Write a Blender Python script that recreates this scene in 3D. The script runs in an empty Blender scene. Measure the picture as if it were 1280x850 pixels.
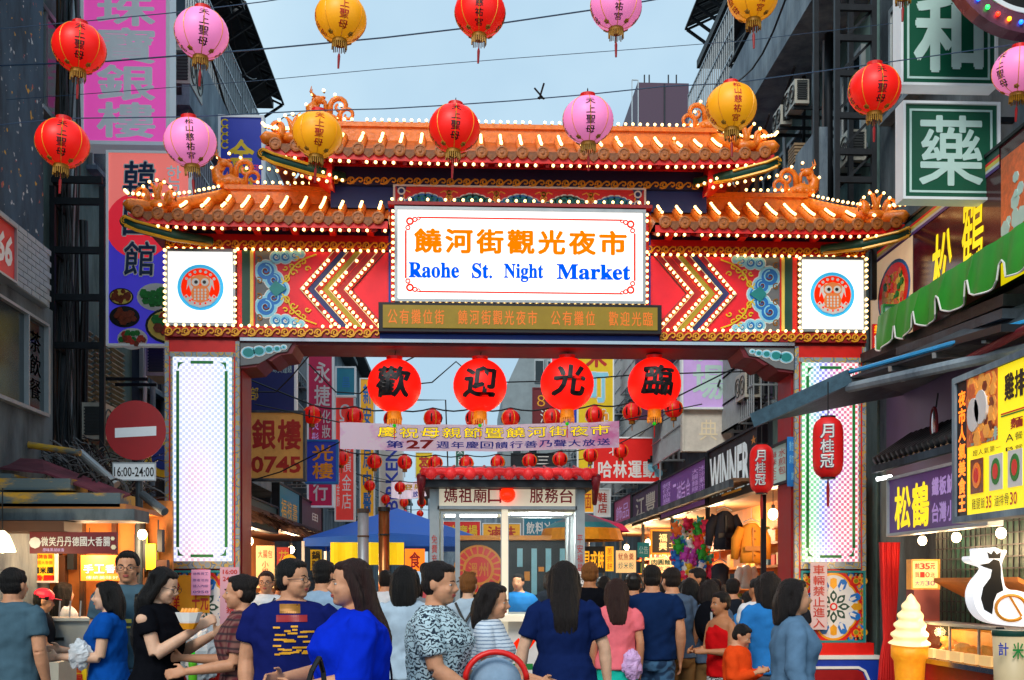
import bpy, bmesh, math, random
from mathutils import Vector, Matrix, noise

random.seed(7)
S = bpy.context.scene
COL = S.collection
rad = math.radians
V = Vector

# ---------------------------------------------------------------- camera
FPX, HORX, HORY, CAMH, PSI = 1400.0, 640.0, 730.0, 1.6, rad(2.5)
cam_d = bpy.data.cameras.new('camera')
cam = bpy.data.objects.new('camera', cam_d)
COL.objects.link(cam)
cam.location = (0, 0, CAMH)
cam.rotation_euler = (rad(90), 0, -PSI)
cam_d.sensor_width = 36
cam_d.lens = FPX / 1280 * 36
cam_d.shift_y = (HORY - 425) / 1280
cam_d.clip_start = 0.1
cam_d.clip_end = 2000
S.camera = cam

# ---------------------------------------------------------------- sky, sun, exposure
SUN_EL, SUN_ROT = rad(38), rad(200)
world = bpy.data.worlds.new('World')
S.world = world
world.use_nodes = True
wn, wl = world.node_tree.nodes, world.node_tree.links
wn.clear()
wo = wn.new('ShaderNodeOutputWorld'); bg = wn.new('ShaderNodeBackground')
sky = wn.new('ShaderNodeTexSky'); sky.sky_type = 'NISHITA'; sky.sun_disc = False
sky.sun_elevation = SUN_EL; sky.sun_rotation = SUN_ROT
sky.air_density = 1.6; sky.dust_density = 3.0; sky.ozone_density = 2.0
tc = wn.new('ShaderNodeTexCoord'); cn = wn.new('ShaderNodeTexNoise')
cn.inputs['Scale'].default_value = 2.2; cn.inputs['Detail'].default_value = 5
cr = wn.new('ShaderNodeValToRGB')      # high overcast: the cloud sheet that veils the sky
cr.color_ramp.elements[0].position = .38; cr.color_ramp.elements[0].color = (3.9, 5.8, 7.4, 1)
cr.color_ramp.elements[1].position = .66; cr.color_ramp.elements[1].color = (6.2, 8.1, 9.2, 1)
mx = wn.new('ShaderNodeMix'); mx.data_type = 'RGBA'; mx.inputs['Factor'].default_value = .85
wl.new(tc.outputs['Generated'], cn.inputs['Vector']); wl.new(cn.outputs['Fac'], cr.inputs['Fac'])
wl.new(sky.outputs['Color'], mx.inputs['A']); wl.new(cr.outputs['Color'], mx.inputs['B'])
wl.new(mx.outputs['Result'], bg.inputs['Color']); bg.inputs['Strength'].default_value = 0.09
wl.new(bg.outputs['Background'], wo.inputs['Surface'])
sun_d = bpy.data.lights.new('sun', 'SUN'); sun_d.energy = 1.5; sun_d.angle = rad(22); sun_d.color = (1, .95, .88)
sun = bpy.data.objects.new('sun', sun_d); COL.objects.link(sun)
sun.rotation_euler = (rad(90) - SUN_EL, 0, rad(180) - SUN_ROT + rad(0))
S.view_settings.view_transform = 'Standard'; S.view_settings.look = 'None'
S.view_settings.exposure = 0.42; S.view_settings.gamma = 1
S.cycles.max_bounces = 6; S.cycles.diffuse_bounces = 3; S.cycles.glossy_bounces = 3
S.cycles.transmission_bounces = 6; S.cycles.transparent_max_bounces = 8
S.cycles.use_denoising = True; S.cycles.sample_clamp_indirect = 4
S.cycles.use_light_tree = True

# ---------------------------------------------------------------- helpers
def P(x, y, Y):
    """point of the place seen at photo pixel (x, y) that stands Y metres down the street"""
    u, v = (x - HORX) / FPX, (HORY - y) / FPX
    cx, cy = math.cos(PSI) * u + math.sin(PSI), math.cos(PSI) - math.sin(PSI) * u
    t = Y / cy
    return V((cx * t, Y, CAMH + v * t))

def PX(x, y, X):
    """the same, for a surface along the street at X metres to the side"""
    u, v = (x - HORX) / FPX, (HORY - y) / FPX
    cx, cy = math.cos(PSI) * u + math.sin(PSI), math.cos(PSI) - math.sin(PSI) * u
    t = X / cx
    return V((X, cy * t, CAMH + v * t))

def srgb(h):
    h = h.lstrip('#'); c = [int(h[i:i + 2], 16) / 255 for i in (0, 2, 4)]
    return tuple(x / 12.92 if x <= .04045 else ((x + .055) / 1.055) ** 2.4 for x in c)

MATS = {}
def mat(key, col=(.5, .5, .5), rough=.6, metal=0., var=.18, scale=6., bump=.0, emit=0., ecol=None, kind=None, alpha=1., trans=0., spec=.5, stretch=None):
    if key in MATS: return MATS[key]
    if isinstance(col, str): col = srgb(col)
    m = bpy.data.materials.new(key); m.use_nodes = True
    n, l = m.node_tree.nodes, m.node_tree.links
    b = n['Principled BSDF']
    b.inputs['Roughness'].default_value = rough; b.inputs['Metallic'].default_value = metal
    b.inputs['Specular IOR Level'].default_value = spec
    b.inputs['Base Color'].default_value = (*col, 1)
    if trans: b.inputs['Transmission Weight'].default_value = trans
    if alpha < 1: b.inputs['Alpha'].default_value = alpha
    tcn = n.new('ShaderNodeTexCoord'); src = tcn.outputs['Object']
    if stretch:
        mp = n.new('ShaderNodeMapping'); mp.inputs['Scale'].default_value = stretch
        l.new(src, mp.inputs['Vector']); src = mp.outputs['Vector']
    nz = n.new('ShaderNodeTexNoise'); nz.inputs['Scale'].default_value = scale; nz.inputs['Detail'].default_value = 6; nz.inputs['Roughness'].default_value = .65
    l.new(src, nz.inputs['Vector'])
    if var:
        r = n.new('ShaderNodeValToRGB'); e = r.color_ramp.elements
        e[0].position = .3; e[1].position = .7
        e[0].color = (*[max(0, c * (1 - var)) for c in col], 1); e[1].color = (*[min(1, c * (1 + var)) for c in col], 1)
        l.new(nz.outputs['Fac'], r.inputs['Fac']); l.new(r.outputs['Color'], b.inputs['Base Color'])
        mr = n.new('ShaderNodeMapRange'); mr.inputs['To Min'].default_value = max(0, rough - .12); mr.inputs['To Max'].default_value = min(1, rough + .12)
        l.new(nz.outputs['Fac'], mr.inputs['Value']); l.new(mr.outputs['Result'], b.inputs['Roughness'])
    if bump:
        bp = n.new('ShaderNodeBump'); bp.inputs['Strength'].default_value = bump; bp.inputs['Distance'].default_value = .02
        l.new(nz.outputs['Fac'], bp.inputs['Height']); l.new(bp.outputs['Normal'], b.inputs['Normal'])
    if emit:
        ec = ecol or col
        if isinstance(ec, str): ec = srgb(ec)
        b.inputs['Emission Color'].default_value = (*ec, 1); b.inputs['Emission Strength'].default_value = emit
    MATS[key] = m
    return m

def dirty(key, col, col2, scale=1.5, rough=.8, lo=.45, hi=.6, bump=.3, specks=None, stretch=(1, 1, .35)):
    """weathered paint: two tones mixed by streaky noise, optional flakes of a third colour"""
    if key in MATS: return MATS[key]
    if isinstance(col, str): col = srgb(col)
    if isinstance(col2, str): col2 = srgb(col2)
    m = bpy.data.materials.new(key); m.use_nodes = True
    n, l = m.node_tree.nodes, m.node_tree.links; b = n['Principled BSDF']; b.inputs['Roughness'].default_value = rough
    tcn = n.new('ShaderNodeTexCoord'); mp = n.new('ShaderNodeMapping'); mp.inputs['Scale'].default_value = stretch
    l.new(tcn.outputs['Object'], mp.inputs['Vector'])
    a = n.new('ShaderNodeTexNoise'); a.inputs['Scale'].default_value = scale; a.inputs['Detail'].default_value = 9; a.inputs['Roughness'].default_value = .7
    l.new(mp.outputs['Vector'], a.inputs['Vector'])
    r = n.new('ShaderNodeValToRGB'); e = r.color_ramp.elements
    e[0].position = lo; e[0].color = (*col, 1); e[1].position = hi; e[1].color = (*col2, 1)
    l.new(a.outputs['Fac'], r.inputs['Fac']); out = r.outputs['Color']
    if specks:
        k = n.new('ShaderNodeTexNoise'); k.inputs['Scale'].default_value = 9; k.inputs['Detail'].default_value = 3
        l.new(tcn.outputs['Object'], k.inputs['Vector'])
        kr = n.new('ShaderNodeValToRGB'); kr.color_ramp.elements[0].position = .635; kr.color_ramp.elements[1].position = .66
        l.new(k.outputs['Fac'], kr.inputs['Fac'])
        k2 = n.new('ShaderNodeTexNoise'); k2.inputs['Scale'].default_value = 2.3
        l.new(tcn.outputs['Object'], k2.inputs['Vector'])
        k3 = n.new('ShaderNodeValToRGB'); k3.color_ramp.interpolation = 'CONSTANT'
        els = k3.color_ramp.elements; els[0].position = 0; els[0].color = (*srgb(specks[0]), 1); els[1].position = .5; els[1].color = (*srgb(specks[1]), 1)
        e3 = els.new(.56); e3.color = (*srgb(specks[2]), 1)
        l.new(k2.outputs['Fac'], k3.inputs['Fac'])
        mm = n.new('ShaderNodeMix'); mm.data_type = 'RGBA'
        l.new(kr.outputs['Color'], mm.inputs['Factor']); l.new(out, mm.inputs['A']); l.new(k3.outputs['Color'], mm.inputs['B']); out = mm.outputs['Result']
    l.new(out, b.inputs['Base Color'])
    bp = n.new('ShaderNodeBump'); bp.inputs['Strength'].default_value = bump; bp.inputs['Distance'].default_value = .03
    l.new(a.outputs['Fac'], bp.inputs['Height']); l.new(bp.outputs['Normal'], b.inputs['Normal'])
    MATS[key] = m
    return m

ORI = {}
def tag(o, label=None, cat=None, group=None, kind=None):
    if label: o['label'] = label
    if cat: o['category'] = cat
    if group: o['group'] = group
    if kind: o['kind'] = kind
    return o

def thing(name, label, cat, loc=(0, 0, 0), group=None):
    o = bpy.data.objects.new(name, None); o.empty_display_size = .1; COL.objects.link(o)
    o.location = loc; ORI[o] = V(loc)
    return tag(o, label, cat, group)

class MB:
    def __init__(s): s.v = []; s.f = []; s.m = []
    def add(s, vs, fs, m=0, mtx=None):
        k = len(s.v)
        s.v += [tuple(mtx @ V(v)) for v in vs] if mtx is not None else [tuple(v) for v in vs]
        s.f += [tuple(i + k for i in f) for f in fs]; s.m += [m] * len(fs)
        return s
    def box(s, x0, y0, z0, x1, y1, z1, m=0):
        x0, x1 = sorted((x0, x1)); y0, y1 = sorted((y0, y1)); z0, z1 = sorted((z0, z1))
        return s.add([(x0, y0, z0), (x1, y0, z0), (x1, y1, z0), (x0, y1, z0), (x0, y0, z1), (x1, y0, z1), (x1, y1, z1), (x0, y1, z1)],
                     [(0, 3, 2, 1), (4, 5, 6, 7), (0, 1, 5, 4), (1, 2, 6, 5), (2, 3, 7, 6), (3, 0, 4, 7)], m)
    def obox(s, p0, p1, w, h, m=0, up=(0, 0, 1)):
        """bar from p0 to p1, w wide and h high"""
        p0, p1 = V(p0), V(p1); d = (p1 - p0).normalized(); up = V(up)
        if abs(d.dot(up)) > .99: up = V((0, 1, 0))
        sx = d.cross(up).normalized() * w / 2; sz = sx.cross(d).normalized() * h / 2
        vs = [p + a * sx + b * sz for p in (p0, p1) for a, b in ((-1, -1), (1, -1), (1, 1), (-1, 1))]
        return s.add(vs, [(0, 1, 2, 3), (7, 6, 5, 4), (0, 4, 5, 1), (1, 5, 6, 2), (2, 6, 7, 3), (3, 7, 4, 0)], m)
    def tube(s, pts, r, n=6, m=0, caps=True, flat=1.):
        pts = [V(p) for p in pts]; rs = r if isinstance(r, (list, tuple)) else [r] * len(pts)
        vs, fs = [], []; up = None
        for i, p in enumerate(pts):
            a = pts[max(i - 1, 0)]; b = pts[min(i + 1, len(pts) - 1)]; d = b - a
            d = d.normalized() if d.length > 1e-9 else V((0, 0, 1))
            if up is None: up = V((0, 1, 0)) if abs(d.y) < .9 else V((1, 0, 0))
            sx = d.cross(up)
            if sx.length < 1e-4: sx = d.orthogonal()
            sx.normalize(); up = sx.cross(d).normalized()
            for k in range(n):
                t = 2 * math.pi * k / n
                vs.append(p + rs[i] * (math.cos(t) * sx + flat * math.sin(t) * up))
        for i in range(len(pts) - 1):
            for k in range(n):
                k2 = (k + 1) % n; fs.append((i * n + k, i * n + k2, (i + 1) * n + k2, (i + 1) * n + k))
        if caps: fs.append(tuple(range(n - 1, -1, -1))); fs.append(tuple((len(pts) - 1) * n + k for k in range(n)))
        return s.add(vs, fs, m)
    def rings(s, rows, m=0, caps=True):
        n = len(rows[0]); fs = []
        for i in range(len(rows) - 1):
            for k in range(n):
                k2 = (k + 1) % n; fs.append((i * n + k, i * n + k2, (i + 1) * n + k2, (i + 1) * n + k))
        if caps: fs.append(tuple(range(n - 1, -1, -1))); fs.append(tuple((len(rows) - 1) * n + k for k in range(n)))
        return s.add([p for r in rows for p in r], fs, m)
    def lathe(s, prof, c=(0, 0, 0), n=16, m=0, caps=True, sx=1., sy=1.):
        c = V(c)
        return s.rings([[c + V((r * sx * math.cos(2 * math.pi * k / n), r * sy * math.sin(2 * math.pi * k / n), z)) for k in range(n)] for r, z in prof], m, caps)
    def ell(s, c, rx, ry, rz, n=12, k=8, m=0, mtx=None):
        c = V(c); rows = []
        for i in range(k + 1):
            t = math.pi * (i + .001) / (k + .002) - math.pi / 2
            row = [V((rx * math.cos(t) * math.cos(2 * math.pi * j / n), ry * math.cos(t) * math.sin(2 * math.pi * j / n), rz * math.sin(t))) for j in range(n)]
            rows.append([c + (mtx @ p if mtx is not None else p) for p in row])
        return s.rings(rows, m)
    def prism(s, poly, d, m=0):
        """closed polygon of 3-D points pushed along vector d"""
        n = len(poly); d = V(d); vs = [V(p) for p in poly] + [V(p) + d for p in poly]
        fs = [tuple(range(n - 1, -1, -1)), tuple(range(n, 2 * n))] + [(i, (i + 1) % n, n + (i + 1) % n, n + i) for i in range(n)]
        return s.add(vs, fs, m)
    def build(s, name, mats, parent=None, smooth=False, label=None, cat=None, group=None, kind=None, mesh_only=False):
        if not isinstance(mats, (list, tuple)): mats = [mats]
        if parent is None:
            if s.v:
                xs, ys, zs = zip(*s.v); o0 = V(((min(xs) + max(xs)) / 2, (min(ys) + max(ys)) / 2, min(zs)))
            else: o0 = V((0, 0, 0))
        else: o0 = ORI[parent]
        me = bpy.data.meshes.new(name)
        me.from_pydata([(x - o0.x, y - o0.y, z - o0.z) for x, y, z in s.v], [], s.f)
        for mm in mats: me.materials.append(mm)
        if len(mats) > 1: me.polygons.foreach_set('material_index', s.m)
        if smooth: me.polygons.foreach_set('use_smooth', [True] * len(me.polygons))
        me.update()
        o = bpy.data.objects.new(name, me); COL.objects.link(o)
        if parent is None: o.location = o0
        else: o.parent = parent
        ORI[o] = o0
        return tag(o, label, cat, group, kind)

def raw_mesh(M, name, mats, smooth=False):
    """mesh data about its own origin, to be shared by many objects"""
    if not isinstance(mats, (list, tuple)): mats = [mats]
    me = bpy.data.meshes.new(name); me.from_pydata(M.v, [], M.f)
    for mm in mats: me.materials.append(mm)
    if len(mats) > 1: me.polygons.foreach_set('material_index', M.m)
    if smooth: me.polygons.foreach_set('use_smooth', [True] * len(me.polygons))
    me.update(); return me
def inst(name, me, parent, loc, rot=None, scale=None, **kw):
    """object sharing mesh me, at world point loc, child of parent"""
    o = bpy.data.objects.new(name, me); COL.objects.link(o)
    if parent is not None: o.parent = parent; o.location = V(loc) - ORI[parent]
    else: o.location = loc
    ORI[o] = V(loc)
    if rot is not None: o.rotation_euler = rot
    if scale is not None: o.scale = scale if isinstance(scale, (tuple, list)) else (scale,) * 3
    return tag(o, **kw)
def kids(o): return [c for c in COL.objects if c.parent == o]
def copy_tree(o, parent=None, _k=None):
    _k = _k or kids
    c = o.copy(); COL.objects.link(c); c.parent = parent; ORI[c] = ORI.get(o, V((0, 0, 0)))
    for ch in TREE.get(o, None) or _k(o): copy_tree(ch, c)
    return c
TREE = {}

def place(o, loc, rz=0., label=None, group=None, scale=None):
    o.location = loc; o.rotation_euler = (0, 0, rz)
    if label: o['label'] = label
    if group: o['group'] = group
    if scale: o.scale = (scale,) * 3 if not isinstance(scale, (tuple, list)) else scale
    return o

# ---------------------------------------------------------------- lettering
_fc = bpy.data.curves.new('lettering_curve', 'FONT'); _fo = bpy.data.objects.new('lettering_curve', _fc)
COL.objects.link(_fo); _GL = {}
def glyphs(s, bold=0., res=2, sp=1.):
    k = (s, bold, res, sp)
    if k in _GL: return _GL[k]
    _fc.body = s; _fc.offset = bold; _fc.resolution_u = res; _fc.space_character = sp
    _fo.update_tag(); dg = bpy.context.evaluated_depsgraph_get(); dg.update()
    me = bpy.data.meshes.new_from_object(_fo.evaluated_get(dg))
    vs = [(v.co.x, v.co.y) for v in me.vertices]; fs = [tuple(p.vertices) for p in me.polygons]
    bpy.data.meshes.remove(me)
    if not vs: vs = [(0, 0)]; fs = []
    _GL[k] = (vs, fs)
    return _GL[k]
_SER = {}
for _i in range(26):
    _SER[chr(65 + _i)] = chr(0x1D400 + _i); _SER[chr(97 + _i)] = chr(0x1D41A + _i)
def serif(s): return ''.join(_SER.get(c, c) for c in s)

class Rect:
    """a flat field in the place: o lower left corner, U to the right, W up, N towards the viewer"""
    def __init__(s, o, U, W, N=None):
        s.o, s.U, s.W = V(o), V(U), V(W); s.N = V(N).normalized() if N is not None else s.U.cross(s.W).normalized()
    def pt(s, u, v, off=0.): return s.o + s.U * u + s.W * (1 - v) + s.N * off
    def box(s, M, u0, v0, u1, v1, a=0., b=.01, m=0):
        return M.prism([s.pt(u0, v1, a), s.pt(u1, v1, a), s.pt(u1, v0, a), s.pt(u0, v0, a)], s.N * (b - a), m)
    def poly(s, M, pts, a=0., b=.01, m=0): return M.prism([s.pt(u, v, a) for u, v in pts], s.N * (b - a), m)
    def disc(s, M, u, v, r, a=0., b=.01, m=0, n=20, r0=None, a0=0, a1=360, ry=None):
        """r in metres"""
        w, h = s.U.length, s.W.length; ry = ry or r
        if r0 is None:
            return s.poly(M, [(u + r * math.cos(2 * math.pi * k / n) / w, v - ry * math.sin(2 * math.pi * k / n) / h) for k in range(n)], a, b, m)
        for k in range(n):
            t0, t1 = rad(a0 + (a1 - a0) * k / n), rad(a0 + (a1 - a0) * (k + 1) / n)
            s.poly(M, [(u + q * math.cos(t) / w, v - q * math.sin(t) / h) for q, t in ((r0, t0), (r, t0), (r, t1), (r0, t1))], a, b, m)
    def stroke(s, M, pts, wd, a=0., b=.01, m=0, taper=False):
        """ribbon of width wd metres along points in metres-like (u,v) space"""
        w, h = s.U.length, s.W.length; q = [V((u * w, -v * h)) for u, v in pts]; L, R = [], []
        for i, p in enumerate(q):
            d = (q[min(i + 1, len(q) - 1)] - q[max(i - 1, 0)]); d = d.normalized() if d.length else V((1, 0))
            ww = wd / 2 * (math.sin(math.pi * (i + .6) / (len(q) + .2)) ** .5 if taper else 1)
            nn = V((-d.y, d.x)) * ww; L.append(p + nn); R.append(p - nn)
        vs = []
        for z in (a, b):
            for p in L: vs.append(s.pt(p.x / w, -p.y / h, z))
            for p in R: vs.append(s.pt(p.x / w, -p.y / h, z))
        n = len(q); fs = []
        for i in range(n - 1):
            fs += [(2 * n + i, 2 * n + i + 1, 3 * n + i + 1, 3 * n + i), (i, 2 * n + i, 2 * n + i + 1, i + 1)[::-1], (n + i, n + i + 1, 3 * n + i + 1, 3 * n + i)[::-1]]
        fs += [(0, n, 3 * n, 2 * n), (n - 1, 3 * n - 1, 4 * n - 1, 2 * n - 1)[::1]]
        return M.add(vs, fs, m)
    def text(s, M, t, u0, v0, u1, v1, off=.004, m=0, bold=.0, vert=False, fit=.88, whole=None, shear=0., res=2):
        c_ = any(ord(c) > 0x2e80 and ord(c) < 0x1d000 for c in t)
        thick = bold * .75 if c_ else 0.
        if c_: bold = 0.
        cjk = any(ord(c) > 0x2e80 and ord(c) < 0x1d000 for c in t) if whole is None else not whole
        if cjk:
            n = len(t)
            for i, c in enumerate(t):
                if c == ' ': continue
                if vert: a0, a1, b0, b1 = u0, u1, v0 + (v1 - v0) * i / n, v0 + (v1 - v0) * (i + 1) / n
                else: a0, a1, b0, b1 = u0 + (u1 - u0) * i / n, u0 + (u1 - u0) * (i + 1) / n, v0, v1
                vs, fs = glyphs(c, bold, res)
                if not fs: continue
                if c in '一丨-': xs = [0, 1]; ys = [-.12, .88]
                else: xs = [p[0] for p in vs]; ys = [p[1] for p in vs]
                x0, x1, y0, y1 = min(xs), max(xs), min(ys), max(ys)
                sx, sy = (a1 - a0) * fit / (x1 - x0), (b1 - b0) * fit / (y1 - y0)
                cu, cv = (a0 + a1) / 2, (b0 + b1) / 2
                for q, (ox, oy) in enumerate(((0, 0),) if not thick else [(thick * math.cos(a_ * math.pi / 3), thick * math.sin(a_ * math.pi / 3)) for a_ in range(6)]):
                    M.add([s.pt(cu + (x - (x0 + x1) / 2 + ox) * sx + shear * (y - y0) * sx, cv - (y - (y0 + y1) / 2 + oy) * sy, off + q * .0004) for x, y in vs], fs, m)
        else:
            vs, fs = glyphs(t, bold, res)
            xs = [p[0] for p in vs]; ys = [p[1] for p in vs]; x0, x1, y0, y1 = min(xs), max(xs), min(ys), max(ys)
            sx, sy = (u1 - u0) / max(1e-6, x1 - x0), (v1 - v0) / max(1e-6, y1 - y0)
            if vert:      # sideways lettering read from bottom to top
                sx, sy = (v1 - v0) / (x1 - x0), (u1 - u0) / (y1 - y0)
                M.add([s.pt(u1 - (y1 - y) * 0 - (y1 - y) * sy * 0 - (y - y0) * sy, v1 - (x - x0) * sx, off) for x, y in vs], fs, m)
            else: M.add([s.pt(u0 + (x - x0) * sx + shear * (y - y0) * sx, v1 - (y - y0) * sy, off) for x, y in vs], fs, m)

def rectF(x0, y0, x1, y1, Y):
    """field facing down the street, from photo pixels, Y metres away"""
    c = (x0 + x1) / 2; a = P(x0, y1, Y); b = P(x1, y1, Y)
    z0, z1 = P(c, y1, Y).z, P(c, y0, Y).z
    return Rect((a.x, Y, z0), (b.x - a.x, 0, 0), (0, 0, z1 - z0), (0, -1, 0))

def rectS(x0, x1, yt, yb, X, ref=0):
    """field along the street at X; yt, yb read at x0 (ref 0) or x1 (ref 1)"""
    r = (x0, x1)[ref]; a, b = PX(x0, 0, X).y, PX(x1, 0, X).y; z0, z1 = PX(r, yb, X).z, PX(r, yt, X).z
    return Rect((X, a, z0), (0, b - a, 0), (0, 0, z1 - z0), (-1 if X > 0 else 1, 0, 0))

def sign(name, label, cat, R, panel, depth=.12, frame=None, fw=.03, texts=(), group=None, deco=None, bracket=None, fmat2=None):
    """signboard: panel, frame, lettering (one part per colour), wall brackets"""
    base = R.pt(.5, 1, -depth / 2)
    t = thing(name, label, cat, base, group)
    m = MB(); R.box(m, 0, 0, 1, 1, -depth, 0); m.build('panel', panel, t)
    if frame:
        w, h = fw / R.U.length, fw / R.W.length; m = MB()
        R.box(m, -w, -h, 1 + w, 0, -depth - .01, .025); R.box(m, -w, 1, 1 + w, 1 + h, -depth - .01, .025)
        R.box(m, -w, 0, 0, 1, -depth - .01, .025); R.box(m, 1, 0, 1 + w, 1, -depth - .01, .025)
        m.build('frame', frame, t)
    by = {}
    for tx in texts:
        s, u0, v0, u1, v1, mm = tx[:6]; kw = dict(tx[6]) if len(tx) > 6 else {}
        by.setdefault(mm, MB()); R.text(by[mm], s, u0, v0, u1, v1, m=0, **kw)
    for mm, q in by.items(): q.build('lettering', MATS[mm] if isinstance(mm, str) else mm, t)
    if deco: deco(t, R)
    if bracket:
        m = MB()
        for v in (.12, .88):
            if v < .5 or len(bracket) < 3 or True:
                a = R.pt(1 if bracket[0] > 0 else 0, v, -depth / 2); m.obox(a, a + V((bracket[0], 0, 0)), .05, .05)
        m.build('bracket', MATS['steel_dark'], t)
    return t
# ---------------------------------------------------------------- materials
mat('steel_dark', '#2a2e33', .5, .6, bump=.1)
mat('steel', '#a4adb2', .45, .45, var=.12)
mat('chrome', '#c9ced2', .18, 1., var=.08)
mat('alu', '#a9b0b2', .4, .7, var=.1)
mat('panel_red', '#f2142c', .4, var=.05)
mat('red', '#e01810', .4, var=.1)
mat('red_deep', '#9c0a10', .45, var=.12)
mat('maroon', '#6e1020', .5, var=.12)
mat('blue', '#123aa8', .4, var=.1)
mat('navy', '#1b2a6e', .45, var=.12)
mat('navy_dark', '#141c48', .5, var=.12)
mat('orange_tile', '#e67a1c', .38, var=.3, scale=14, bump=.3)
mat('orange_tile_dark', '#b85a16', .45, var=.35, scale=14, bump=.3)
mat('tile_cap', '#b0601c', .4, var=.4, scale=25, bump=.5)
mat('tile_drip', '#8a4c1c', .5, var=.4, scale=25, bump=.4)
mat('orange_glaze', '#f07c1c', .3, var=.25, scale=20, bump=.3)
mat('gold', '#f8ac24', .35, .1, var=.15)
mat('gold_dark', '#9a6410', .4, .3, var=.2)
mat('green_dark', '#14493c', .45, var=.15)
mat('green', '#1c8a3c', .45, var=.12)
mat('teal', '#148a8a', .45, var=.12)
mat('sky_blue', '#92dcf4', .4, var=.08)
mat('mid_blue', '#1878cc', .4, var=.08)
mat('white', '#eceae6', .45, var=.05)
mat('cream', '#efe3c0', .45, var=.06)
mat('yellow', '#f2cf16', .45, var=.08)
mat('yellow_soft', '#f5dc62', .5, var=.06)
mat('olive', '#8e8a18', .45, var=.1)
mat('black', '#0c0c0e', .5, var=.2)
mat('brown', '#4a2a18', .6, var=.2)
mat('grey', '#6f7376', .6, var=.15)
mat('pink', '#e54d9b', .45, var=.06)
mat('purple', '#6a4a96', .5, var=.1)
mat('glass', '#10181a', .05, 0, var=0, alpha=.14, spec=.8)
mat('glass_dark', '#18262c', .08, 0, var=.2, scale=2)
mat('bulb', '#fff0cf', .4, var=0, emit=3.8, ecol=(1., .60, .20))
mat('bulb_off', '#b9c4cc', .25, var=.1)
mat('tube_light', '#ffffff', .4, var=0, emit=9., ecol=(.95, 1., .98))
mat('tube_warm', '#ffffff', .4, var=0, emit=10., ecol=(1., .72, .42))
mat('lit_white', '#f6f4ee', .5, var=0, emit=.75, ecol=(1., .985, .95))
mat('lit_orange_text', '#b85000', .6, var=0, spec=0, emit=.7, ecol='#ff7a00')
mat('lit_red_text', '#b82008', .6, var=0, spec=0, emit=.6, ecol='#f82808')
mat('lit_blue_text', '#003aa0', .6, var=0, spec=0, emit=.65, ecol='#0058ff')
mat('lit_sky', '#38b8ec', .5, var=0, emit=.4, ecol='#28b8f0')
# ---------------------------------------------------------------- the gate
GK, GX0, GY = .00909, .645, 12.7
def gX(d): return GX0 + d * GK
def gZ(y): return CAMH + (730 - y) * GK
def gR(d0, y0, d1, y1, off=0.): return Rect((gX(d0), GY - off, gZ(y1)), (gX(d1) - gX(d0), 0, 0), (0, 0, gZ(y0) - gZ(y1)), (0, -1, 0))
def gbox(M, d0, y0, d1, y1, a=0., b=.05, m=0): M.box(gX(d0), GY - b, gZ(y1), gX(d1), GY - a, gZ(y0), m)

gate = thing('ornamental_gate', 'wide red and gold Chinese gateway with orange tiled roofs and bulb-lit name board', 'gate', (GX0, GY, 0))
BULBS = []      # (position, importance)
def bl(d, y, off, w=1): BULBS.append((V((gX(d), GY - off, gZ(y))), w))
def bline(d0, y0, d1, y1, off, step=9.3, w=1, skip=.04):
    L = math.hypot(d1 - d0, y1 - y0); n = max(1, round(L / step))
    for i in range(n + 1):
        if random.random() < skip: continue
        t = i / n; bl(d0 + (d1 - d0) * t, y0 + (y1 - y0) * t, off, w)

mat('lattice_base', '#ffffff')  # replaced just below by the LED lattice
def led_lattice(key, cols, xr=None):
    m = bpy.data.materials.new(key); m.use_nodes = True; n, l = m.node_tree.nodes, m.node_tree.links
    b = n['Principled BSDF']; b.inputs['Roughness'].default_value = .25
    t = n.new('ShaderNodeTexCoord'); sp = n.new('ShaderNodeSeparateXYZ'); l.new(t.outputs['Object'], sp.inputs[0])
    def M2(op, a, c=None, d=None):
        q = n.new('ShaderNodeMath'); q.operation = op
        for i, x in enumerate((a, c, d)):
            if x is None: continue
            if isinstance(x, (int, float)): q.inputs[i].default_value = x
            else: l.new(x, q.inputs[i])
        return q.outputs[0]
    k = 2 * math.pi / .064
    s1 = M2('SINE', M2('MULTIPLY', sp.outputs['X'], k)); s2 = M2('SINE', M2('MULTIPLY', sp.outputs['Z'], k))
    dots = M2('MULTIPLY', s1, s2)
    f = n.new('ShaderNodeMapRange'); f.inputs['From Min'].default_value = -.25; f.inputs['From Max'].default_value = .25; l.new(dots, f.inputs['Value'])
    mp = n.new('ShaderNodeMapping'); mp.inputs['Scale'].default_value = (1.1, 1, .5); l.new(t.outputs['Object'], mp.inputs['Vector'])
    nz = n.new('ShaderNodeTexNoise'); nz.inputs['Scale'].default_value = 1.15; nz.inputs['Detail'].default_value = 1; l.new(mp.outputs[0], nz.inputs['Vector'])
    fac = nz.outputs['Fac']
    if xr: fac = M2('ADD', M2('MULTIPLY', M2('SUBTRACT', sp.outputs['X'], xr), .62), M2('MULTIPLY', fac, .62))
    r = n.new('ShaderNodeValToRGB'); e = r.color_ramp.elements
    e[0].position = .3; e[0].color = (*cols[0], 1); e[1].position = .72; e[1].color = (*cols[-1], 1)
    for i, c in enumerate(cols[1:-1]):
        q = e.new(.3 + .42 * (i + 1) / (len(cols) - 1)); q.color = (*c, 1)
    l.new(fac, r.inputs['Fac'])
    mixn = n.new('ShaderNodeMix'); mixn.data_type = 'RGBA'; l.new(f.outputs['Result'], mixn.inputs['Factor'])
    l.new(r.outputs['Color'], mixn.inputs['A']); mixn.inputs['B'].default_value = (.92, .95, .95, 1)
    l.new(mixn.outputs['Result'], b.inputs['Emission Color']); b.inputs['Emission Strength'].default_value = .8
    b.inputs['Base Color'].default_value = (.25, .25, .27, 1)
    MATS[key] = m; return m
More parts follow.
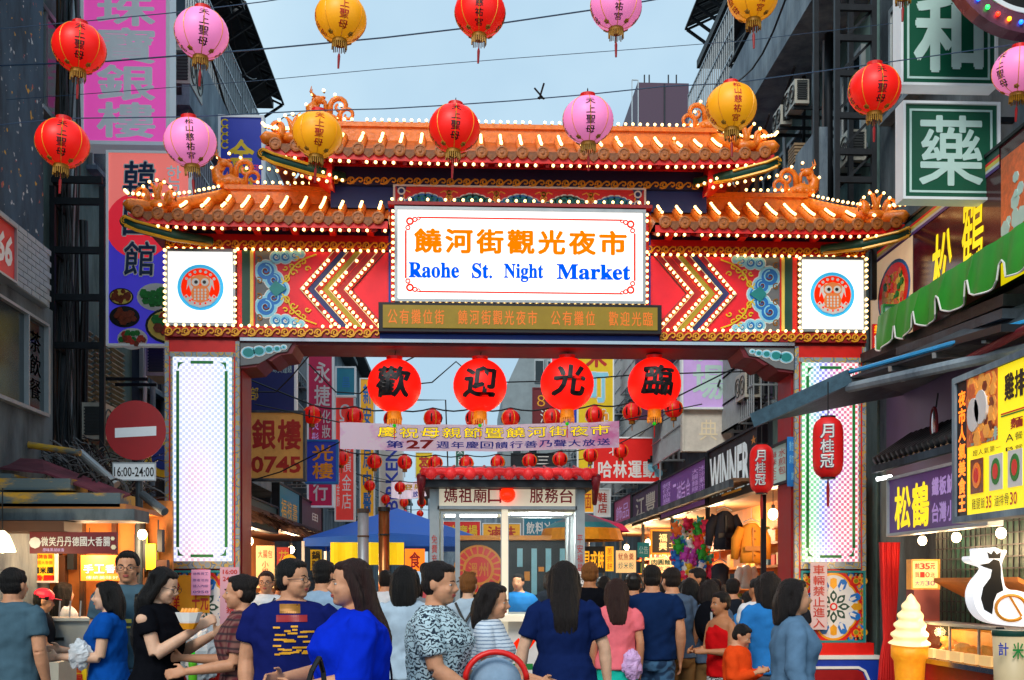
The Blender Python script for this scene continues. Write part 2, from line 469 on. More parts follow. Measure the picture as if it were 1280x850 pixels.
led_lattice('lattice_pale', [(.80, .40, .52), (.62, .55, .85), (.35, .55, .82), (.40, .78, .62), (.72, .58, .78)])
led_lattice('lattice_bright', [(.04, .62, .10), (.15, .65, .30), (.10, .16, .80), (.60, .05, .25), (.80, .03, .06)], 3.24)

# cladding with coloured tile pattern
def tile_clad(key, base, c2, c3, sc=9):
    m = bpy.data.materials.new(key); m.use_nodes = True; n, l = m.node_tree.nodes, m.node_tree.links
    b = n['Principled BSDF']; b.inputs['Roughness'].default_value = .25
    t = n.new('ShaderNodeTexCoord'); w = n.new('ShaderNodeTexVoronoi'); w.inputs['Scale'].default_value = sc; l.new(t.outputs['Object'], w.inputs['Vector'])
    r = n.new('ShaderNodeValToRGB'); r.color_ramp.interpolation = 'CONSTANT'; e = r.color_ramp.elements
    e[0].color = (*srgb(base), 1); e[1].position = .45; e[1].color = (*srgb(c2), 1); q = e.new(.6); q.color = (*srgb(c3), 1); q = e.new(.7); q.color = (*srgb(base), 1)
    l.new(w.outputs['Distance'], r.inputs['Fac']); l.new(r.outputs['Color'], b.inputs['Base Color']); MATS[key] = m
tile_clad('clad_silver', '#9aa6ad', '#c9aa5c', '#6a7f98', 14)

BACK = -.65     # rear plane of the gate, metres behind the front
# piers
for s in (-1, 1):
    a, b = (347, 436) if s > 0 else (-436, -347)
    M = MB(); gbox(M, a, 428, b, 906, BACK, -.005); M.build('pier', MATS['red_deep'], gate)
    M = MB(); gbox(M, a + 2, 430, b - 2, 446, 0, .03); M.build('pier_head', MATS['red'], gate)
    M = MB()
    for x in (a - 1, b - 4): gbox(M, x, 431, x + 5, 906, -.004, .045)
    for x in (a + 4.5, b - 8.5): gbox(M, x, 445, x + 4, 708, -.003, .035)
    gbox(M, a + 6, 445, b - 6, 451, 0, .06); gbox(M, a + 6, 702, b - 6, 711, 0, .06)
    M.build('metal_edging', MATS['clad_silver'], gate)
    M = MB()
    for x in (a + 4.3, b - 5.8): gbox(M, x, 450, x + 1.6, 905, .046, .05)
    M.build('red_edging', MATS['red'], gate)
    R = gR(a + 9, 451, b - 9, 702, .02)
    M = MB(); R.box(M, 0, 0, 1, 1, -.05, .03)
    pn = M.build('light_panel', MATS['lattice_pale' if s < 0 else 'lattice_bright'], gate)
    M = MB(); w, h = R.U.length, R.W.length
    iu, iv = .055 / w, .06 / h; tu, tv = .016 / w, .016 / h
    for u in (iu, 1 - iu): R.box(M, u - tu, iv * 2.6, u + tu, 1 - iv * 2.6, .03, .038)
    for v in (iv, 1 - iv): R.box(M, iu * 3.6, v - tv, 1 - iu * 3.6, v + tv, .03, .038)
    for u in (iu, 1 - iu):
        for v in (iv, 1 - iv):
            su, sv = (1 if u < .5 else -1), (1 if v < .5 else -1)
            R.poly(M, [(u, v), (u + su * .11, v), (u + su * .04, v + sv * .012), (u, v + sv * .038)][::su * sv], .03, .037)
    M.build('green_border', MATS['green'], pn)
    # inward faces are painted red columns
    M = MB(); xi = a if s > 0 else b
    gbox(M, xi - 3, 446, xi + 3, 906, BACK, -.02) if False else None
    # plinth: red slab over blue base with white-edged panel
    M = MB(); gbox(M, a - 6, 804, b + 8, 821, BACK, .12); M.build('plinth_slab', MATS['red'], gate)
    M = MB(); gbox(M, a - 12, 821, b + 12, 906, BACK - .05, .16); pb = M.build('plinth', MATS['blue'], gate)
    M = MB(); gbox(M, a - 13, 819, b + 13, 824, BACK - .06, .175); M.build('plinth_rim', MATS['white'], gate)
    R = gR(a - 4, 830, b + 4, 902, .16); M = MB()
    pts = [(.1, .12), (.18, .06), (.82, .06), (.9, .12), (.96, .3), (.96, .9), (.04, .9), (.04, .3)]
    R.stroke(M, pts + [pts[0]], .03, 0, .02); M.build('plinth_moulding', MATS['white'], pb)
    M = MB(); R.poly(M, [(.13, .14), (.2, .1), (.8, .1), (.87, .14), (.93, .33), (.93, .86), (.07, .86), (.07, .33)][::-1], 0, .012); M.build('plinth_panel', MATS['red_deep'], pb)
    # painted tile panel
    R = gR(a + 9, 716, b - 3 if s > 0 else b - 9, 801, .02)
    M = MB(); R.box(M, 0, 0, 1, 1, -.02, .03); tp = M.build('tile_panel', mat('tile_ground', '#c8a468', .3, var=.35, scale=22), gate)
    frm = MB(); fw, fh = .025 / R.U.length, .025 / R.W.length
    for q in ((-fw, -fh, 1 + fw, 0), (-fw, 1, 1 + fw, 1 + fh), (-fw, 0, 0, 1), (1, 0, 1 + fw, 1)): R.box(frm, *q, -.02, .045)
    frm.build('panel_frame', MATS['teal'], gate)
    lay = {k: MB() for k in ('red', 'gold', 'blue', 'green_dark', 'white', 'mid_blue', 'olive')}
    w, h = R.U.length, R.W.length; cu, cv = .5, .5
    def petals(Mk, n, r0, r1, wd, z0, z1, ph=0, m='red', k=lay, R=R, w=w, h=h):
        for i in range(n):
            t = 2 * math.pi * i / n + ph; c, q = math.cos(t), math.sin(t)
            pts = [(r0, 0), ((r0 + r1) * .45, wd), ((r0 + r1) * .6, wd * .9), (r1, 0), ((r0 + r1) * .6, -wd * .9), ((r0 + r1) * .45, -wd)]
            R.poly(k[m], [(.5 + (x * c - y * q) / w, .5 + (x * q + y * c) / h) for x, y in pts], z0, z1)
    for i in range(4):    # corner florals
        du, dv = (.12 if i % 2 else .88), (.12 if i // 2 else .88)
        for j in range(3):
            R.disc(lay['gold'], du + (j - 1) * .13 * (1 if j != 1 else 0), dv, .045, .03, .034, n=10)
            R.disc(lay['olive'], du + (j - 1) * .13, dv, .025, .034, .037, n=8)
        R.disc(lay['red'], du, dv, .06, .03, .035, r0=.035, n=12)
    for i in range(4):
        su, sv = (1 if i % 2 else -1), (1 if i // 2 else -1)
        for (du, dv, r_, mm) in ((.30, .46, .05, 'mid_blue'), (.45, .33, .05, 'mid_blue'), (.20, .47, .035, 'olive'), (.47, .20, .035, 'olive'), (.46, .46, .05, 'green_dark'), (.38, .47, .028, 'red'), (.47, .40, .028, 'red'), (.08, .48, .026, 'gold'), (.48, .07, .026, 'gold')):
            R.disc(lay[mm], .5 + su * du, .5 + sv * dv, r_, .03, .0335, r0=r_ * .45, n=12); R.disc(lay['gold'], .5 + su * (du - .02), .5 + sv * (dv - .03), r_ * .4, .0335, .036, n=8)
    lobes = []
    for i in range(64):
        t = 2 * math.pi * i / 64; r = .42 * (1 + .10 * abs(math.cos(2 * t)) ** .6 - .04); lobes.append((.5 + r * .82 * w / .76 * math.cos(t) / w, .5 - r * 1.0 * math.sin(t) / h * h / .8))
    R.poly(lay['red'], lobes, .034, .038)
    for sc_, mm, z in ((.90, 'gold', .042), (.84, 'white', .046)):
        R.poly(lay[mm], [(.5 + (u - .5) * sc_, .5 + (v - .5) * sc_) for u, v in lobes], z - .003, z)
    petals(None, 8, .19, .34, .045, .046, .05, rad(22.5), 'mid_blue'); petals(None, 4, .2, .33, .04, .046, .05, 0, 'gold')
    petals(None, 8, .05, .19, .04, .046, .05, 0, 'green_dark'); petals(None, 8, .2, .27, .02, .05, .053, rad(22.5), 'white')
    petals(None, 8, .09, .15, .018, .05, .053, 0, 'white')
    R.disc(lay['red'], .5, .5, .045, .046, .052, n=14); R.disc(lay['white'], .5, .5, .025, .052, .055, n=12)
    for k_, q_ in lay.items():
        if q_.f: q_.build('painted_flower', MATS[k_], tp)
    # the inward return of the pier, a red round-cornered column
    xc = gX(xi) + (.0 if s > 0 else 0)
    M = MB(); M.box(xc - (.004 if s > 0 else -.004) - .02, GY + .06, 0, xc + .02, GY + .6, gZ(446)); M.build('column', MATS['red_deep'], gate)

# beam
M = MB(); gbox(M, -438, 306, 438, 430, BACK, 0); M.build('beam', MATS['red_deep'], gate)
M = MB(); gbox(M, -345, 419, 345, 427, 0, .06); M.build('beam_band', MATS['blue'], gate)
M = MB(); gbox(M, -345, 427, 345, 431, -.3, .07); M.build('beam_edging', MATS['chrome'], gate)
M = MB(); M.box(gX(-346), GY, gZ(434), gX(346), GY + .64, gZ(430) - .004); M.build('beam_soffit', MATS['maroon'], gate)
for q in ((-437, 299, -154, 307, BACK, .04), (154, 299, 437, 307, BACK, .04), (-437, 412, -172, 414, 0, .04), (172, 412, 437, 414, 0, .04)): M = MB(); gbox(M, *q); M.build('beam_moulding', MATS['red'], gate)

# gold scroll trim: one scroll shared by all
def scroll_mesh(sz=.105):
    M = MB(); R = Rect((0, 0, 0), (sz * 2, 0, 0), (0, 0, sz), (0, -1, 0))
    a = []
    for i in range(15):
        t = i / 14; an = rad(200 - 470 * t); r = .46 * (1 - .75 * t)
        a.append((.28 + r * .5 * math.cos(an), .5 - r * math.sin(an)))
    R.stroke(M, a, sz * .16, 0, .02)
    b = [(.02, .86), (.2, .98), (.42, .86), (.56, .42), (.74, .14), (.92, .2), (.97, .5), (.86, .72), (.74, .6)]
    R.stroke(M, b, sz * .16, 0, .02)
    return raw_mesh(M, 'scroll_ornament', MATS['gold'])
SCR = scroll_mesh()
def scroll_band(d0, d1, y0, y1, off, back='navy_dark'):
    M = MB(); gbox(M, d0, y0, d1, y1, 0, off - .022); M.build('trim_backing', MATS[back], gate)
    n = max(1, round(abs(d1 - d0) / 20.4)); st = (d1 - d0) / n
    for i in range(n):
        o = bpy.data.objects.new('scroll_ornament', SCR); COL.objects.link(o); o.parent = gate
        w = st * GK * .98; h = (y1 - y0) * GK * .86
        o.scale = (w / .21, 1, h / .105)
        o.location = V((gX(d0 + st * i) + .002, GY - off + .02, gZ(y1) + h * .06)) - ORI[gate]
for a, b in ((-436, -156), (156, 436)): scroll_band(a, b, 305.5, 317, .06, 'red_deep')
for a, b in ((-436, -174), (174, 436)): scroll_band(a, b, 414.5, 426.5, .1, 'red_deep')
scroll_band(-235, 235, 226, 236.5, .075, 'navy_dark')
for a, b in ((-432, -160), (160, 432)): bline(a, 318.5, b, 318.5, .07, 9.5, 1)
for a, b in ((-432, -174), (174, 432)): bline(a, 413.2, b, 413.2, .10, 9.8, 1)

# owl boxes, stripes
def owl(Rr, t, c=(.5, .5), r=.26):
    """round emblem: pale blue ring, red field, tan owl"""
    u, v = c; L = {k: MB() for k in ('lit_sky', 'lit_red_text', 'white', 'owl_tan', 'black')}
    Rr.disc(L['lit_sky'], u, v, r, 0, .006, n=36); Rr.disc(L['white'], u, v, r * .86, .006, .008, n=36); Rr.disc(L['lit_red_text'], u, v, r * .83, .008, .010, n=36)
    w, h = Rr.U.length, Rr.W.length
    Pq = lambda pts: [(u + x * r / w, v - y * r / h) for x, y in pts]
    for k in range(7):      # the pale blocks along the upper rim
        a = rad(148 - 116 * k / 6); Rr.disc(L['white'], u + .70 * r * math.cos(a) / w, v - .70 * r * math.sin(a) / h, r * .075, .010, .012, n=5)
    Rr.poly(L['white'], Pq([(-.6, -.1), (-.55, .3), (-.3, .5), (.3, .5), (.55, .3), (.6, -.1), (.45, -.5), (-.45, -.5)][::-1]), .010, .0125)
    Rr.poly(L['owl_tan'], Pq([(-.42, .42), (-.2, .5), (0, .56), (.2, .5), (.42, .42), (.4, .1), (.3, 0), (-.3, 0), (-.4, .1)][::-1]), .0125, .015)
    Rr.poly(L['owl_tan'], Pq([(-.3, 0), (-.42, -.25), (-.3, -.6), (0, -.72), (.3, -.6), (.42, -.25), (.3, 0)][::-1]), .0125, .0145)
    for sx in (-1, 1):
        Rr.disc(L['white'], u + sx * .2 * r / w, v - .22 * r / h, r * .17, .015, .017, n=14); Rr.disc(L['black'], u + sx * .18 * r / w, v - .22 * r / h, r * .08, .017, .019, n=10)
        Rr.poly(L['lit_red_text'], Pq([(sx * .5, .1), (sx * .62, -.2), (sx * .5, -.5), (sx * .38, -.3)][::-sx]), .0128, .016)
    Rr.poly(L['lit_red_text'], Pq([(-.05, .14), (.05, .14), (0, .02)][::-1]), .015, .018)
    for j in range(4):
        for k in range(4): Rr.disc(L['white'], u + (k - 1.5) * .15 * r / w, v + (.12 + .13 * j) * r / h, r * .045, .0145, .0165, n=6, ry=r * .06)
    Rr.stroke(L['white'], Pq([(-.66, -.38), (-.4, -.68), (0, -.8), (.4, -.68), (.66, -.38)]), r * .2, .016, .019)
    for k in range(7):
        a = rad(-145 + 110 * k / 6); Rr.disc(L['lit_red_text'], u + .74 * r * math.cos(a) / w, v - .74 * r * math.sin(a) / h, r * .05, .019, .021, n=5)
    for k, q in L.items(): q.build('owl_emblem', MATS[k], t)
mat('owl_tan', '#d97a3a', .5, var=0, emit=.25, ecol='#d97a3a')
for s in (-1, 1):
    c = 392.5 * s
    R = gR(c - 41, 321, c + 41, 412, .05)
    M = MB(); gbox(M, c - 44, 319.5, c + 44, 412.5, 0, .03); M.build('box_surround', MATS['clad_silver'], gate)
    M = MB(); R.box(M, 0, 0, 1, 1, -.04, .03); lb = M.build('light_box', MATS['lit_white'], gate)
    M = MB(); e = .018
    for q in ((-e, -e, 1 + e, .02), (-e, .98, 1 + e, 1 + e), (-e, .02, .02, .98), (.98, .02, 1 + e, .98)): R.box(M, *q, -.03, .05)
    M.build('light_box_frame', MATS['alu'], lb)
    M = MB(); gbox(M, c - 44, 318.8, c + 44, 322.5, .03, .085); M.build('red_lintel', MATS['red'], gate)
    owl(Rect(R.o + R.N * .03, R.U, R.W, R.N), lb, r=.255)
    bline(c - 42.5, 322, c - 42.5, 409, .11, 7.2, 3); bline(c + 42.5, 322, c + 42.5, 409, .11, 7.2, 3)
    for (d0, d1, mm) in ((343, 349, 'red'), (333, 343, 'green_dark'), (329, 333, 'yellow_soft'), (327, 329, 'red')):
        M = MB(); a, b = sorted((s * d0, s * d1)); gbox(M, a, 319, b, 412, 0, .045 + (d1 % 2) * .003); M.build('painted_stripe', MATS[mm], gate)
    # ornate panel with cloud scrolls and bulb-lined chevrons;   q(d,y) mirrored by s
    def pz(pts): return [(gX(s * d), gZ(y)) for d, y in pts]
    def flat(M, pts, a, b):
        p = [V((x, GY - a, z)) for x, z in pz(pts)]
        M.prism(p, (0, a - b, 0))
    ym = 366
    M = MB(); flat(M, [(155, 319), (327, 319), (327, 412), (155, 412)], 0, .03); pan = M.build('chevron_panel', MATS['panel_red'], gate)
    M = MB(); flat(M, [(298, 319), (327, 319), (327, 412), (298, 412), (309, 366)], .03, .034); M.build('panel_ground', MATS['grey'], pan)
    # chevrons point outward; tip at d=tip
    def chev(tip, w, mm, a, b):
        M = MB(); n = 45   # slant: from tip (ym) to d=tip-43 at top/bottom
        flat(M, [(tip, ym), (tip - 41, 319), (tip - 41 - w, 319), (tip - w, ym)], a, b)
        flat(M, [(tip, ym), (tip - w, ym), (tip - 41 - w, 412), (tip - 41, 412)], a + .0006, b + .0006)
        M.build('chevron', MATS[mm], pan)
    chev(272, 18, 'navy', .034, .044); chev(254, 17, 'olive', .034, .046); chev(236, 19, 'red_deep', .034, .048); chev(217, 9, 'green_dark', .034, .044)
    for tip in (270, 252, 235, 216):
        chev(tip + 2.2, 1.2, 'cream', .044, .054); chev(tip + .6, 6.4, 'red_deep', .044, .056); chev(tip - 5.8, 1., 'red', .044, .054)
        for sy in (-1, 1):
            for i in range(9 if sy > 0 else 8):
                t = (i + (0 if sy < 0 else 1)) / 9.4
                if random.random() < .03: continue
                bl(s * (tip - 2.5 - 41 * t), ym + sy * 46 * t, .09, 3)
    # cloud scrolls
    def spiral(M, d, y, r, a0, turns, wd, a, b, sg=1, end=.15):
        n = int(12 * turns) + 3; pts = []
        for i in range(n + 1):
            t = i / n; an = rad(a0) + sg * 2 * math.pi * turns * t; q = r * (1 - (1 - end) * t)
            pts.append((d + q * math.cos(an), y - q * math.sin(an)))
        Rr = Rect((0, GY, 0), (1, 0, 0), (0, 0, 1), (0, -1, 0))
        Rr.stroke(M, [(x, 1 - z) for x, z in pz(pts)], wd * GK, a, b)
    def cloud(parent, items, lobes_, tail):
        for (k, gx_, z) in (('white', 3.6, .037), ('sky_blue', 2.4, .0405), ('mid_blue', -.6, .044)):
            M = MB()
            for j, (d, y, r) in enumerate(lobes_): flat(M, [(d + (r + gx_) * math.cos(t * math.pi / 8), y - (r + gx_) * math.sin(t * math.pi / 8)) for t in range(16)], .034, z + j * .00025)
            M.build('cloud_scroll', MATS[k], parent)
        M = MB()
        for d, y, r in lobes_: spiral(M, d, y, r * .72, 90, 1.3, max(1.1, r * .15), .044, .05)
        M.build('cloud_spiral', MATS['sky_blue'], parent)
        M = MB()
        for d, y, r in lobes_: spiral(M, d, y, r * .42, 200, 1., max(1., r * .16), .05, .054)
        M.build('cloud_spiral', MATS['white' if tail else 'maroon'], parent)
    cloud(pan, None, [(314, 344, 11), (314, 388, 11), (304, 355, 9), (304, 377, 9), (297, 366, 9)], 0)
    cloud(pan, None, [(301, 327, 5.2), (290, 326.5, 5.6), (279, 324.5, 3.6), (271, 322.5, 2)], 1)
    cloud(pan, None, [(301, 405, 5.2), (290, 405.5, 5.6), (279, 407.5, 3.6), (271, 409, 2)], 1)
    M = MB(); flat(M, [(288, 366), (302, 356), (310, 366), (302, 376)], .05, .056); M.build('cloud_heart', MATS['teal'], pan)
    M = MB()
    for sy in (-1, 1):
        Rr = Rect((0, GY, 0), (1, 0, 0), (0, 0, 1), (0, -1, 0))
        for (d, y, r, a0, tr) in ((289, 352, 6, 0, 1.1), (280, 346, 5, 180, 1.), (283, 338, 4.4, 90, 1.), (274, 336, 4, 0, 1.), (268, 331, 3.6, 60, 1.), (263, 341, 4, 180, .9), (290, 340, 3.4, 30, .9), (276, 327, 3.4, 30, .9)):
            spiral(M, d, ym + sy * (ym - y), r, a0 * sy, tr, 1.5, .034, .045, sg=sy)
        pts = [(294, 360), (286, 350), (283, 342), (275, 334), (266, 328), (252, 323)]
        Rr.stroke(M, [(x, 1 - z) for x, z in pz([(d, ym + sy * (ym - y)) for d, y in pts])], 1.7 * GK, .034, .046)
    M.build('gold_vine', MATS['yellow'], pan)
    # gold and dark scrolls on the outer strip
    M = MB()
    for y in (330, 402, 356, 376): spiral(M, 322, y, 4.4, 60, 1.1, 1.4, .034, .043)
    M.build('gold_vine', MATS['gold_dark'], pan)

# name board
R = gR(-153, 269, 153, 382, .12)
M = MB(); gbox(M, -163, 262, 163, 384, 0, .055); M.build('board_backing', MATS['blue'], gate)
M = MB(); R.box(M, 0, 0, 1, 1, -.08, .05); nb = M.build('name_board', MATS['lit_white'], gate)
M = MB(); eu, ev = .006, .016
for q in ((-eu, -ev, 1 + eu, ev * .9), (-eu, 1 - ev * .9, 1 + eu, 1 + ev), (-eu, ev * .9, eu, 1 - ev * .9), (1 - eu, ev * .9, 1 + eu, 1 - ev * .9)): R.box(M, *q, -.09, .075)
M.build('board_frame', MATS['alu'], nb)
M = MB()
for q in ((.09, .09, .91, .105), (.09, .895, .91, .91), (.035, .24, .042, .76), (.958, .24, .965, .76)): R.box(M, *q, .05, .056)
for u in (.055, .945):
    for v in (.14, .86):
        su, sv = (1 if u < .5 else -1), (1 if v < .5 else -1)
        for (du, dv, r) in ((0, 0, .045), (.02 * su, -.02 * sv, .03), (-.008 * su, .07 * sv, .03), (.035 * su, -.03 * sv, .022)):
            R.disc(M, u + du, v + dv, r, .05, .056, r0=r * .55, n=10)
M.build('border_line', MATS['lit_red_text'], nb)
for k in range(7): M = MB(); R.text(M, '饒河街觀光夜市'[k], .065 + .1243 * k, .2, .065 + .1243 * (k + 1), .5, .057, bold=.05, fit=.84, res=3); M.build('character', MATS['lit_orange_text'], nb)
for s_, a, b in (('Raohe', .05, .253), ('St.', .303, .385), ('Night', .432, .592), ('Market', .645, .945)):
    top = .585 if s_ != 'x' else 0
    bot = .79 if s_ == 'Night' else .755
    M = MB(); R.text(M, serif(s_), a, top, b, bot, .057, bold=.02, whole=True, res=3); M.build('word', MATS['lit_blue_text'], nb)
bline(-157, 272, -157, 380, .15, 7.6, 3); bline(157, 272, 157, 380, .15, 7.6, 3); bline(-155, 386, 155, 386, .15, 7.9, 3)
M = MB(); gbox(M, -160, 382, 160, 390, .03, .115); gbox(M, -160, 268, -154, 382, .056, .1); gbox(M, 154, 268, 160, 382, .056, .1); M.build('board_edging', MATS['red'], gate)
M = MB(); gbox(M, -163, 261.5, 163, 265.5, .0, .2); M.build('ledge', MATS['red_deep'], gate)
bline(-158, 257.5, 158, 257.5, .16, 11, 2)

# LED ticker
R = gR(-171, 387, 171, 419, .2)
M = MB(); R.box(M, -.01, -.06, 1.01, 1.05, -.2, -.006); M.build('ticker_case', MATS['black'], gate)
M = MB(); R.box(M, .006, .05, .994, .92, -.006, .01); tk = M.build('ticker_screen', mat('ticker', '#6a5808', .4, var=.25, scale=5, emit=.36, ecol='#a08410'), gate)
M = MB(); R.text(M, '公有攤位街 饒河街觀光夜市 公有攤位 歡迎光臨', .02, .16, .98, .84, .012, bold=-.012, fit=.8); M.build('ticker_lettering', mat('ticker_on', '#d06818', .5, var=0, emit=.42, ecol='#d86c18'), tk)

# centre block between the roofs
M = MB(); gbox(M, -235, 205, 235, 263, BACK, 0); M.build('centre_block', MATS['navy'], gate)
M = MB(); gbox(M, -234, 214, 234, 226, 0, .05); M.build('dark_band', MATS['navy_dark'], gate)
M = MB(); gbox(M, -240, 203, 240, 214, BACK, .1); M.build('red_band', MATS['red'], gate)
R = gR(-155, 237, 155, 261.5, .03)
M = MB(); R.box(M, 0, 0, 1, 1, -.02, .01); fz = M.build('frieze', MATS['red'], gate)
W_, H_ = R.U.length, R.W.length
lay = {k: MB() for k in ('white', 'green_dark', 'teal', 'mid_blue', 'gold', 'navy')}
for c in (-2, -1, 0, 1, 2):
    cu = .5 + c * .19
    big = c % 2 != 0 or c == 0
    for sg in (-1, 1):
        for (du, v, r) in ((.012, .62, .075), (.034, .66, .065), (.058, .72, .05), (.078, .8, .035)):
            R.disc(lay['white'], cu + sg * du, v, r, .01, .014, n=14); R.disc(lay['green_dark' if c % 2 else 'mid_blue'], cu + sg * du, v, r * .78, .014, .018, n=14)
            R.disc(lay['teal'], cu + sg * du, v, r * .5, .018, .021, n=12, r0=r * .25)
    for sg in (-1, 1):
        for j in range(3): R.disc(lay['gold'], cu + sg * (.094 - .004 * j), .3 + .22 * j, .03 - .004 * j, .01, .016, r0=.014, n=10)
        R.stroke(lay['gold'], [(cu + sg * .06, .3), (cu + sg * .078, .2), (cu + sg * .094, .45), (cu + sg * .085, .7)], .012, .01, .015)
for sg in (-1, 1):
    cu = .5 + sg * .475
    R.poly(lay['navy'], [(cu - .02, .02), (cu + .02, .02), (cu + .006, .5), (cu + .02, .98), (cu - .02, .98), (cu - .006, .5)][::-1], .01, .019)
    for v in (.25, .75): R.disc(lay['white'], cu, v, .045, .019, .023, r0=.028, n=12)
for k, q in lay.items(): q.build('frieze_flower', MATS[k], fz)
M = MB()
for a, b in ((-157.5, -155), (155, 157.5)): gbox(M, a, 237, b, 261.5, 0, .06)
gbox(M, -157.5, 235.5, 157.5, 237.5, 0, .065); M.build('frieze_frame', MATS['white'], gate)

# corbels under the beam ends
for s in (-1, 1):
    M = MB(); ym = 430
    pr = [(345, 431), (276, 431), (282, 445), (296, 447), (308, 455), (316, 452), (326, 462), (345, 464)]
    p = [V((gX(s * d), GY - .02, gZ(y))) for d, y in pr]; M.prism(p, (0, .62, 0)); cb = M.build('corbel', MATS['maroon'], gate)
    M = MB(); p = [V((gX(s * d), GY - .021, gZ(y))) for d, y in [(345, 433), (282, 433), (288, 443), (300, 445), (312, 452), (322, 458), (345, 461)]]; M.prism(p, (0, -.02, 0)); M.build('corbel_face', MATS['grey'], cb)
    for (mm, dr, z) in (('white', 1.8, .046), ('sky_blue', .6, .05), ('teal', -1.2, .054)):
        M = MB()
        for (d, y, r) in ((335, 445, 8), (322, 443, 7), (310, 441, 5), (300, 440, 4), (292, 438, 2.6)):
            M.prism([V((gX(s * (d + (r + dr) * math.cos(t * math.pi / 6))), GY - .04, gZ(y - (r + dr) * .8 * math.sin(t * math.pi / 6)))) for t in range(12)], (0, .04 - z, 0))
        M.build('corbel_cloud', MATS[mm], cb)

# ---------------------------------------------------------------- roofs
def curl(M, p, size, side=1, turns=1.15, r=.03, lean=0., n=14, m=0, up=1):
    """tapered spiral tendril rising from p, curling to side"""
    pts, rs = [], []
    for i in range(n + 1):
        t = i / n; an = rad(200) - 2 * math.pi * turns * t
        q = size * .5 * (1 - .72 * t)
        x = q * math.cos(an) + size * .5; z = q * math.sin(an) + size * .62
        if i == 0: x, z = 0., 0.
        pts.append(V(p) + V((side * x, lean * t, z * up))); rs.append(r * (1 - .6 * t))
    M.tube(pts, rs, 7, m)

def dragon(name, p, side, sz=.34, parent=gate):
    """glazed ridge-end beast: thick arched body, head looking out, curled tail and fins"""
    M = MB(); p = V(p); s = side
    Q = lambda x, z, y=0: p + V((s * x * sz, y, z * sz))
    M.tube([Q(-.45, -.1), Q(-.2, .05), Q(.05, .15), Q(.3, .1), Q(.45, .2), Q(.48, .45), Q(.35, .62)], [.13 * sz, .2 * sz, .24 * sz, .22 * sz, .2 * sz, .19 * sz, .12 * sz], 9)
    M.ell(Q(.28, .72), .2 * sz, .13 * sz, .14 * sz, 10, 7); M.ell(Q(.1, .66), .12 * sz, .09 * sz, .07 * sz, 8, 6); M.ell(Q(.12, .8), .1 * sz, .08 * sz, .05 * sz, 8, 6)
    for yy in (-.1, .1): M.tube([Q(.35, .8, yy * sz), Q(.5, .95, yy * sz), Q(.46, 1.12, yy * sz)], [.05 * sz, .035 * sz, .01 * sz], 6)
    curl(M, Q(-.1, .15), .62 * sz, -1 * s, 1.2, .1 * sz); curl(M, Q(-.42, -.05), .5 * sz, -1 * s, 1.1, .08 * sz)
    curl(M, Q(.02, .25), .5 * sz, 1 * s, 1., .07 * sz, lean=-.06)
    for k in range(5): M.tube([Q(-.3 + .17 * k, .05 + .05 * k), Q(-.36 + .17 * k, .3 + .05 * k)], [.06 * sz, .012 * sz], 5)
    for k in range(4): M.ell(Q(-.2 + .2 * k, .06, -.18 * sz), .1 * sz, .07 * sz, .09 * sz, 8, 5)
    return M.build(name, MATS['orange_glaze'], parent, smooth=True)

def crown(p, side, sz=.3, parent=gate):
    M = MB(); p = V(p)
    for k, (dx, h, sg) in enumerate(((-.35, .6, -1), (0, 1., -1), (.0, .85, 1), (.35, .55, 1))):
        b = p + V((side * dx * sz, 0, 0))
        M.tube([b, b + V((side * dx * sz * .4, 0, h * sz * .4)), b + V((side * sg * .12 * sz, 0, h * sz * .75)), b + V((side * sg * .28 * sz, 0, h * sz))], [.15 * sz, .14 * sz, .09 * sz, .02 * sz], 7)
    curl(M, p + V((side * .35 * sz, 0, 0)), .6 * sz, side, 1., .09 * sz); curl(M, p + V((-side * .3 * sz, 0, 0)), .5 * sz, -side, 1., .08 * sz)
    M.ell(p, .45 * sz, .2 * sz, .2 * sz, 10, 6)
    return M.build('curled_finial', MATS['orange_glaze'], parent, smooth=True)

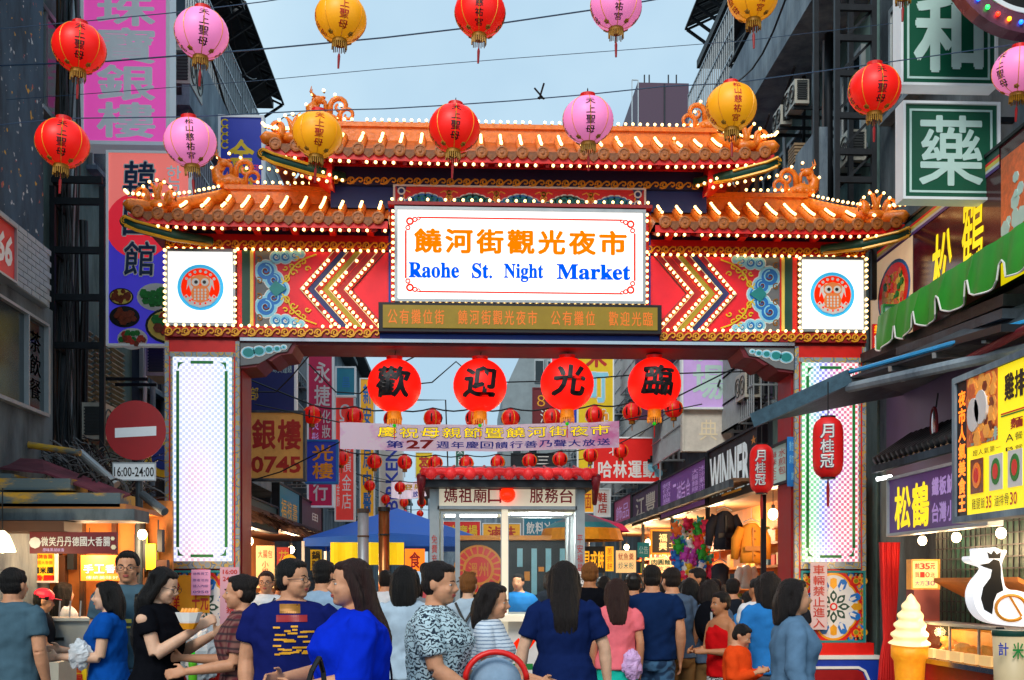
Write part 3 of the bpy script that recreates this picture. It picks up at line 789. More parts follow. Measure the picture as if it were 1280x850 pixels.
def roof(xl, xr, rl, rr, ze, zr, Ye, Yr, lift, nrib, name='tiled_roof'):
    """hip roof: eave xl..xr, ridge rl..rr (equal ends = no hip on that side)"""
    yb = Yr + (Yr - Ye) * .9
    hipL, hipR = rl > xl + .2, rr < xr - .2
    cx, hw = (xl + xr) / 2, (xr - xl) / 2
    def lf(x):
        u = (x - cx) / hw
        if u < 0 and not hipL: u = 0
        if u > 0 and not hipR: u = 0
        return lift * abs(u) ** 4
    def pt(x, t, back=False):
        y = Ye + (Yr - Ye) * t if not back else yb + (Yr - yb) * t
        z = ze + (zr - ze) * (t ** 1.25) + lf(x) * (1 - t) ** 1.5
        return V((x, y, z))
    def tmax(x):
        if hipL and x < rl: return max(0.0, (x - xl) / (rl - xl))
        if hipR and x > rr: return max(0.0, (xr - x) / (xr - rr))
        return 1.
    root = MB()
    n = 60
    xs = [xl + (xr - xl) * i / n for i in range(n + 1)]
    for back in (False, True):
        for i in range(n):
            a, b = xs[i], xs[i + 1]; K = 6
            for k in range(K):
                q = [pt(a, tmax(a) * k / K, back), pt(b, tmax(b) * k / K, back), pt(b, tmax(b) * (k + 1) / K, back), pt(a, tmax(a) * (k + 1) / K, back)]
                root.add(q, [(0, 1, 2, 3)])
    for hip, xe, rx in ((hipL, xl, rl), (hipR, xr, rr)):     # side slopes
        a, b = pt(xe, 0), pt(xe, 0, True); top = V((rx, Yr, zr))
        root.add([a, b, top], [(0, 1, 2)])
    ro = root.build(name, MATS['orange_tile_dark'], gate)
    # soffit slab under the eave and fascia
    M = MB(); 
    for i in range(n):
        a, b = xs[i], xs[i + 1]; pa, pb = pt(a, 0), pt(b, 0)
        dz = V((0, 0, -.03)); up = V((0, 0, -.11))
        M.add([pa + dz, pb + dz, pb + up, pa + up], [(0, 1, 2, 3)], 0)
        A, B = V((a, GY - .01, pa.z + .05)), V((b, GY - .01, pb.z + .05))
        M.add([pa + up, pb + up, B, A], [(0, 1, 2, 3)], 0)
    M.build('soffit', MATS['red'], gate)
    M = MB()        # rafter ends
    nr = nrib * 2
    for i in range(nr):
        x = xl + (xr - xl) * (i + .5) / nr; p = pt(x, 0); M.obox((x, Ye + .03, p.z - .125), (x, GY - .03, p.z + .03), .04, .03)
    M.build('rafter_ends', MATS['red_deep'], gate, kind='stuff')
    # cover tiles in rolls with round caps
    st = (xr - xl) / nrib; rt = .045
    capm = MB(); capm.lathe([(.0, -.02), (.068, -.02), (.068, .0), (.05, .004), (.048, -.004), (.02, -.004), (.018, .006), (0.001, .006)], n=12)
    for v in capm.v: pass
    capm.v = [(x, -z, y) for x, y, z in capm.v]
    capd = raw_mesh(capm, 'round_tile_end', MATS['tile_cap'])
    dm = MB(); dm.prism([V((-.07, 0, .03)), V((-.05, 0, -.03)), V((0, 0, -.07)), V((.05, 0, -.03)), V((.07, 0, .03))], (0, .02, 0))
    drd = raw_mesh(dm, 'drip_tile', MATS['tile_drip'])
    for i in range(nrib):
        x = xl + st * (i + .5); tm = tmax(x)
        for back in (False, True):
            if tm < .12: continue
            pts = []
            for k in range(7):
                p = pt(x, tm * k / 6, back); pts.append(p + V((0, 0, rt * .5)))
            M = MB(); M.tube(pts, rt, 8); M.build('tile_roll', MATS['orange_tile'], ro, smooth=True)
        p = pt(x, 0)
        for dd, nm, off in ((capd, 'round_tile_end', V((0, -.03, .0))), ):
            o = bpy.data.objects.new(nm, dd); COL.objects.link(o); o.parent = ro; o.location = p + off - ORI[ro]
        if i < nrib - 1:
            q = pt(x + st / 2, 0); o = bpy.data.objects.new('drip_tile', drd); COL.objects.link(o); o.parent = ro; o.location = q + V((0, -.02, -.02)) - ORI[ro]
        if tm > .3:      # string of bulbs up each roll
            for k in range(7):
                if random.random() < .04: continue
                t = tm * (.26 + .55 * k / 6); BULBS.append((pt(x, t) + V((0, -.02, rt * 1.5 + .025)), 2))
    ne = round((xr - xl) / .098)      # bulbs under the eave
    for i in range(ne + 1):
        x = xl + .03 + (xr - xl - .06) * i / ne; p = pt(x, 0)
        if random.random() < .92: BULBS.append((p + V((0, -.01, -.135)), 2.5))
    # ridge beam
    M = MB(); a, b = (rl if hipL else xl), (rr if hipR else xr)
    M.box(a, Yr - .07, zr - .06, b, Yr + .07, zr + .10); M.box(a - .03, Yr - .10, zr + .10, b + .03, Yr + .10, zr + .15)
    M.build('ridge', MATS['orange_glaze'], ro)
    nn = round((b - a) / .085)
    for i in range(nn + 1):
        if random.random() < .93: BULBS.append((V((a + (b - a) * i / nn, Yr - .04, zr + .20)), 1.5))
    # hip ridges
    for hip, xe, rx, s in ((hipL, xl, rl, -1), (hipR, xr, rr, 1)):
        if not hip: continue
        pts = [V((rx, Yr, zr + .06))] + [pt(rx + (xe - rx) * t, 1 - t) + V((0, 0, .06)) for t in (.2, .4, .6, .8, 1.)]
        pts.append(pts[-1] + V((s * .03, -.02, .03)))
        M = MB(); M.tube(pts, [.085, .08, .08, .08, .075, .07, .04], 8); M.build('hip_ridge', MATS['orange_glaze'], ro, smooth=True)
        L = 0
        for i in range(len(pts) - 1):
            for k in range(4):
                q = pts[i].lerp(pts[i + 1], k / 4)
                if i > 0 or k > 1: BULBS.append((q + V((0, -.02, .12)), 1.5))
        dragon('ridge_beast', V((rx - s * .05, Yr - .02, zr + .16)), s, .36)
        c = pts[-2] + V((-s * .28, .12, .05)); crown(c, s, .28)
        for k in range(7):
            an = rad(20 + 140 * k / 6); BULBS.append((c + V((math.cos(an) * .2, -.03, math.sin(an) * .22 + .03)), 1.5))
        wm = MB(); wm.tube([c + V((math.cos(rad(15 * q)) * .2, -.01, math.sin(rad(15 * q)) * .22 + .03)) for q in range(13)], .006, 4); wm.build('bulb_wire', MATS['black'], gate)
        d0 = V((rx - s * .02, Yr - .05, zr + .3))
        for k in range(5):
            an = rad(10 + 160 * k / 4); BULBS.append((d0 + V((math.cos(an) * .2, 0, math.sin(an) * .2 + .02)), 1.5))
        # painted bracket beneath the corner: green scroll arm with gold edge
        e = pt(xe, 0)
        M = MB(); arm = [e + V((s * .02, -.01, -.12)), e + V((-s * .10, .0, -.17)), e + V((-s * .45, .12, -.23)), e + V((-s * .8, .4, -.2))]
        M.tube(arm, [.05, .07, .07, .05], 6); M.ell(arm[0], .07, .03, .07, 12, 6); M.build('corner_arm', MATS['green_dark'], gate, smooth=True)
        M = MB(); M.tube([a_ + V((0, -.05, -.06)) for a_ in arm], .018, 5); M.tube([a_ + V((0, -.075, .03)) for a_ in arm[:3]], .015, 5)
        for rr_ in (.045, .022): M.tube([arm[0] + V((rr_ * math.cos(t * .7), -.035, rr_ * math.sin(t * .7))) for t in range(9)], .007, 4)
        M.build('corner_arm_trim', MATS['gold'], gate)
        wx = GX0 + s * (2.14 if xr - xl > 4 and hipL and hipR else 3.95)
        M = MB(); w2 = .35 if hipL and hipR else .12
        M.prism([V((wx - s * .05, GY - .3, e.z - .02)), V((e.x - s * .25, GY - .3, e.z - .06)), V((e.x - s * .45, GY - .3, e.z - .2)), V((wx - s * .05, GY - .3, e.z - w2))], (0, .5, 0))
        M.build('corner_bracket', MATS['red'], gate)
        if hipL and hipR:
            for k in range(9):
                BULBS.append((V((e.x - s * (.25 + .07 * k), GY - .33, e.z - .1 - .028 * k)), 1.5)); BULBS.append((V((wx + s * .09 * k, GY - .33, e.z - .34 + .018 * k)), 1.5))
    return ro

YE, YR = 12.2, 12.95
roof(GX0 - 2.78, GX0 + 2.78, GX0 - 2.26, GX0 + 2.26, 6.30, 6.73, YE, YR, .06, 25)
roof(GX0 - 4.24, GX0 - 1.46, GX0 - 3.33, GX0 - 1.46, 5.565, 5.99, YE, YR, .05, 13)
roof(GX0 + 1.46, GX0 + 4.24, GX0 + 1.46, GX0 + 3.33, 5.565, 5.99, YE, YR, .05, 13)
for s in (-1, 1):       # red brackets under the lower roofs
    M = MB()
    for k in range(6): d = s * (185 + 46 * k); gbox(M, d - 4, 293, d + 4, 300, -.02, .3)
    M.build('eave_brackets', MATS['red'], gate)
    M = MB(); a, b = sorted((s * 163, s * 430)); gbox(M, a, 284, b, 300, BACK, .02); M.build('eave_wall', MATS['navy_dark'], gate)
    M = MB(); a, b = sorted((s * 236, s * 262)); gbox(M, a, 203, b, 232, -.5, -.05); M.build('side_block', MATS['red_deep'], gate)

# bulbs: the largest 300 one by one, the rest joined
def bulb_geo(M, p, m0=0, m1=1, r=.019):
    p = V(p); M.add([p + V(v) * r for v in ICO[0]], ICO[1], m0)
_bm = bmesh.new(); bmesh.ops.create_icosphere(_bm, subdivisions=1, radius=1); ICO = ([tuple(v.co) for v in _bm.verts], [tuple(v.index for v in f.verts) for f in _bm.faces]); _bm.free()
M = MB(); M.add([V(v) * .020 for v in ICO[0]], ICO[1]); M.tube([V((0, .02, 0)), V((0, .055, 0))], .014, 6, m=1)
bd = raw_mesh(M, 'light_bulb', [MATS['bulb'], MATS['gold_dark']], True)
BULBS.sort(key=lambda q: -q[1])
for p, w in BULBS[:300]:
    o = bpy.data.objects.new('light_bulb', bd); COL.objects.link(o); o.parent = gate; o.location = p - ORI[gate]
M = MB()
for p, w in BULBS[300:]:
    bulb_geo(M, p); M.tube([p + V((0, .02, 0)), p + V((0, .055, 0))], .014, 5, m=1)
M.build('string_bulbs', [MATS['bulb'], MATS['gold_dark']], gate, smooth=True, kind='stuff')
print('bulbs', len(BULBS))
# ---------------------------------------------------------------- ground
dirty('asphalt', '#2c2d2f', '#3e3f40', 3, .75, bump=.4, stretch=(1, 1, 1)); dirty('paving', '#54514d', '#6b6862', 4, .7, stretch=(1, 1, 1))
dirty('wall_mural', '#0c1824', '#3c586e', 1.1, .8, specks=('#c9cfd2', '#b35a52', '#d9a630'), lo=.4, hi=.62)
dirty('wall_grime', '#222e36', '#6f8088', 1.2, .85, lo=.35, hi=.65); dirty('wall_green', '#2c4848', '#7a9c98', 1, .8, lo=.35, hi=.65)
dirty('wall_concrete', '#48596a', '#94a6b0', 1.6, .85, lo=.35, hi=.65); dirty('wall_dark', '#101a24', '#425666', 1.2, .85, lo=.35, hi=.65)
dirty('tarp_maroon', '#4e1c2c', '#6f3040', 3, .7); dirty('beam_yellow', '#c89a28', '#586a72', 1.6, .7, stretch=(.6, 1, 2), lo=.48, hi=.56)
dirty('beam_grey', '#39444b', '#5e6b72', 2, .7); dirty('rusty', '#6a4526', '#3c3a38', 3, .8)
dirty('awning_grey', '#222c34', '#36444e', 3, .6, stretch=(1, 1, 1)); dirty('tin_dark', '#14171a', '#2a2e30', 5, .6)
M = MB(); M.box(-250, -30, -.3, 250, 500, -.004); M.build('ground', MATS['paving'], kind='structure')
M = MB(); M.box(-3.2, -20, -.2, 4.4, 120, 0); M.build('road', MATS['asphalt'], kind='structure')
for a, b, nm in ((-9, -3.35, 'pavement'), (4.72, 10, 'pavement')):
    M = MB(); M.box(a, -15, -.1, b, 12.0, .12); M.build(nm, MATS['paving'], kind='structure')
    M = MB(); M.box(a, 14, -.1, b, 120, .12); M.build(nm, MATS['paving'], kind='structure')
for x in (-3.2, 4.57): M = MB(); M.box(x - .14, -15, -.1, x, 12, .13); M.build('kerb', MATS['wall_concrete'], kind='structure')

# ---------------------------------------------------------------- buildings
def window_mesh(w, h):
    M = MB(); f = .06
    M.box(0, 0, 0, .06, w, f); M.box(0, 0, h - f, .06, w, h); M.box(0, 0, f, .06, f, h - f); M.box(0, w - f, f, .06, w, h - f); M.box(0.005, w / 2 - .03, f, .055, w / 2 + .03, h - f)
    G = MB(); G.box(.02, f, f, .035, w - f, h - f)
    return raw_mesh(M, 'window', MATS['alu']), raw_mesh(G, 'pane', MATS['glass_dark'])
WM = {}
def building(name, label, side, X, Y0, Y1, H, wall, floors, bays=2, depth=7, group=None, win=(1.6, 1.3), slab='wall_concrete', roofc=True, cage=True):
    """street front at X; floors: list of (z, kind): parapet, cage, window, canopy"""
    t = thing(name, label, 'building', (X + side * depth / 2, (Y0 + Y1) / 2, 0), group)
    M = MB(); M.box(X, Y0, 0, X + side * depth, Y1, H); M.build('wall', MATS[wall], t)
    k = win
    if k not in WM: WM[k] = window_mesh(*k)
    bw = (Y1 - Y0) / bays
    for z, kind in floors:
        for b in range(bays):
            yc = Y0 + bw * (b + .5)
            if 'w' in kind:
                o = inst('window', WM[k][0], t, (X - side * .062 if side > 0 else X + .002, yc - win[0] / 2, z + .9))
                inst('pane', WM[k][1], o, (X - side * .062 if side > 0 else X + .002, yc - win[0] / 2, z + .9))
                M = MB(); M.box(X - side * .15, yc - win[0] / 2 - .08, z + .82, X - side * .002, yc + win[0] / 2 + .08, z + .88); M.build('sill', MATS[slab], t)
            if 'c' in kind:   # security cage over the window
                M = MB(); a, b2 = yc - win[0] / 2 - .25, yc + win[0] / 2 + .25; xo = X - side * .5; z0, z1 = z + .6, z + 2.5
                n = int((b2 - a) / .13)
                for i in range(n + 1): M.obox((xo, a + (b2 - a) * i / n, z0), (xo, a + (b2 - a) * i / n, z1), .02, .02)
                for zz in (z0, z0 + .5, z0 + 1., z0 + 1.45, z1):
                    M.obox((xo, a, zz), (xo, b2, zz), .03, .03)
                    for yy in (a, b2): M.obox((xo, yy, zz), (X, yy, zz), .03, .03)
                for yy in (a, b2):
                    for q in range(1, 4): M.obox((xo + side * .125 * q, yy, z0), (xo + side * .125 * q, yy, z1), .018, .018)
                M.build('window_cage', MATS['steel'], t)
        if 'p' in kind:       # floor slab with parapet
            M = MB(); M.box(X - side * .75, Y0 + .02, z - .15, X - side * .003, Y1 - .02, z); M.build('balcony_slab', MATS[slab], t)
            M = MB(); M.box(X - side * .75, Y0 + .02, z + .002, X - side * .63, Y1 - .02, z + .95); M.build('parapet', MATS[slab], t)
        if 'k' in kind:       # corrugated canopy, sloping
            M = MB(); n = int((Y1 - Y0) / .12); zt = z + 2.75
            for i in range(n):
                ya = Y0 + (Y1 - Y0) * i / n; yb = Y0 + (Y1 - Y0) * (i + 1) / n; d = .03 * (i % 2)
                M.add([(X - side * .75, ya, zt - .35 + d), (X - side * .75, yb, zt - .35 + .03 - d), (X, yb, zt + .03 - d), (X, ya, zt + d)], [(0, 1, 2, 3)])
            M.box(X - side * .76, Y0, zt - .39, X - side * .72, Y1, zt - .352)
            M.build('canopy', MATS['tin_dark'], t)
            M = MB()
            for i in range(bays * 2 + 1):
                yy = Y0 + .05 + (Y1 - Y0 - .1) * i / (bays * 2); M.obox((X, yy, zt - .9), (X - side * .72, yy, zt - .40), .05, .05); M.obox((X, yy, zt - .06), (X - side * .72, yy, zt - .40), .04, .04)
            M.build('canopy_brackets', MATS['steel_dark'], t)
        if 'r' in kind:       # railing of upright bars
            M = MB(); n = int((Y1 - Y0) / .16); xo = X - side * .69
            for i in range(n + 1): M.obox((xo, Y0 + .05 + (Y1 - Y0 - .1) * i / n, z + .9), (xo, Y0 + .05 + (Y1 - Y0 - .1) * i / n, z + 2.3), .022, .022)
            for zz in (1., 1.4, 1.85, 2.3): M.obox((xo, Y0 + .05, z + zz), (xo, Y1 - .05, z + zz), .03, .03)
            M.build('balcony_grille', MATS['steel'], t)
    if roofc:
        M = MB(); M.box(X - side * .5, Y0 - .05, H + .002, X + side * (depth + .1), Y1 + .05, H + .16); M.build('roof', MATS['tin_dark'], t)
    return t

bl1 = building('corner_building', 'nearest building on the left with dark paint-flecked wall above grey tiled shopfront', -1, -4.6, 7.5, 12.5, 14, 'wall_mural', [], depth=6)
# tiled band, window and red sign of its shopfront
M = MB(); M.box(-4.6, 9.6, 0.1, -4.5, 12.5, PX(60, 385, -4.5).z); M.build('side_wall', MATS['wall_grime'], bl1)
R = rectS(-60, 62, 333, 385, -4.42, 1); R.W = V((0, 0, .62)); R.o.z = PX(62, 385, -4.42).z
M = MB(); R.box(M, 0, 0, 1, 1, -.08, 0); tb = M.build('tile_band', mat('tile_grey', '#8b979c', .4, var=.12, scale=12), bl1)
tm = MB(); tm.box(0, 0, 0, .012, .21, .052); tmd = raw_mesh(tm, 'tile', mat('tile_face', '#9aa6aa', .3, var=.16, scale=9))
for r in range(10):
    for c in range(int(R.U.length / .22)):
        inst('tile', tmd, tb, (-4.42, R.o.y + .005 + c * .22 + (.11 if r % 2 else 0), R.o.z + .006 + r * .0615)) if (r * 60 + c) % 1 == 0 and R.o.y + .23 + c * .22 < 12.4 else None
R = rectS(-90, 55, 470, 520, -4.48, 0); R.o.z = PX(50, 515, -4.48).z; R.W = V((0, 0, PX(50, 405, -4.48).z - R.o.z))
wf = MB(); R.box(wf, 0, 0, 1, 1, -.02, .0); R2 = R
w_ = wf.build('window', MATS['glass_dark'], bl1)
M = MB()
for q in ((-.01, -.03, 1.01, .0), (-.01, 1, 1.01, 1.04), (-.02, 0, 0, 1), (1, 0, 1.02, 1), (.49, 0, .505, 1), (.79, 0, .80, 1)): R.box(M, *q, -.02, .05)
M.build('window_frame', MATS['steel'], w_)
M = MB()
for k in range(3): R.text(M, '茶飲餐', .84, .1, .97, .9, .004, vert=True)
M.build('lettering', MATS['lit_blue_text'] if 0 else mat('pale_ink', '#6a7c90', .5), w_)
R = rectS(-40, 18, 292, 352, -4.25, 1); R.W = V((0, 0, .5)); R.o.z = PX(18, 352, -4.25).z
sign('shop_sign', 'red light box with slanted white number on the grey tiled wall at far left', 'sign', R, MATS['red'], .12, MATS['alu'], .02, [('2-066', .1, .2, .93, .8, 'white', dict(whole=True, bold=.04, shear=.15))])
M = MB(); M.box(-4.6, 7.6, 0, -4.44, 12.45, PX(62, 520, -4.5).z - .9); M.build('lower_wall', MATS['wall_concrete'], bl1)

bl2 = building('pipework_building', 'narrow recessed building front covered in pipes and louvres left of the gate', -1, -5.1, 12.6, 17.5, 12.5, 'wall_green', [(6.4, 'w'), (9.2, 'w')], bays=2, depth=6, roofc=False)
# louvres
lv = MB(); lv.prism([V((0, 0, 0)), V((.05, 0, .03)), V((.05, 0, .045)), V((0, 0, .015))], (0, .62, 0)); lvd = raw_mesh(lv, 'louvre', mat('louvre', '#8a8d7c', .6, var=.2))
for j in range(3):
    for k in range(20): inst('louvre', lvd, bl2, (-5.09, 14.9 + j * .72, 3.55 + k * .075))
# steel lattice with pipes
t = thing('steel_frame', 'rusty dark steel lattice in front of the pipework building left of the red sign', 'scaffold', (-4.6, 13.6, 0))
xa, xb = P(66, 0, 13.6).x, P(128, 0, 13.6).x
for i, x in enumerate((xa, xb)):
    M = MB(); M.obox((x, 13.6, 0), (x, 13.6, 6.35), .06, .06); M.build('post', MATS['steel_dark'], t)
    if i == 0: M = MB(); M.obox((x, 14.3, 0), (x, 14.3, 6.2), .05, .05); M.build('post', MATS['steel_dark'], t)
for y in (225, 252, 313, 372, 432):
    z = P(100, y, 13.6).z; M = MB(); M.obox((xa, 13.6, z), (xb, 13.6, z), .05, .08); M.obox((xa, 13.6, z), (xa, 14.3, z), .04, .06); M.build('cross_bar', MATS['steel_dark'], t)
random.seed(4)
t = thing('wall_pipes', 'bundle of drain pipes and black cables running down the left wall', 'pipes', (-4.8, 13.9, 0))
for i, (px, r, mm) in enumerate(((72, .05, 'rusty'), (80, .06, 'beam_grey'), (88, .05, 'steel'), (94, .03, 'black'), (99, .035, 'black'), (104, .03, 'steel_dark'), (118, .03, 'white'), (84, .09, 'rusty'), (176, .03, 'white'), (188, .04, 'wall_concrete'))):
    yy = 14. if px < 110 else 16.2
    x = P(px, 0, yy).x; pts = [V((x + random.uniform(-.04, .04), yy + .02 * i, z)) for z in ((0, 1.5, 3, 4, 5.2, 6.5, 8, 11) if px < 98 or px > 110 else (0, 1.5, 3, 4, 5.2, 6.1))]
    M = MB(); M.tube(pts, r, 7); M.build('pipe', MATS[mm], t, smooth=True)
for i in range(9):
    x = P(76 + 2.4 * i, 0, 13.9).x; pts = [V((x + .08 * math.sin(z * .9 + i), 13.85 + .05 * math.cos(i * 2 + z), z)) for z in ((2.5, 3.3, 4.1, 5., 5.9, 6.5) if i > 8 else (2.5, 3.3, 4.1, 5., 5.9, 7, 8.2, 9.5))]
    M = MB(); M.tube(pts, .012, 5); M.build('cable', MATS['black'], t)

bl3 = building('caged_building', 'tall grey apartment front with barred balconies behind the pink lanterns on the left', -1, -5.0, 17.6, 22.0, 12.7, 'wall_dark', [(3.8, 'pw'), (6.5, 'pwr'), (9.2, 'pwr'), (10.4, 'k')], bays=3, depth=6)
bl3b = building('caged_building', 'apartment block with white barred balconies beside the open sky, above the blue gold shop sign', -1, -5.0, 22.1, 26.8, 12.9, 'wall_dark', [(3.8, 'pw'), (6.5, 'pwr'), (9.2, 'pwr'), (10.6, 'k')], bays=3, depth=6)
labs = ['dark concrete shop building just beyond the left pier of the gate', 'grey shop building behind the maroon hanging sign', 'shop building behind the tall coral sign', 'pale far building above the blue tent', 'farthest low building on the left of the street']
ys = [27, 36, 46, 58, 72, 92]
for i in range(5): building('shop_building', labs[i], -1, -4.6 - .2 * (i % 2), ys[i], ys[i + 1] - .1, [10, 10.5, 11, 9, 8][i], ['wall_dark', 'wall_concrete', 'wall_grime', 'wall_concrete', 'wall_grime'][i], [(3.6, 'wc'), (6.3, 'wc')], bays=3, depth=6)
# right
br1 = building('corner_building', 'nearest building on the right behind the two green signs', 1, 5.25, 6.5, 13.9, 14.5, 'wall_grime', [(6.4, 'w'), (9.2, 'w')], bays=3, depth=6)
br2 = building('parapet_building', 'building with slanting grey concrete parapets right of the yellow lantern', 1, 5.25, 14, 18.8, 14, 'wall_green', [(6.45, 'pw'), (8.0, 'k'), (9.3, 'pw'), (11, 'k')], bays=2, depth=6)
br3 = building('caged_building', 'dark apartment block with barred windows against the sky at right', 1, 5.3, 18.9, 22.8, 12.2, 'wall_dark', [(3.8, 'wc'), (6.5, 'pwr'), (9.3, 'pwr'), (10.6, 'k')], bays=4, depth=6)
labs = ['dark building full of barred windows behind the fourth big lantern', 'grey building behind the yellow and blue hanging sign', 'far building right of the service booth', 'farthest building on the right of the street']
ys = [22.9, 32, 44, 58, 78]
for i in range(4): building('shop_building', labs[i], 1, 5.0 + .2 * (i % 2), ys[i], ys[i + 1] - .1, [10.5, 10, 11, 9][i], ['wall_dark', 'wall_grime', 'wall_concrete', 'wall_grime'][i], [(3.8, 'wc'), (6.4, 'wc')], bays=4, depth=6)
t = thing('concrete_building', 'pale grey concrete end wall of a building rising behind the third big red lantern', 'building', (3.4, 55, 0))
M = MB(); M.prism([V((P(628, 0, 52).x, 52, 0)), V((P(712, 0, 52).x, 52, 0)), V((P(712, 0, 52).x, 52, 12.6)), V((P(655, 0, 52).x, 52, 12.6)), V((P(628, 0, 52).x, 52, 10.4))], (0, 8, 0)); M.build('wall', mat('pale_concrete', '#8a979c', .85, var=.15, scale=2), t)
for a, b, c, d in ((668, 449, 680, 478), (684, 450, 694, 476), (640, 540, 652, 570), (660, 540, 672, 570)):
    R = rectF(a, b, c, d, 51.95); M = MB(); R.box(M, 0, 0, 1, 1, -.04, .04); w_ = M.build('window', MATS['alu'], t); M = MB(); R.box(M, .1, .08, .9, .92, .04, .06); M.build('pane', MATS['glass_dark'], w_)
t = thing('rooftop_block', 'plain purple-brown clad tower block above the right of the upper gate roof', 'building', (7.6, 47, 0))
a, b = P(797, 103, 45), P(861, 103, 45)
M = MB(); M.box(a.x, 45, 0, b.x, 51, a.z); w_ = M.build('wall', mat('purple_clad', '#4b3448', .6, var=.06), t)
for px in (806, 836, 846, 812):
    M = MB(); q = P(px, 103, 45.2); M.obox((q.x, 45.3, q.z), (q.x, 45.3, q.z + .35), .05, .05); M.build('roof_post', MATS['steel_dark'], t)
M = MB(); M.box((a.x + b.x) / 2 + .02, 44.97, 0, (a.x + b.x) / 2 + .08, 45, a.z - .05); M.build('panel_joint', MATS['steel_dark'], t)
M = MB(); c = P(790, 100, 45)
for dx in (0, .25): M.obox((c.x + dx, 45, a.z - 4), (c.x + dx, 45, c.z), .04, .04)
M.obox((c.x, 45, c.z), (a.x, 45, c.z), .04, .04); M.build('roof_ladder', MATS['steel'], t)
building('end_building', 'low pale building closing the far end of the street', 1, -3, 96, 106, 9, 'wall_concrete', [], depth=9)

# right: steel lattice, AC units, planter
t = thing('steel_frame', 'black steel stair frame beside the green pharmacy signs on the right', 'scaffold', (4.5, 13.4, 0))
xa, xb = P(1046, 0, 13.2).x, P(1092, 0, 13.2).x
for x in (xa, xb):
    for yy in (13.2, 14.): M = MB(); M.obox((x, yy, 5), (x, yy, 9.4), .06, .06); M.build('post', MATS['steel_dark'], t)
for k, y in enumerate((10, 48, 92, 145, 190, 225)):
    z = P(1070, y, 13.2).z; M = MB(); M.obox((xa, 13.2, z), (xb, 13.2, z), .05, .07)
    if k < 5: M.obox((xa, 13.25, z - .45), (xb, 13.25, z), .03, .03)
    M.build('cross_bar', MATS['steel_dark'], t)
random.seed(17)
for side, nm in ((-1, 'left'), (1, 'right')):
    t = thing('facade_pipes', 'drain pipes, brackets and slack cables clinging to the upper house fronts on the %s' % nm, 'pipes', (side * 5.0, 18, 0)); xw = -4.93 if side < 0 else 5.02
    for k in range(13):
        y = (14.6 if side > 0 else 17.8) + random.random() * 8; z0 = random.uniform(3.2, 8); M = MB(); M.tube([(xw, y, z0), (xw + random.uniform(-.04, .04), y + random.uniform(-.1, .1), z0 + 2), (xw, y, min(12.4, z0 + random.uniform(3, 5)))], random.choice((.03, .045, .06)), 7); M.build('pipe', MATS[random.choice(('rusty', 'beam_grey', 'steel', 'steel_dark'))], t, smooth=True)
    for k in range(14):
        y0 = (12.8 if side > 0 else 15.) + random.random() * 9; z = random.uniform(4, 12); L = random.uniform(1.5, 5); M = MB(); xx = xw - side * random.uniform(.1, .75); M.tube([(xx, y0 + L * q / 8, z + random.uniform(-.02, .02) - .5 * math.sin(math.pi * q / 8)) for q in range(9)], random.choice((.01, .016, .022)), 5); M.build('cable', MATS['black'], t)
mat('ac_grille', '#33383a', .5)
def ac_unit(name, label, px, py, Y, side, group='air conditioning units on the walls', sc=1.):
    p = P(px, py, Y); t = thing(name, label, 'air conditioner', p, group)
    w, d, h = .8 * sc, .34 * sc, .56 * sc
    M = MB(); M.box(p.x - d / 2, p.y - w / 2, p.z, p.x + d / 2, p.y + w / 2, p.z + h); M.build('casing', mat('ac_white', '#b9b8ac', .5, var=.15), t)
    M = MB(); M.box(p.x - d / 2 + .04, p.y - w / 2 - .01, p.z + .05, p.x + d / 2 - .04, p.y - w / 2 - .002, p.z + h - .05)
    for k in range(9): M.box(p.x - d / 2 + .03, p.y - w / 2 - .02, p.z + .06 + k * .05 * sc, p.x + d / 2 - .03, p.y - w / 2 - .012, p.z + .075 + k * .05 * sc)
    M.build('side_grille', MATS['ac_grille'], t)
    xs = p.x + d / 2 if side < 0 else p.x - d / 2
    for q in range(2):
        M = MB(); c = V((xs - side * .006, p.y - w / 4 + q * w / 2, p.z + h / 2))
        M.tube([c + V((0, .2 * sc * math.cos(i * math.pi / 8), .2 * sc * math.sin(i * math.pi / 8))) for i in range(17)], .01, 4); M.tube([c + V((0, .1 * sc * math.cos(i * math.pi / 8), .1 * sc * math.sin(i * math.pi / 8))) for i in range(17)], .008, 4)
        M.build('fan_guard', MATS['ac_grille'], t)
    M = MB(); M.obox((p.x - d / 2, p.y - w / 3, p.z - .03), (p.x - side * -.7, p.y - w / 3, p.z - .03), .04, .04); M.obox((p.x - d / 2, p.y + w / 3, p.z - .03), (p.x + side * .7, p.y + w / 3, p.z - .03), .04, .04); M.build('wall_bracket', MATS['steel_dark'], t)
    return t
ac_unit('air_conditioner', 'beige air conditioner hung behind the round red no-entry sign', 127, 553, 14.2, -1, sc=.8)
ac_unit('air_conditioner', 'white air conditioner beside the left pier under a blue cloth', 203, 475, 15.5, -1, sc=.8)
ac_unit('air_conditioner', 'white air conditioner between the pink sign and the pink lantern', 232, 118, 18.0, -1)
ac_unit('air_conditioner', 'cream air conditioner on the dark wall right of the yellow lantern', 996, 138, 15.6, 1, sc=.6)
ac_unit('air_conditioner', 'small cream air conditioner below another on the right wall', 978, 162, 16.2, 1, sc=.5)
ac_unit('air_conditioner', 'air conditioner high on the caged building left of the sky', 262, 150, 21.0, -1, sc=.9)
ac_unit('air_conditioner', 'air conditioner under the roof edge at upper left', 225, 70, 18.5, -1, sc=.8)
ac_unit('air_conditioner', 'air conditioner just above the right end of the lower gate roof', 1062, 210, 14.4, 1, sc=.7)
ac_unit('air_conditioner', 'air conditioner on the dark building left of the yellow lantern at right', 905, 190, 19.5, 1, sc=.9)
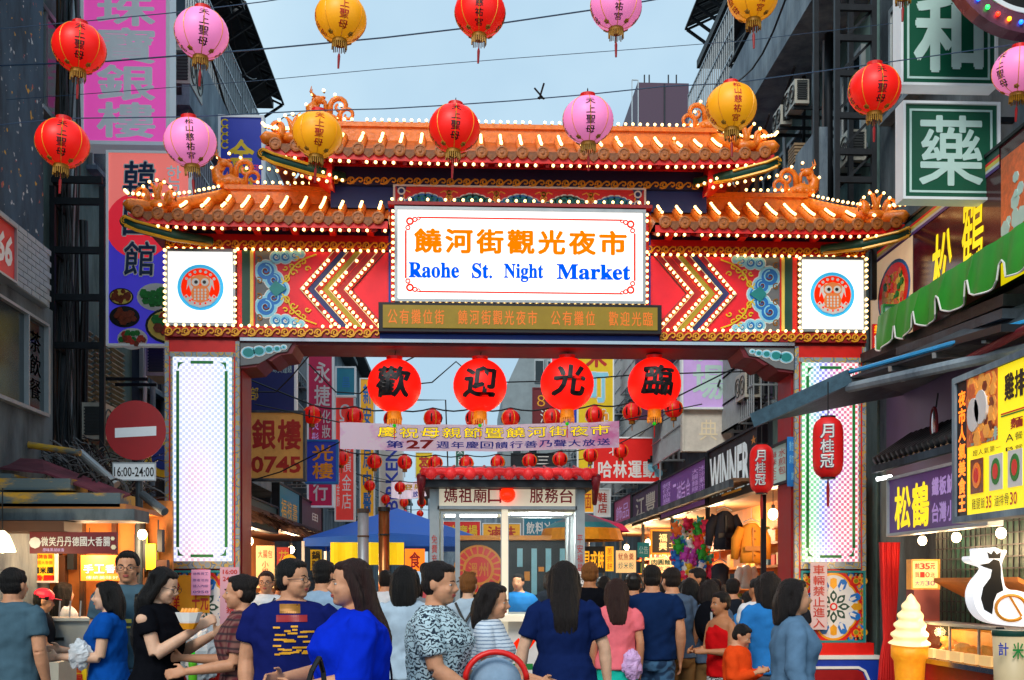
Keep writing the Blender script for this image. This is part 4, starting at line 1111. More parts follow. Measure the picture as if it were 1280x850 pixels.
ac_unit('air_conditioner', 'air conditioner beside the lavender hanging sign', 935, 500, 19.0, 1, sc=.8)
R = rectF(993, 178, 1022, 203, 15.0); t = thing('stacked_planks', 'stack of pale horizontal boards above the right gate roof', 'boards', R.pt(.5, 1))
for k in range(6): M = MB(); R.box(M, 0, k / 6 + .02, 1, (k + .8) / 6, -.3, 0); M.build('board', mat('board_wood', '#8a7355', .7), t)

# ---------------------------------------------------------------- signs
mat('sign_pink', '#f468c0', .4, var=.05, scale=2, emit=.38, ecol='#e84ab0'); mat('sign_pale', '#dde6ea', .45, var=.05, emit=.08)  # glow put into the sign face to brighten it, as if backlit
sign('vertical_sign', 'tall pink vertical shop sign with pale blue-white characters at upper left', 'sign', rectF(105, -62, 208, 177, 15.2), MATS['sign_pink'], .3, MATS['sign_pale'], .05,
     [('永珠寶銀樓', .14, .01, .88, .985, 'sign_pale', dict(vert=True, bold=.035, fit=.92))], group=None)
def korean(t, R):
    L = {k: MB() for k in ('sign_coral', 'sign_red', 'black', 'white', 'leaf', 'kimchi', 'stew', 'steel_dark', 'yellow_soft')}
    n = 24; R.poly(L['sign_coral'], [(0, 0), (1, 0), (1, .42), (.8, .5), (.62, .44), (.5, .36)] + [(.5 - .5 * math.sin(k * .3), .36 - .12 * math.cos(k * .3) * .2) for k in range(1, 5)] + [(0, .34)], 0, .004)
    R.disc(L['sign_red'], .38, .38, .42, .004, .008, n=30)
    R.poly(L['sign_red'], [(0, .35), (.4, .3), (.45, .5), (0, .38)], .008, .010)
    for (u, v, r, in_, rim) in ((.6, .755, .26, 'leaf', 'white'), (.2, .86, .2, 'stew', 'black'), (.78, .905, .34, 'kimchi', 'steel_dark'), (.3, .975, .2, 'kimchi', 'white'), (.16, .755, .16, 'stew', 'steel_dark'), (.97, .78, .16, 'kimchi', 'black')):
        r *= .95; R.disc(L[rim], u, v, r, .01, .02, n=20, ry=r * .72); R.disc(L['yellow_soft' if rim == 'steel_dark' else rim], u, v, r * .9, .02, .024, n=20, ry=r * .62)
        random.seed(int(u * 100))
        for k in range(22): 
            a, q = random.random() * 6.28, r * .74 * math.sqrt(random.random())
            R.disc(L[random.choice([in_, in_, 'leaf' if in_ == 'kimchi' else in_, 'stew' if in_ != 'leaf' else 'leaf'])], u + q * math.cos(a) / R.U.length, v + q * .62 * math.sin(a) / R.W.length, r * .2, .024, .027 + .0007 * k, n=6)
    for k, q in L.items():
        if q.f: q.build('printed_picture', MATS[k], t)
mat('sign_coral', '#f47c74', .45, var=.08, scale=2, emit=.4); mat('sign_red', '#e8283c', .45, var=.05, emit=.35); mat('leaf', '#1e8a32', .5, var=.4, scale=30); mat('kimchi', '#c4341a', .5, var=.4, scale=30); mat('stew', '#8a3a1a', .4, var=.5, scale=25)  # coral and red print glow so the sign looks less dim
mat('sign_indigo', '#4038c0', .45, var=.08, scale=2, emit=.35); mat('ink_navy', '#1a3358', .4)  # indigo panel given the same brightening glow
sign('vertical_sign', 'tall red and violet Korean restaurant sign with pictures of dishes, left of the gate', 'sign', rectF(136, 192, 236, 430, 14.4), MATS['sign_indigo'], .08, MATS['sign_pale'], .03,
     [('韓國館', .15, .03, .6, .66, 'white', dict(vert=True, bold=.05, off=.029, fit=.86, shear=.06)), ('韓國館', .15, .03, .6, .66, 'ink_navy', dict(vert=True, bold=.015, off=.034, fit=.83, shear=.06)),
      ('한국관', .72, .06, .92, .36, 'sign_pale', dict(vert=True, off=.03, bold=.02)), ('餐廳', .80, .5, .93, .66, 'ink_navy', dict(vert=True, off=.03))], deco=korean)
def goldshop(t, R):
    M = MB()
    for k in range(4): R.disc(M, .1, .06 + .08 * k, .07, 0, .006, r0=.045, n=12, a0=30, a1=330)
    M.build('gold_scroll', MATS['yellow'], t)
sign('vertical_sign', 'blue vertical sign with a large yellow gold character behind the left ridge beast', 'sign', rectF(276, 147, 327, 262, 19), MATS['navy'] if 0 else mat('sign_royal', '#2038a8', .4, var=.05, emit=.12), .15, MATS['sign_pale'], .04,
     [('金', .15, .22, .85, .62, 'yellow', dict(bold=.03)), ('銀', .15, .63, .85, .98, 'yellow', dict(bold=.03)), ('印', .78, .5, .93, .62, 'sign_red')], deco=goldshop)
mat('sign_green', '#06583f', .4, var=.06, scale=2); mat('sign_mint', '#bfe3dc', .45, var=.06)
def border(mm, i=.05, w=.02):
    def f(t, R):
        M = MB(); a, b = i, i * R.U.length / R.W.length; c, d = w / R.U.length, w / R.W.length
        for q in ((a, b, 1 - a, b + d), (a, 1 - b - d, 1 - a, 1 - b), (a, b + d, a + c, 1 - b - d), (1 - a - c, b + d, 1 - a, 1 - b - d)): R.box(M, *q, 0, .006)
        M.build('border', MATS[mm], t)
    return f
sign('pharmacy_sign', 'upper dark green square sign with one big pale character at top right', 'sign', rectF(1128, -18, 1243, 105, 10.4), MATS['sign_green'], .16, MATS['sign_pale'], .025,
     [('和', .08, .06, .92, .93, 'sign_mint', dict(bold=.04, fit=.85))], deco=border('sign_mint'), bracket=(.35, 0))
sign('pharmacy_sign', 'lower dark green square sign with one pale character above the food stall banner', 'sign', rectF(1131, 131, 1246, 247, 10.4), MATS['sign_green'], .16, MATS['sign_pale'], .025,
     [('藥', .1, .06, .9, .93, 'sign_mint', dict(bold=.018, fit=.85))], deco=border('sign_mint'), bracket=(.35, 0))
# neon wheel
c = P(1288, -66, 9.6); t = thing('neon_wheel', 'round dark sign with coloured bulbs round its rim at top right corner', 'neon sign', c)
R = Rect((c.x - .8, 9.6, c.z - .8), (1.6, 0, 0), (0, 0, 1.6), (0, -1, 0))
M = MB(); R.disc(M, .5, .5, .58, -.12, 0, n=40); M.build('disc', MATS['black'], t)
M = MB(); R.disc(M, .5, .5, .77, -.12, .03, r0=.58, n=48); M.build('rim', mat('neon_rim', '#7a4a60', .25, .3, var=.3), t)
M = MB(); R.disc(M, .5, .5, .60, .03, .04, r0=.56, n=90); M.build('toothed_ring', MATS['sign_pale'], t)
for k in range(40):
    a = 2 * math.pi * k / 40; colr = ['#ff9010', '#ff2a10', '#20ff50', '#1060ff'][k % 4]
    M = MB(); M.ell(R.pt(.5 + .69 * math.cos(a) / 1.6, .5 + .69 * math.sin(a) / 1.6, .05), .02, .02, .02, 8, 5); M.build('coloured_bulb', mat('neon' + colr, colr, .3, var=0, emit=3.5), t)

# signs seen through the gate
mat('sign_ochre', '#cc9448', .5, var=.25, scale=3, emit=.1); mat('sign_maroon', '#b01a4a', .45, var=.08, emit=.12); mat('sign_teal', '#1a7a94', .5, var=.12, emit=.08); mat('sign_coral2', '#ec4640', .45, var=.08, emit=.15); mat('sign_amber', '#f0ac20', .5, var=.1, emit=.15)  # faint glow put into these boards to brighten them, as if backlit
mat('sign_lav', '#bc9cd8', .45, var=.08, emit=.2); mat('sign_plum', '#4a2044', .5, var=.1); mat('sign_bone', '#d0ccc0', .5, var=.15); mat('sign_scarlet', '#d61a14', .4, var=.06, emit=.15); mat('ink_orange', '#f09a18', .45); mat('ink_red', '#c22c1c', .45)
S2 = lambda lab, x0, y0, x1, y1, Y, m, tx, fr='sign_pale', **k: sign('hanging_sign', lab, 'sign', rectF(x0, y0, x1, y1, Y), MATS[m], k.pop('depth', .15), MATS[fr], k.pop('fw', .035), tx, **k)
S2('plain dark blue board above the ochre gold-shop sign', 311, 452, 368, 514, 18.2, 'navy', [('珠寶鐘錶', .52, .02, .95, .24, 'sign_mint'), ('部', .03, .5, .22, .8, 'yellow')])
S2('worn ochre sign with red characters and the digits 0745', 308, 516, 379, 598, 17.4, 'sign_ochre', [('銀樓', .08, .08, .98, .58, 'ink_red', dict(bold=.04)), ('0745', .08, .66, .96, .92, 'ink_red', dict(whole=True, bold=.03))], fr='beam_grey')
S2('tall crimson vertical sign with white characters beyond the left of the gate', 386, 400, 415, 632, 23, 'sign_maroon', [('永捷', .2, .22, .95, .47, 'white', dict(vert=True, bold=.025)), ('化妝品', .55, .48, .95, .72, 'white', dict(vert=True, bold=.02)), ('燙髮', .1, .5, .45, .7, 'sign_lav', dict(vert=True)), ('行', .15, .86, .85, .98, 'white', dict(bold=.025))])
S2('small blue sign with two large orange characters', 384, 552, 420, 602, 19.4, 'sign_royal', [('光樓', .14, .06, .94, .95, 'ink_orange', dict(vert=True, bold=.03))], fr='mid_blue')
S2('small teal sign above the tall coral sign', 421, 460, 443, 494, 26.5, 'sign_teal', [('昌', .3, .3, .75, .75, 'mid_blue')])
S2('tall coral red jeweller sign with an omega shape at its top', 420, 496, 442, 650, 27, 'sign_coral2', [('Ω', .2, .06, .85, .2, 'sign_pale', dict(whole=True)), ('鑽積金店', .3, .32, .9, .92, 'sign_pale', dict(vert=True)), ('純金飾', .03, .6, .22, .9, 'sign_pale', dict(vert=True))])
S2('narrow amber and blue vertical sign beside the tall coral sign', 451, 474, 467, 645, 34, 'sign_amber', [('新安藥局中醫', .15, .03, .85, .98, 'mid_blue', dict(vert=True, bold=.03))])
S2('white vertical sign with blue capital letters reading upwards', 475, 558, 503, 640, 36, 'white', [('BIRKEN', .25, .03, .8, .97, 'sign_royal', dict(vert=True, whole=True, bold=.02))])
S2('tall yellow sign with blue and orange outlined characters right of the third lantern', 723, 400, 766, 600, 30, 'yellow', [('米', .2, .16, .85, .3, 'ink_red', dict(bold=.05)), ('町', .2, .32, .88, .52, 'white', dict(bold=.08)), ('町', .2, .32, .88, .52, 'sky_blue', dict(bold=.04, off=.012)), ('當', .2, .55, .88, .73, 'white', dict(bold=.08)), ('當', .2, .55, .88, .73, 'ink_orange', dict(bold=.03, off=.012)), ('舖', .2, .76, .88, .93, 'purple')])
S2('dark maroon sign with gold ring half behind the third big lantern', 667, 486, 692, 532, 33, 'maroon', [('８', .15, .15, .6, .5, 'gold'), ('泳', .3, .55, .9, .95, 'sign_pale')], fr='maroon')
S2('brick red panel behind the top of the third big lantern', 690, 440, 722, 500, 35, 'sign_red', [('大', .3, .1, .8, .5, 'sign_pale')])
S2('blackish sign with yellow lettering above the booth roof', 640, 568, 700, 600, 32, 'steel_dark', [('小吃', .1, .5, .9, .95, 'yellow', dict(bold=.05)), ('三', .5, .05, .8, .4, 'white')], fr='steel_dark')
S2('plain plum vertical board behind the fourth big lantern', 797, 400, 852, 522, 25, 'sign_plum', [], fr='sign_plum')
S2('lavender vertical sign with white characters near the right pier', 854, 395, 915, 509, 20.5, 'sign_lav', [('廣場', .16, .1, .86, .93, 'sign_mint', dict(vert=True, bold=.04))], fr='sign_pale')
S2('blank bone-white board under the lavender sign', 855, 513, 913, 562, 20.6, 'sign_bone', [('典', .3, .2, .75, .8, 'cream')], fr='sign_bone')
def hal(t, R):
    M = MB(); R.disc(M, .90, .66, .12, 0, .02, n=14); R.disc(M, .99, .8, .1, 0, .02, n=12); M.build('shoe_picture', MATS['sky_blue'], t)
    M = MB(); R.box(M, .82, .48, .98, .56, 0, .05); R.box(M, .86, .4, .94, .48, 0, .05); M.build('hat_picture', MATS['black'], t)
S2('wide scarlet signboard with white brush characters right of the booth', 742, 548, 824, 602, 26.5, 'sign_scarlet', [('哈林運動', .06, .5, .97, .93, 'white', dict(bold=.035)), ('北', .22, .06, .42, .42, 'white')], deco=hal)

S2('pale yellow far sign above the booth roof left end', 520, 566, 540, 596, 40, 'yellow', [('茶', .15, .1, .85, .9, 'ink_red', dict(bold=.04))])
S2('small green far sign beside the grey end wall', 570, 548, 580, 590, 50, 'sign_green', [('藥局', .15, .05, .85, .95, 'sign_pale', dict(vert=True))])
S2('far white and red sign over the right-hand stalls', 744, 612, 762, 645, 34, 'white', [('鞋', .15, .1, .85, .5, 'ink_red', dict(bold=.03)), ('店', .15, .5, .85, .9, 'ink_red', dict(bold=.03))])
S2('far amber board beyond the scarlet signboard', 722, 612, 742, 640, 38, 'sign_amber', [('麵', .1, .1, .9, .9, 'ink_maroon' if 0 else 'ink_red')])
S2('blue far board between the grey wall and the maroon sign', 700, 505, 722, 540, 38, 'sign_royal', [('行', .15, .1, .85, .9, 'white')])
S2('red lit board far down the street under the lantern strings', 545, 652, 600, 676, 45, 'sign_scarlet', [('小吃廣場', .05, .15, .95, .85, 'yellow', dict(bold=.03))])
S2('yellow lit board far down the street beside the red one', 604, 655, 650, 676, 44, 'sign_amber', [('滷味', .1, .1, .9, .9, 'ink_red', dict(bold=.03))])
S2('teal lit board far down the street behind the booth', 655, 648, 705, 672, 42, 'sign_teal', [('飲料冰品', .05, .15, .95, .85, 'white', dict(bold=.03))])
# shop board rows along both sides
mat('board_purple', '#6a3f8e', .45, var=.15, scale=3, emit=.12); mat('board_grape', '#4c3556', .5, var=.1); mat('board_pinkish', '#a04a74', .5, var=.12, emit=.1); mat('weathered_white', '#d0dce0', .7, var=.2, scale=20, emit=.25)  # weathered_white: worn tone plus a glow that lifts the dim letters
XR = 3.75
def sboard(lab, x0, x1, y0n, y1n, X, m, tx, fr='steel_dark', ref=1, **k):
    R = rectS(x0, x1, y0n, y1n, X, ref)
    if X < 0: R = Rect(R.o, R.U, R.W, (1, 0, 0))
    return sign('shop_board', lab, 'sign', R, MATS[m], .1, MATS[fr], .03, tx, **k)
sboard('small pinkish end board of the shop sign row on the right', 768, 789, 617, 653, XR, 'board_pinkish', [('飾品', .1, .2, .9, .8, 'sign_lav')])
sboard('grape-brown shop board with grey lettering, second from the far end', 791, 824, 602, 645, XR, 'board_grape', [('江豐', .12, .15, .9, .85, 'sign_bone', dict(bold=.02))])
sboard('purple and blue shop board with rows of small white writing', 826, 883, 573, 630, XR, 'board_purple', [('二神旨食', .3, .2, .7, .85, 'sign_lav'), ('蚵仔煎臭豆腐', .04, .1, .27, .9, 'sign_lav', dict(vert=True)), ('大腸麵線肉圓', .72, .1, .86, .9, 'sign_lav', dict(vert=True)), ('冰沙果汁飲料', .86, .1, .98, .9, 'sign_lav', dict(vert=True))])
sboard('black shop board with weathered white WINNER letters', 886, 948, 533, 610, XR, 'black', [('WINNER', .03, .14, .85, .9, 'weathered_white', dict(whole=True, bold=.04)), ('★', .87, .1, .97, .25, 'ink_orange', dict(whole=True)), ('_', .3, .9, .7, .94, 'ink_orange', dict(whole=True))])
sboard('white notice board with red writing behind the right column', 959, 985, 552, 600, XR, 'sign_mint', [('海味大王', .1, .1, .5, .9, 'ink_red', dict(vert=True)), ('水煎包', .55, .1, .92, .8, 'ink_red', dict(vert=True))])
sboard('green-brown roof board with little lamps inside the left of the gate', 312, 346, 622, 656, -3.1, 'green_dark', [], ref=0)
sboard('slate blue shop board with yellow scribble inside the left of the gate', 348, 374, 605, 660, -3.1, 'sign_teal', [('福祿壽', .1, .25, .9, .8, 'sign_amber')], ref=0)
sboard('mauve shop board with a small white mark on the left row', 376, 402, 622, 660, -3.1, 'board_grape', [('田', .5, .3, .8, .6, 'sign_pale')], ref=0)
R = rectF(984, 546, 1001, 608, 12.65); 
sign('notice', 'blue paper notice taped on the inner red column at right', 'notice', rectF(984, 546, 1000, 608, 12.72), mat('notice_blue', '#1a7ac8', .5, var=.06), .01, None, 0, [('攤位管理', .15, .08, .85, .3, 'sky_blue'), ('請勿停車', .15, .35, .85, .55, 'sky_blue'), ('謝謝', .3, .7, .9, .88, 'sky_blue')])
# ---------------------------------------------------------------- wires
mat('wire', '#2c4864', .6, var=0); mat('lantern_red', '#f0160e', .45, var=.06, emit=.32, ecol='#f01808', scale=3); mat('lantern_pink', '#f88cc4', .45, var=.05, emit=.34, ecol='#f884c4', scale=3)
mat('lantern_yellow', '#f5a40e', .45, var=.08, emit=.28, ecol='#f0a010', scale=3); mat('ink_black', '#0c0e16', .5, var=0); mat('ink_crimson', '#c4101c', .5, var=0); mat('tassel_gold', '#a87818', .5, .2, var=.3, scale=40)
mat('big_red', '#fb1006', .5, var=.03, emit=.75, ecol='#fa1206')
def wire(label, pts, Y, r=.012, sag=.0, group='overhead wires'):
    q = [P(x, y, Y) for x, y in pts]
    M = MB(); M.tube(q, r, 5)
    return M.build('overhead_wire', MATS['wire'], label=label, cat='cable', group=group)
def wavy(pts, n=5): return pts
wire('top wire sloping up from the upper left past the red and pink lanterns', [(-60, 44), (0, 36), (99, 27), (215, 16), (330, 2), (420, -12)], 9.55, .0045)
wire('thick wire running behind the yellow lantern at the top and up to the right', [(-60, 84), (0, 82), (130, 77), (320, 62), (480, 47), (600, 33), (640, 27), (770, 8), (860, -8)], 11.3, .008)
wire('thin pale wire crossing the sky below the thick wire', [(-40, 128), (100, 118), (320, 101), (480, 86), (640, 73), (800, 61), (930, 51), (1100, 31), (1200, 20), (1300, 8)], 11.5, .0035)
wire('wire carrying the lower row of round lanterns', [(-40, 158), (0, 156), (78, 148), (238, 146), (397, 138), (480, 136), (568, 131), (640, 126), (735, 118), (830, 108), (914, 104), (1093, 80), (1180, 68), (1272, 55), (1330, 46)], 9.45, .005)
wire('short wire at top right by the yellow lantern', [(700, -20), (770, -23), (942, -29), (1130, -45)], 9.5, .008)
M = MB(); q = P(676, 124, 9.44)
for a, b in (((-8, -12), (4, 2)), ((4, -18), (-2, 2)), ((-4, 0), (5, 1))): M.tube([P(676 + a[0], 122 + a[1], 9.44), P(676 + b[0], 122 + b[1], 9.44)], .008, 4)
M.build('wire_knot', MATS['black'], label='small crossed knot of wire left on the lantern wire against the sky', cat='knot')

# ---------------------------------------------------------------- round lanterns
def lantern_proto(mm, inkm, R0=.2225, label='', text_a='天上聖母', text_b='松山慈祐宮'):
    t = thing('round_lantern', label, 'lantern', (0, 0, 0), 'round temple lanterns on the overhead wires')
    n, k = 48, 40; H = .85; rows = []
    for i in range(k + 1):
        a = math.pi * (i / k) - math.pi / 2; a = max(-1.33, min(1.33, a)); z = R0 * .92 * math.sin(a)
        rib = 1 + .006 * math.cos(i * math.pi)
        rows.append([V((R0 * math.cos(a) * rib * (1 - .010 * (j % 6 == 0)) * math.cos(2 * math.pi * j / n), R0 * math.cos(a) * rib * (1 - .010 * (j % 6 == 0)) * math.sin(2 * math.pi * j / n), z)) for j in range(n)])
    M = MB(); M.rings(rows); M.build('shade', MATS[mm], t, smooth=True)
    zt = R0 * .92 * math.sin(1.33); r1 = R0 * math.cos(1.33)
    M = MB(); M.lathe([(r1 * 1.1, zt - .01), (r1 * 1.25, zt + .0), (r1 * 1.25, zt + .03), (r1 * .9, zt + .034), (.01, zt + .034)], n=20); M.build('top_collar', MATS['red'], t)
    M = MB(); M.tube([V((0, 0, zt + .03)), V((0, 0, zt + .07))], .006, 5); M.tube([V((0, .012 * math.cos(a), zt + .07 + .012 * math.sin(a))) for a in (0, 1.5, 3, 4.5, 6.28)], .003, 4); M.build('hook', MATS['steel_dark'], t)
    M = MB(); M.lathe([(r1 * 1.2, -zt + .01), (r1 * 1.3, -zt - .03), (r1 * 1.05, -zt - .04)], n=20); cb = M.build('bottom_collar', MATS['tassel_gold'], t)
    M = MB()
    for j in range(22):
        a = 2 * math.pi * j / 22; x, y = r1 * 1.2 * math.cos(a), r1 * 1.2 * math.sin(a); M.box(x - .004, y - .004, -zt - .075 - .008 * (j % 3), x + .004, y + .004, -zt - .03)
    M.build('fringe', MATS['tassel_gold'], cb, kind='stuff')
    M = MB(); M.tube([V((0, 0, -zt - .04)), V((0, 0, -zt - .12))], .004, 5); M.tube([V((0, 0, -zt - .12)), V((0, 0, -zt - .14)), V((0, 0, -zt - .25))], [.008, .013, .009], 7); M.build('tassel', MATS['red_deep'], t)
    M = MB()
    for j in range(8):
        a = 2 * math.pi * j / 8; M.tube([V((R0 * 1.004 * math.cos(b) * math.cos(a), R0 * 1.004 * math.cos(b) * math.sin(a), R0 * .92 * math.sin(b) * 1.004)) for b in [(-1.3 + 2.6 * q / 14) for q in range(15)]], .0035, 4)
    M.build('gold_piping', MATS['gold'], t)
    M = MB()
    def column(txt, yaw, az0, dz, sz):
        for q, c in enumerate(txt):
            vs, fs = glyphs(c, 0., 2); xs = [p[0] for p in vs]; ys = [p[1] for p in vs]; mx_, my_ = (min(xs) + max(xs)) / 2, (min(ys) + max(ys)) / 2
            for kk in range(3):
              out = []; ox, oy = ((-.02, -.01), (.02, -.01), (0, .02))[kk]
              for x, y in vs:
                x, y = x + ox, y + oy
                lat = (az0 - dz * q) + (y - my_) * sz / R0; lon = yaw + (x - mx_) * sz / (R0 * max(.4, math.cos(az0 - dz * q)))
                rr = R0 * (1.008 + .001 * kk)
                out.append(V((rr * math.cos(lat) * math.sin(lon), -rr * math.cos(lat) * math.cos(lon), rr * .92 * math.sin(lat))))
              M.add(out, fs)
    for qd in range(4):
        yaw = rad(90 * qd)
        if qd % 2 == 0: column(text_a, yaw, .52, .42, .084)
        else: column(text_b, yaw, .60, .37, .073)
    M.build('lettering', MATS[inkm], t)
    M = MB()
    for qd in range(4):       # gilt blossoms near the bottom
        a = rad(90 * qd + 40); 
        for w_ in range(5):
            b = -1.0 + .07 * math.sin(w_ * 1.26); aa = a + .11 * math.cos(w_ * 1.26); M.ell(V((R0 * math.cos(b) * math.cos(aa), R0 * math.cos(b) * math.sin(aa), R0 * .92 * math.sin(b))), .012, .012, .012, 6, 4)
    M.build('gilt_flower', MATS['tassel_gold'], t)
    return t
def full_copy(t):
    c = t.copy(); COL.objects.link(c)
    for ch in [o for o in COL.objects if o.parent == t]:
        d = ch.copy(); COL.objects.link(d); d.parent = c
        for g in [o for o in COL.objects if o.parent == ch]:
            e = g.copy(); COL.objects.link(e); e.parent = d
    return c
LN = {'r': lantern_proto('lantern_red', 'ink_black'), 'p': lantern_proto('lantern_pink', 'ink_black'), 'y': lantern_proto('lantern_yellow', 'ink_crimson')}
used = set()
spots = [('r', 99, 60, 33, 20, 'red round lantern at upper left in front of the pink sign'), ('p', 252, 42, 34, 18, 'pink round lantern at the top just right of the pink sign'), ('y', 426, 23, 33, 15, 'yellow round lantern with red writing high against the sky'),
         ('r', 600, 16, 33, -92, 'red round lantern cut by the top edge near the middle'), ('p', 770, 8, 33.5, -90, 'pink round lantern cut by the top edge right of centre'), ('y', 941, -4, 33, -80, 'yellow round lantern cut by the top edge before the dark building'),
         ('r', 78, 179, 33, 18, 'red round lantern at far left below another red one'), ('p', 238, 178, 33, 102, 'pink round lantern above the red and violet Korean sign'), ('y', 397, 168, 32, 12, 'yellow round lantern overlapping the left end of the upper gate roof'),
         ('r', 568, 161, 33, 4, 'red round lantern hanging over the middle of the upper gate roof'), ('p', 735, 150, 33, 0, 'pink round lantern hanging over the upper gate roof'), ('y', 914, 134, 33, -88, 'yellow round lantern overlapping the right end of the upper gate roof'),
         ('r', 1093, 112, 34, -2, 'red round lantern beside the green pharmacy signs'), ('p', 1273, 89, 33, -70, 'pink round lantern cut by the right edge of the picture'), ('r', 1130, -34, 33, 10, 'red lantern mostly above the frame with only its gold fringe showing')]
for k, x, y, r, rz, lab in spots:
    Y = .2225 * 1400 / r * 1.0; p = P(x, y, Y)
    t = LN[k] if k not in used else full_copy(LN[k]); used.add(k); place(t, p, rad(rz), lab, scale=(.96, .96, random.uniform(.93, .97))); t.rotation_euler[0] = rad(random.uniform(-4, 4)); t.rotation_euler[1] = rad(random.uniform(-4, 4))
# drop cords to the wire are the hooks themselves

# four welcome lanterns
CH = '歡迎光臨'
def big_lantern():
    R0 = .31; t = thing('welcome_lantern', '', 'lantern', (0, 0, 0), 'big red welcome lanterns under the gate')
    rows = []; n, k = 40, 30
    for i in range(k + 1):
        a = -1.36 + 2.72 * i / k; rib = 1 + .004 * math.cos(i * math.pi)
        rows.append([V((R0 * math.cos(a) * rib * math.cos(2 * math.pi * j / n), R0 * math.cos(a) * rib * math.sin(2 * math.pi * j / n), R0 * math.sin(a))) for j in range(n)])
    M = MB(); M.rings(rows); M.build('shade', MATS['big_red'], t, smooth=True)
    z = R0 * math.sin(1.36)
    M = MB(); M.lathe([(.09, z - .01), (.095, z + .03), (.01, z + .03)], n=16); M.build('top_collar', MATS['red'], t)
    M = MB(); M.tube([V((0, 0, z)), V((.02, 0, z + .14)), V((.05, 0, z + .22))], .005, 4); M.build('hook', MATS['black'], t)
    M = MB(); M.lathe([(.075, -z + .01), (.08, -z - .03), (.08, -z - .09)], n=16); cb = M.build('bottom_collar', mat('fringe_orange', '#e88a10', .5, var=.3, scale=30, emit=.2, ecol='#e88a10'), t)
    M = MB()
    for j in range(18): a = 2 * math.pi * j / 18; M.box(.08 * math.cos(a) - .005, .08 * math.sin(a) - .005, -z - .14 - .01 * (j % 2), .08 * math.cos(a) + .005, .08 * math.sin(a) + .005, -z - .088)
    M.build('fringe', MATS['fringe_orange'], cb, kind='stuff')
    M = MB(); M.ell((0, 0, -z - .16), .022, .022, .022, 8, 6); M.build('green_bead', mat('bead_green', '#18d018', .3, emit=.3), t)
    M = MB(); M.tube([V((0, 0, -z - .16)), V((0, 0, -z - .32))], .005, 4); M.build('tassel', MATS['red'], t)
    return t
for i, (x, y) in enumerate(((493, 482), (600, 482), (709, 480), (818, 480))):
    t = big_lantern(); M = MB(); R0 = .31
    vs, fs = glyphs(CH[i], 0., 3); xs = [p[0] for p in vs]; ys = [p[1] for p in vs]; mx_, my_ = (min(xs) + max(xs)) / 2, (min(ys) + max(ys)) / 2; sz = .40
    for q, (ox, oy) in enumerate(((0, 0), (.034, .012), (-.034, -.012), (.014, -.034), (-.014, .034), (.03, -.02), (-.03, .02))):
        out = []
        for u, v in vs:
            X_, Z_ = (u - mx_ + ox) * sz * .95 + (v - my_) * .04, (v - my_ + oy) * sz * .9; X_ += 0
            d = R0 * 1.035 + q * .0006; out.append(V((X_, -math.sqrt(max(.001, d * d - X_ * X_ - Z_ * Z_)), Z_)))
        M.add(out, fs)
    M.build('lettering', MATS['ink_black'], t)
    place(t, P(x, y, 13.0), 0, 'first', None)
    t['label'] = ['big red lantern with black character huan, leftmost of the four under the gate', 'big red lantern with black character ying, second from left under the gate', 'big red lantern with black character guang, third from left under the gate', 'big red lantern with black character lin, rightmost of the four under the gate'][i]

# small red lanterns strung across the street beyond the gate
def small_lantern():
    t = thing('small_lantern', '', 'lantern', (0, 0, 0), 'small red lanterns strung across the street'); R0 = .15
    rows = []; n, k = 20, 12
    for i in range(k + 1):
        a = -1.3 + 2.6 * i / k; rows.append([V((R0 * math.cos(a) * (1 - .03 * (j % 4 == 0)) * math.cos(2 * math.pi * j / n), R0 * math.cos(a) * (1 - .03 * (j % 4 == 0)) * math.sin(2 * math.pi * j / n), R0 * .98 * math.sin(a))) for j in range(n)])
    M = MB(); M.rings(rows); M.build('shade', mat('small_red', '#e01410', .4, var=.05, emit=.16, ecol='#e81408'), t, smooth=True)
    z = R0 * .96
    M = MB(); M.lathe([(.05, z - .02), (.052, z + .012), (.005, z + .012)], n=12); M.build('top_collar', MATS['red_deep'], t)
    M = MB(); M.lathe([(.05, -z + .02), (.05, -z - .05), (.02, -z - .05)], n=12); M.tube([V((0, 0, -z - .05)), V((0, 0, -z - .16))], .008, 5); M.build('fringe', MATS['gold_dark'], t)
    M = MB()
    for a in (-.0, 1.57, 3.14, 4.71): M.tube([V((R0 * 1.01 * math.cos(b) * math.sin(a), -R0 * 1.01 * math.cos(b) * math.cos(a), R0 * .99 * math.sin(b))) for b in (-1, -.5, 0, .5, 1)], .008, 4)
    M.build('gold_piping', MATS['gold'], t)
    M = MB()
    for a in (-.5, .9, 2.3, 3.9): M.tube([V((R0 * 1.012 * math.cos(b) * math.sin(a), -R0 * 1.012 * math.cos(b) * math.cos(a), R0 * .99 * math.sin(b))) for b in (-.45, 0, .45)], [.012, .016, .01], 4)
    M.build('lettering', MATS['ink_black'], t)
    return t
sl = small_lantern(); first = True
rows_ = [(17.5, [(390, 519), (443, 521), (491, 524), (541, 523), (593, 523), (638, 523), (690, 522), (743, 519), (790, 515), (842, 511)], 12), (24, [(427, 573), (468, 577), (506, 578), (544, 579), (583, 579), (622, 578), (662, 576), (700, 574), (738, 569), (776, 564)], 9.5),
         (30, [(462, 607), (500, 609), (538, 609)], 7), (36, [(482, 624), (505, 628), (527, 628), (550, 626)], 6), (46, [(505, 641), (525, 642), (545, 641)], 4.5)]
names = ['first', 'second', 'third', 'fourth', 'fifth', 'sixth', 'seventh', 'eighth', 'ninth', 'tenth']
rn = ['in the nearest small string behind the gate', 'in the string just above the booth roof', 'in the third string beyond the gate', 'in the fourth string above the blue tent', 'in the farthest string above the blue tent']
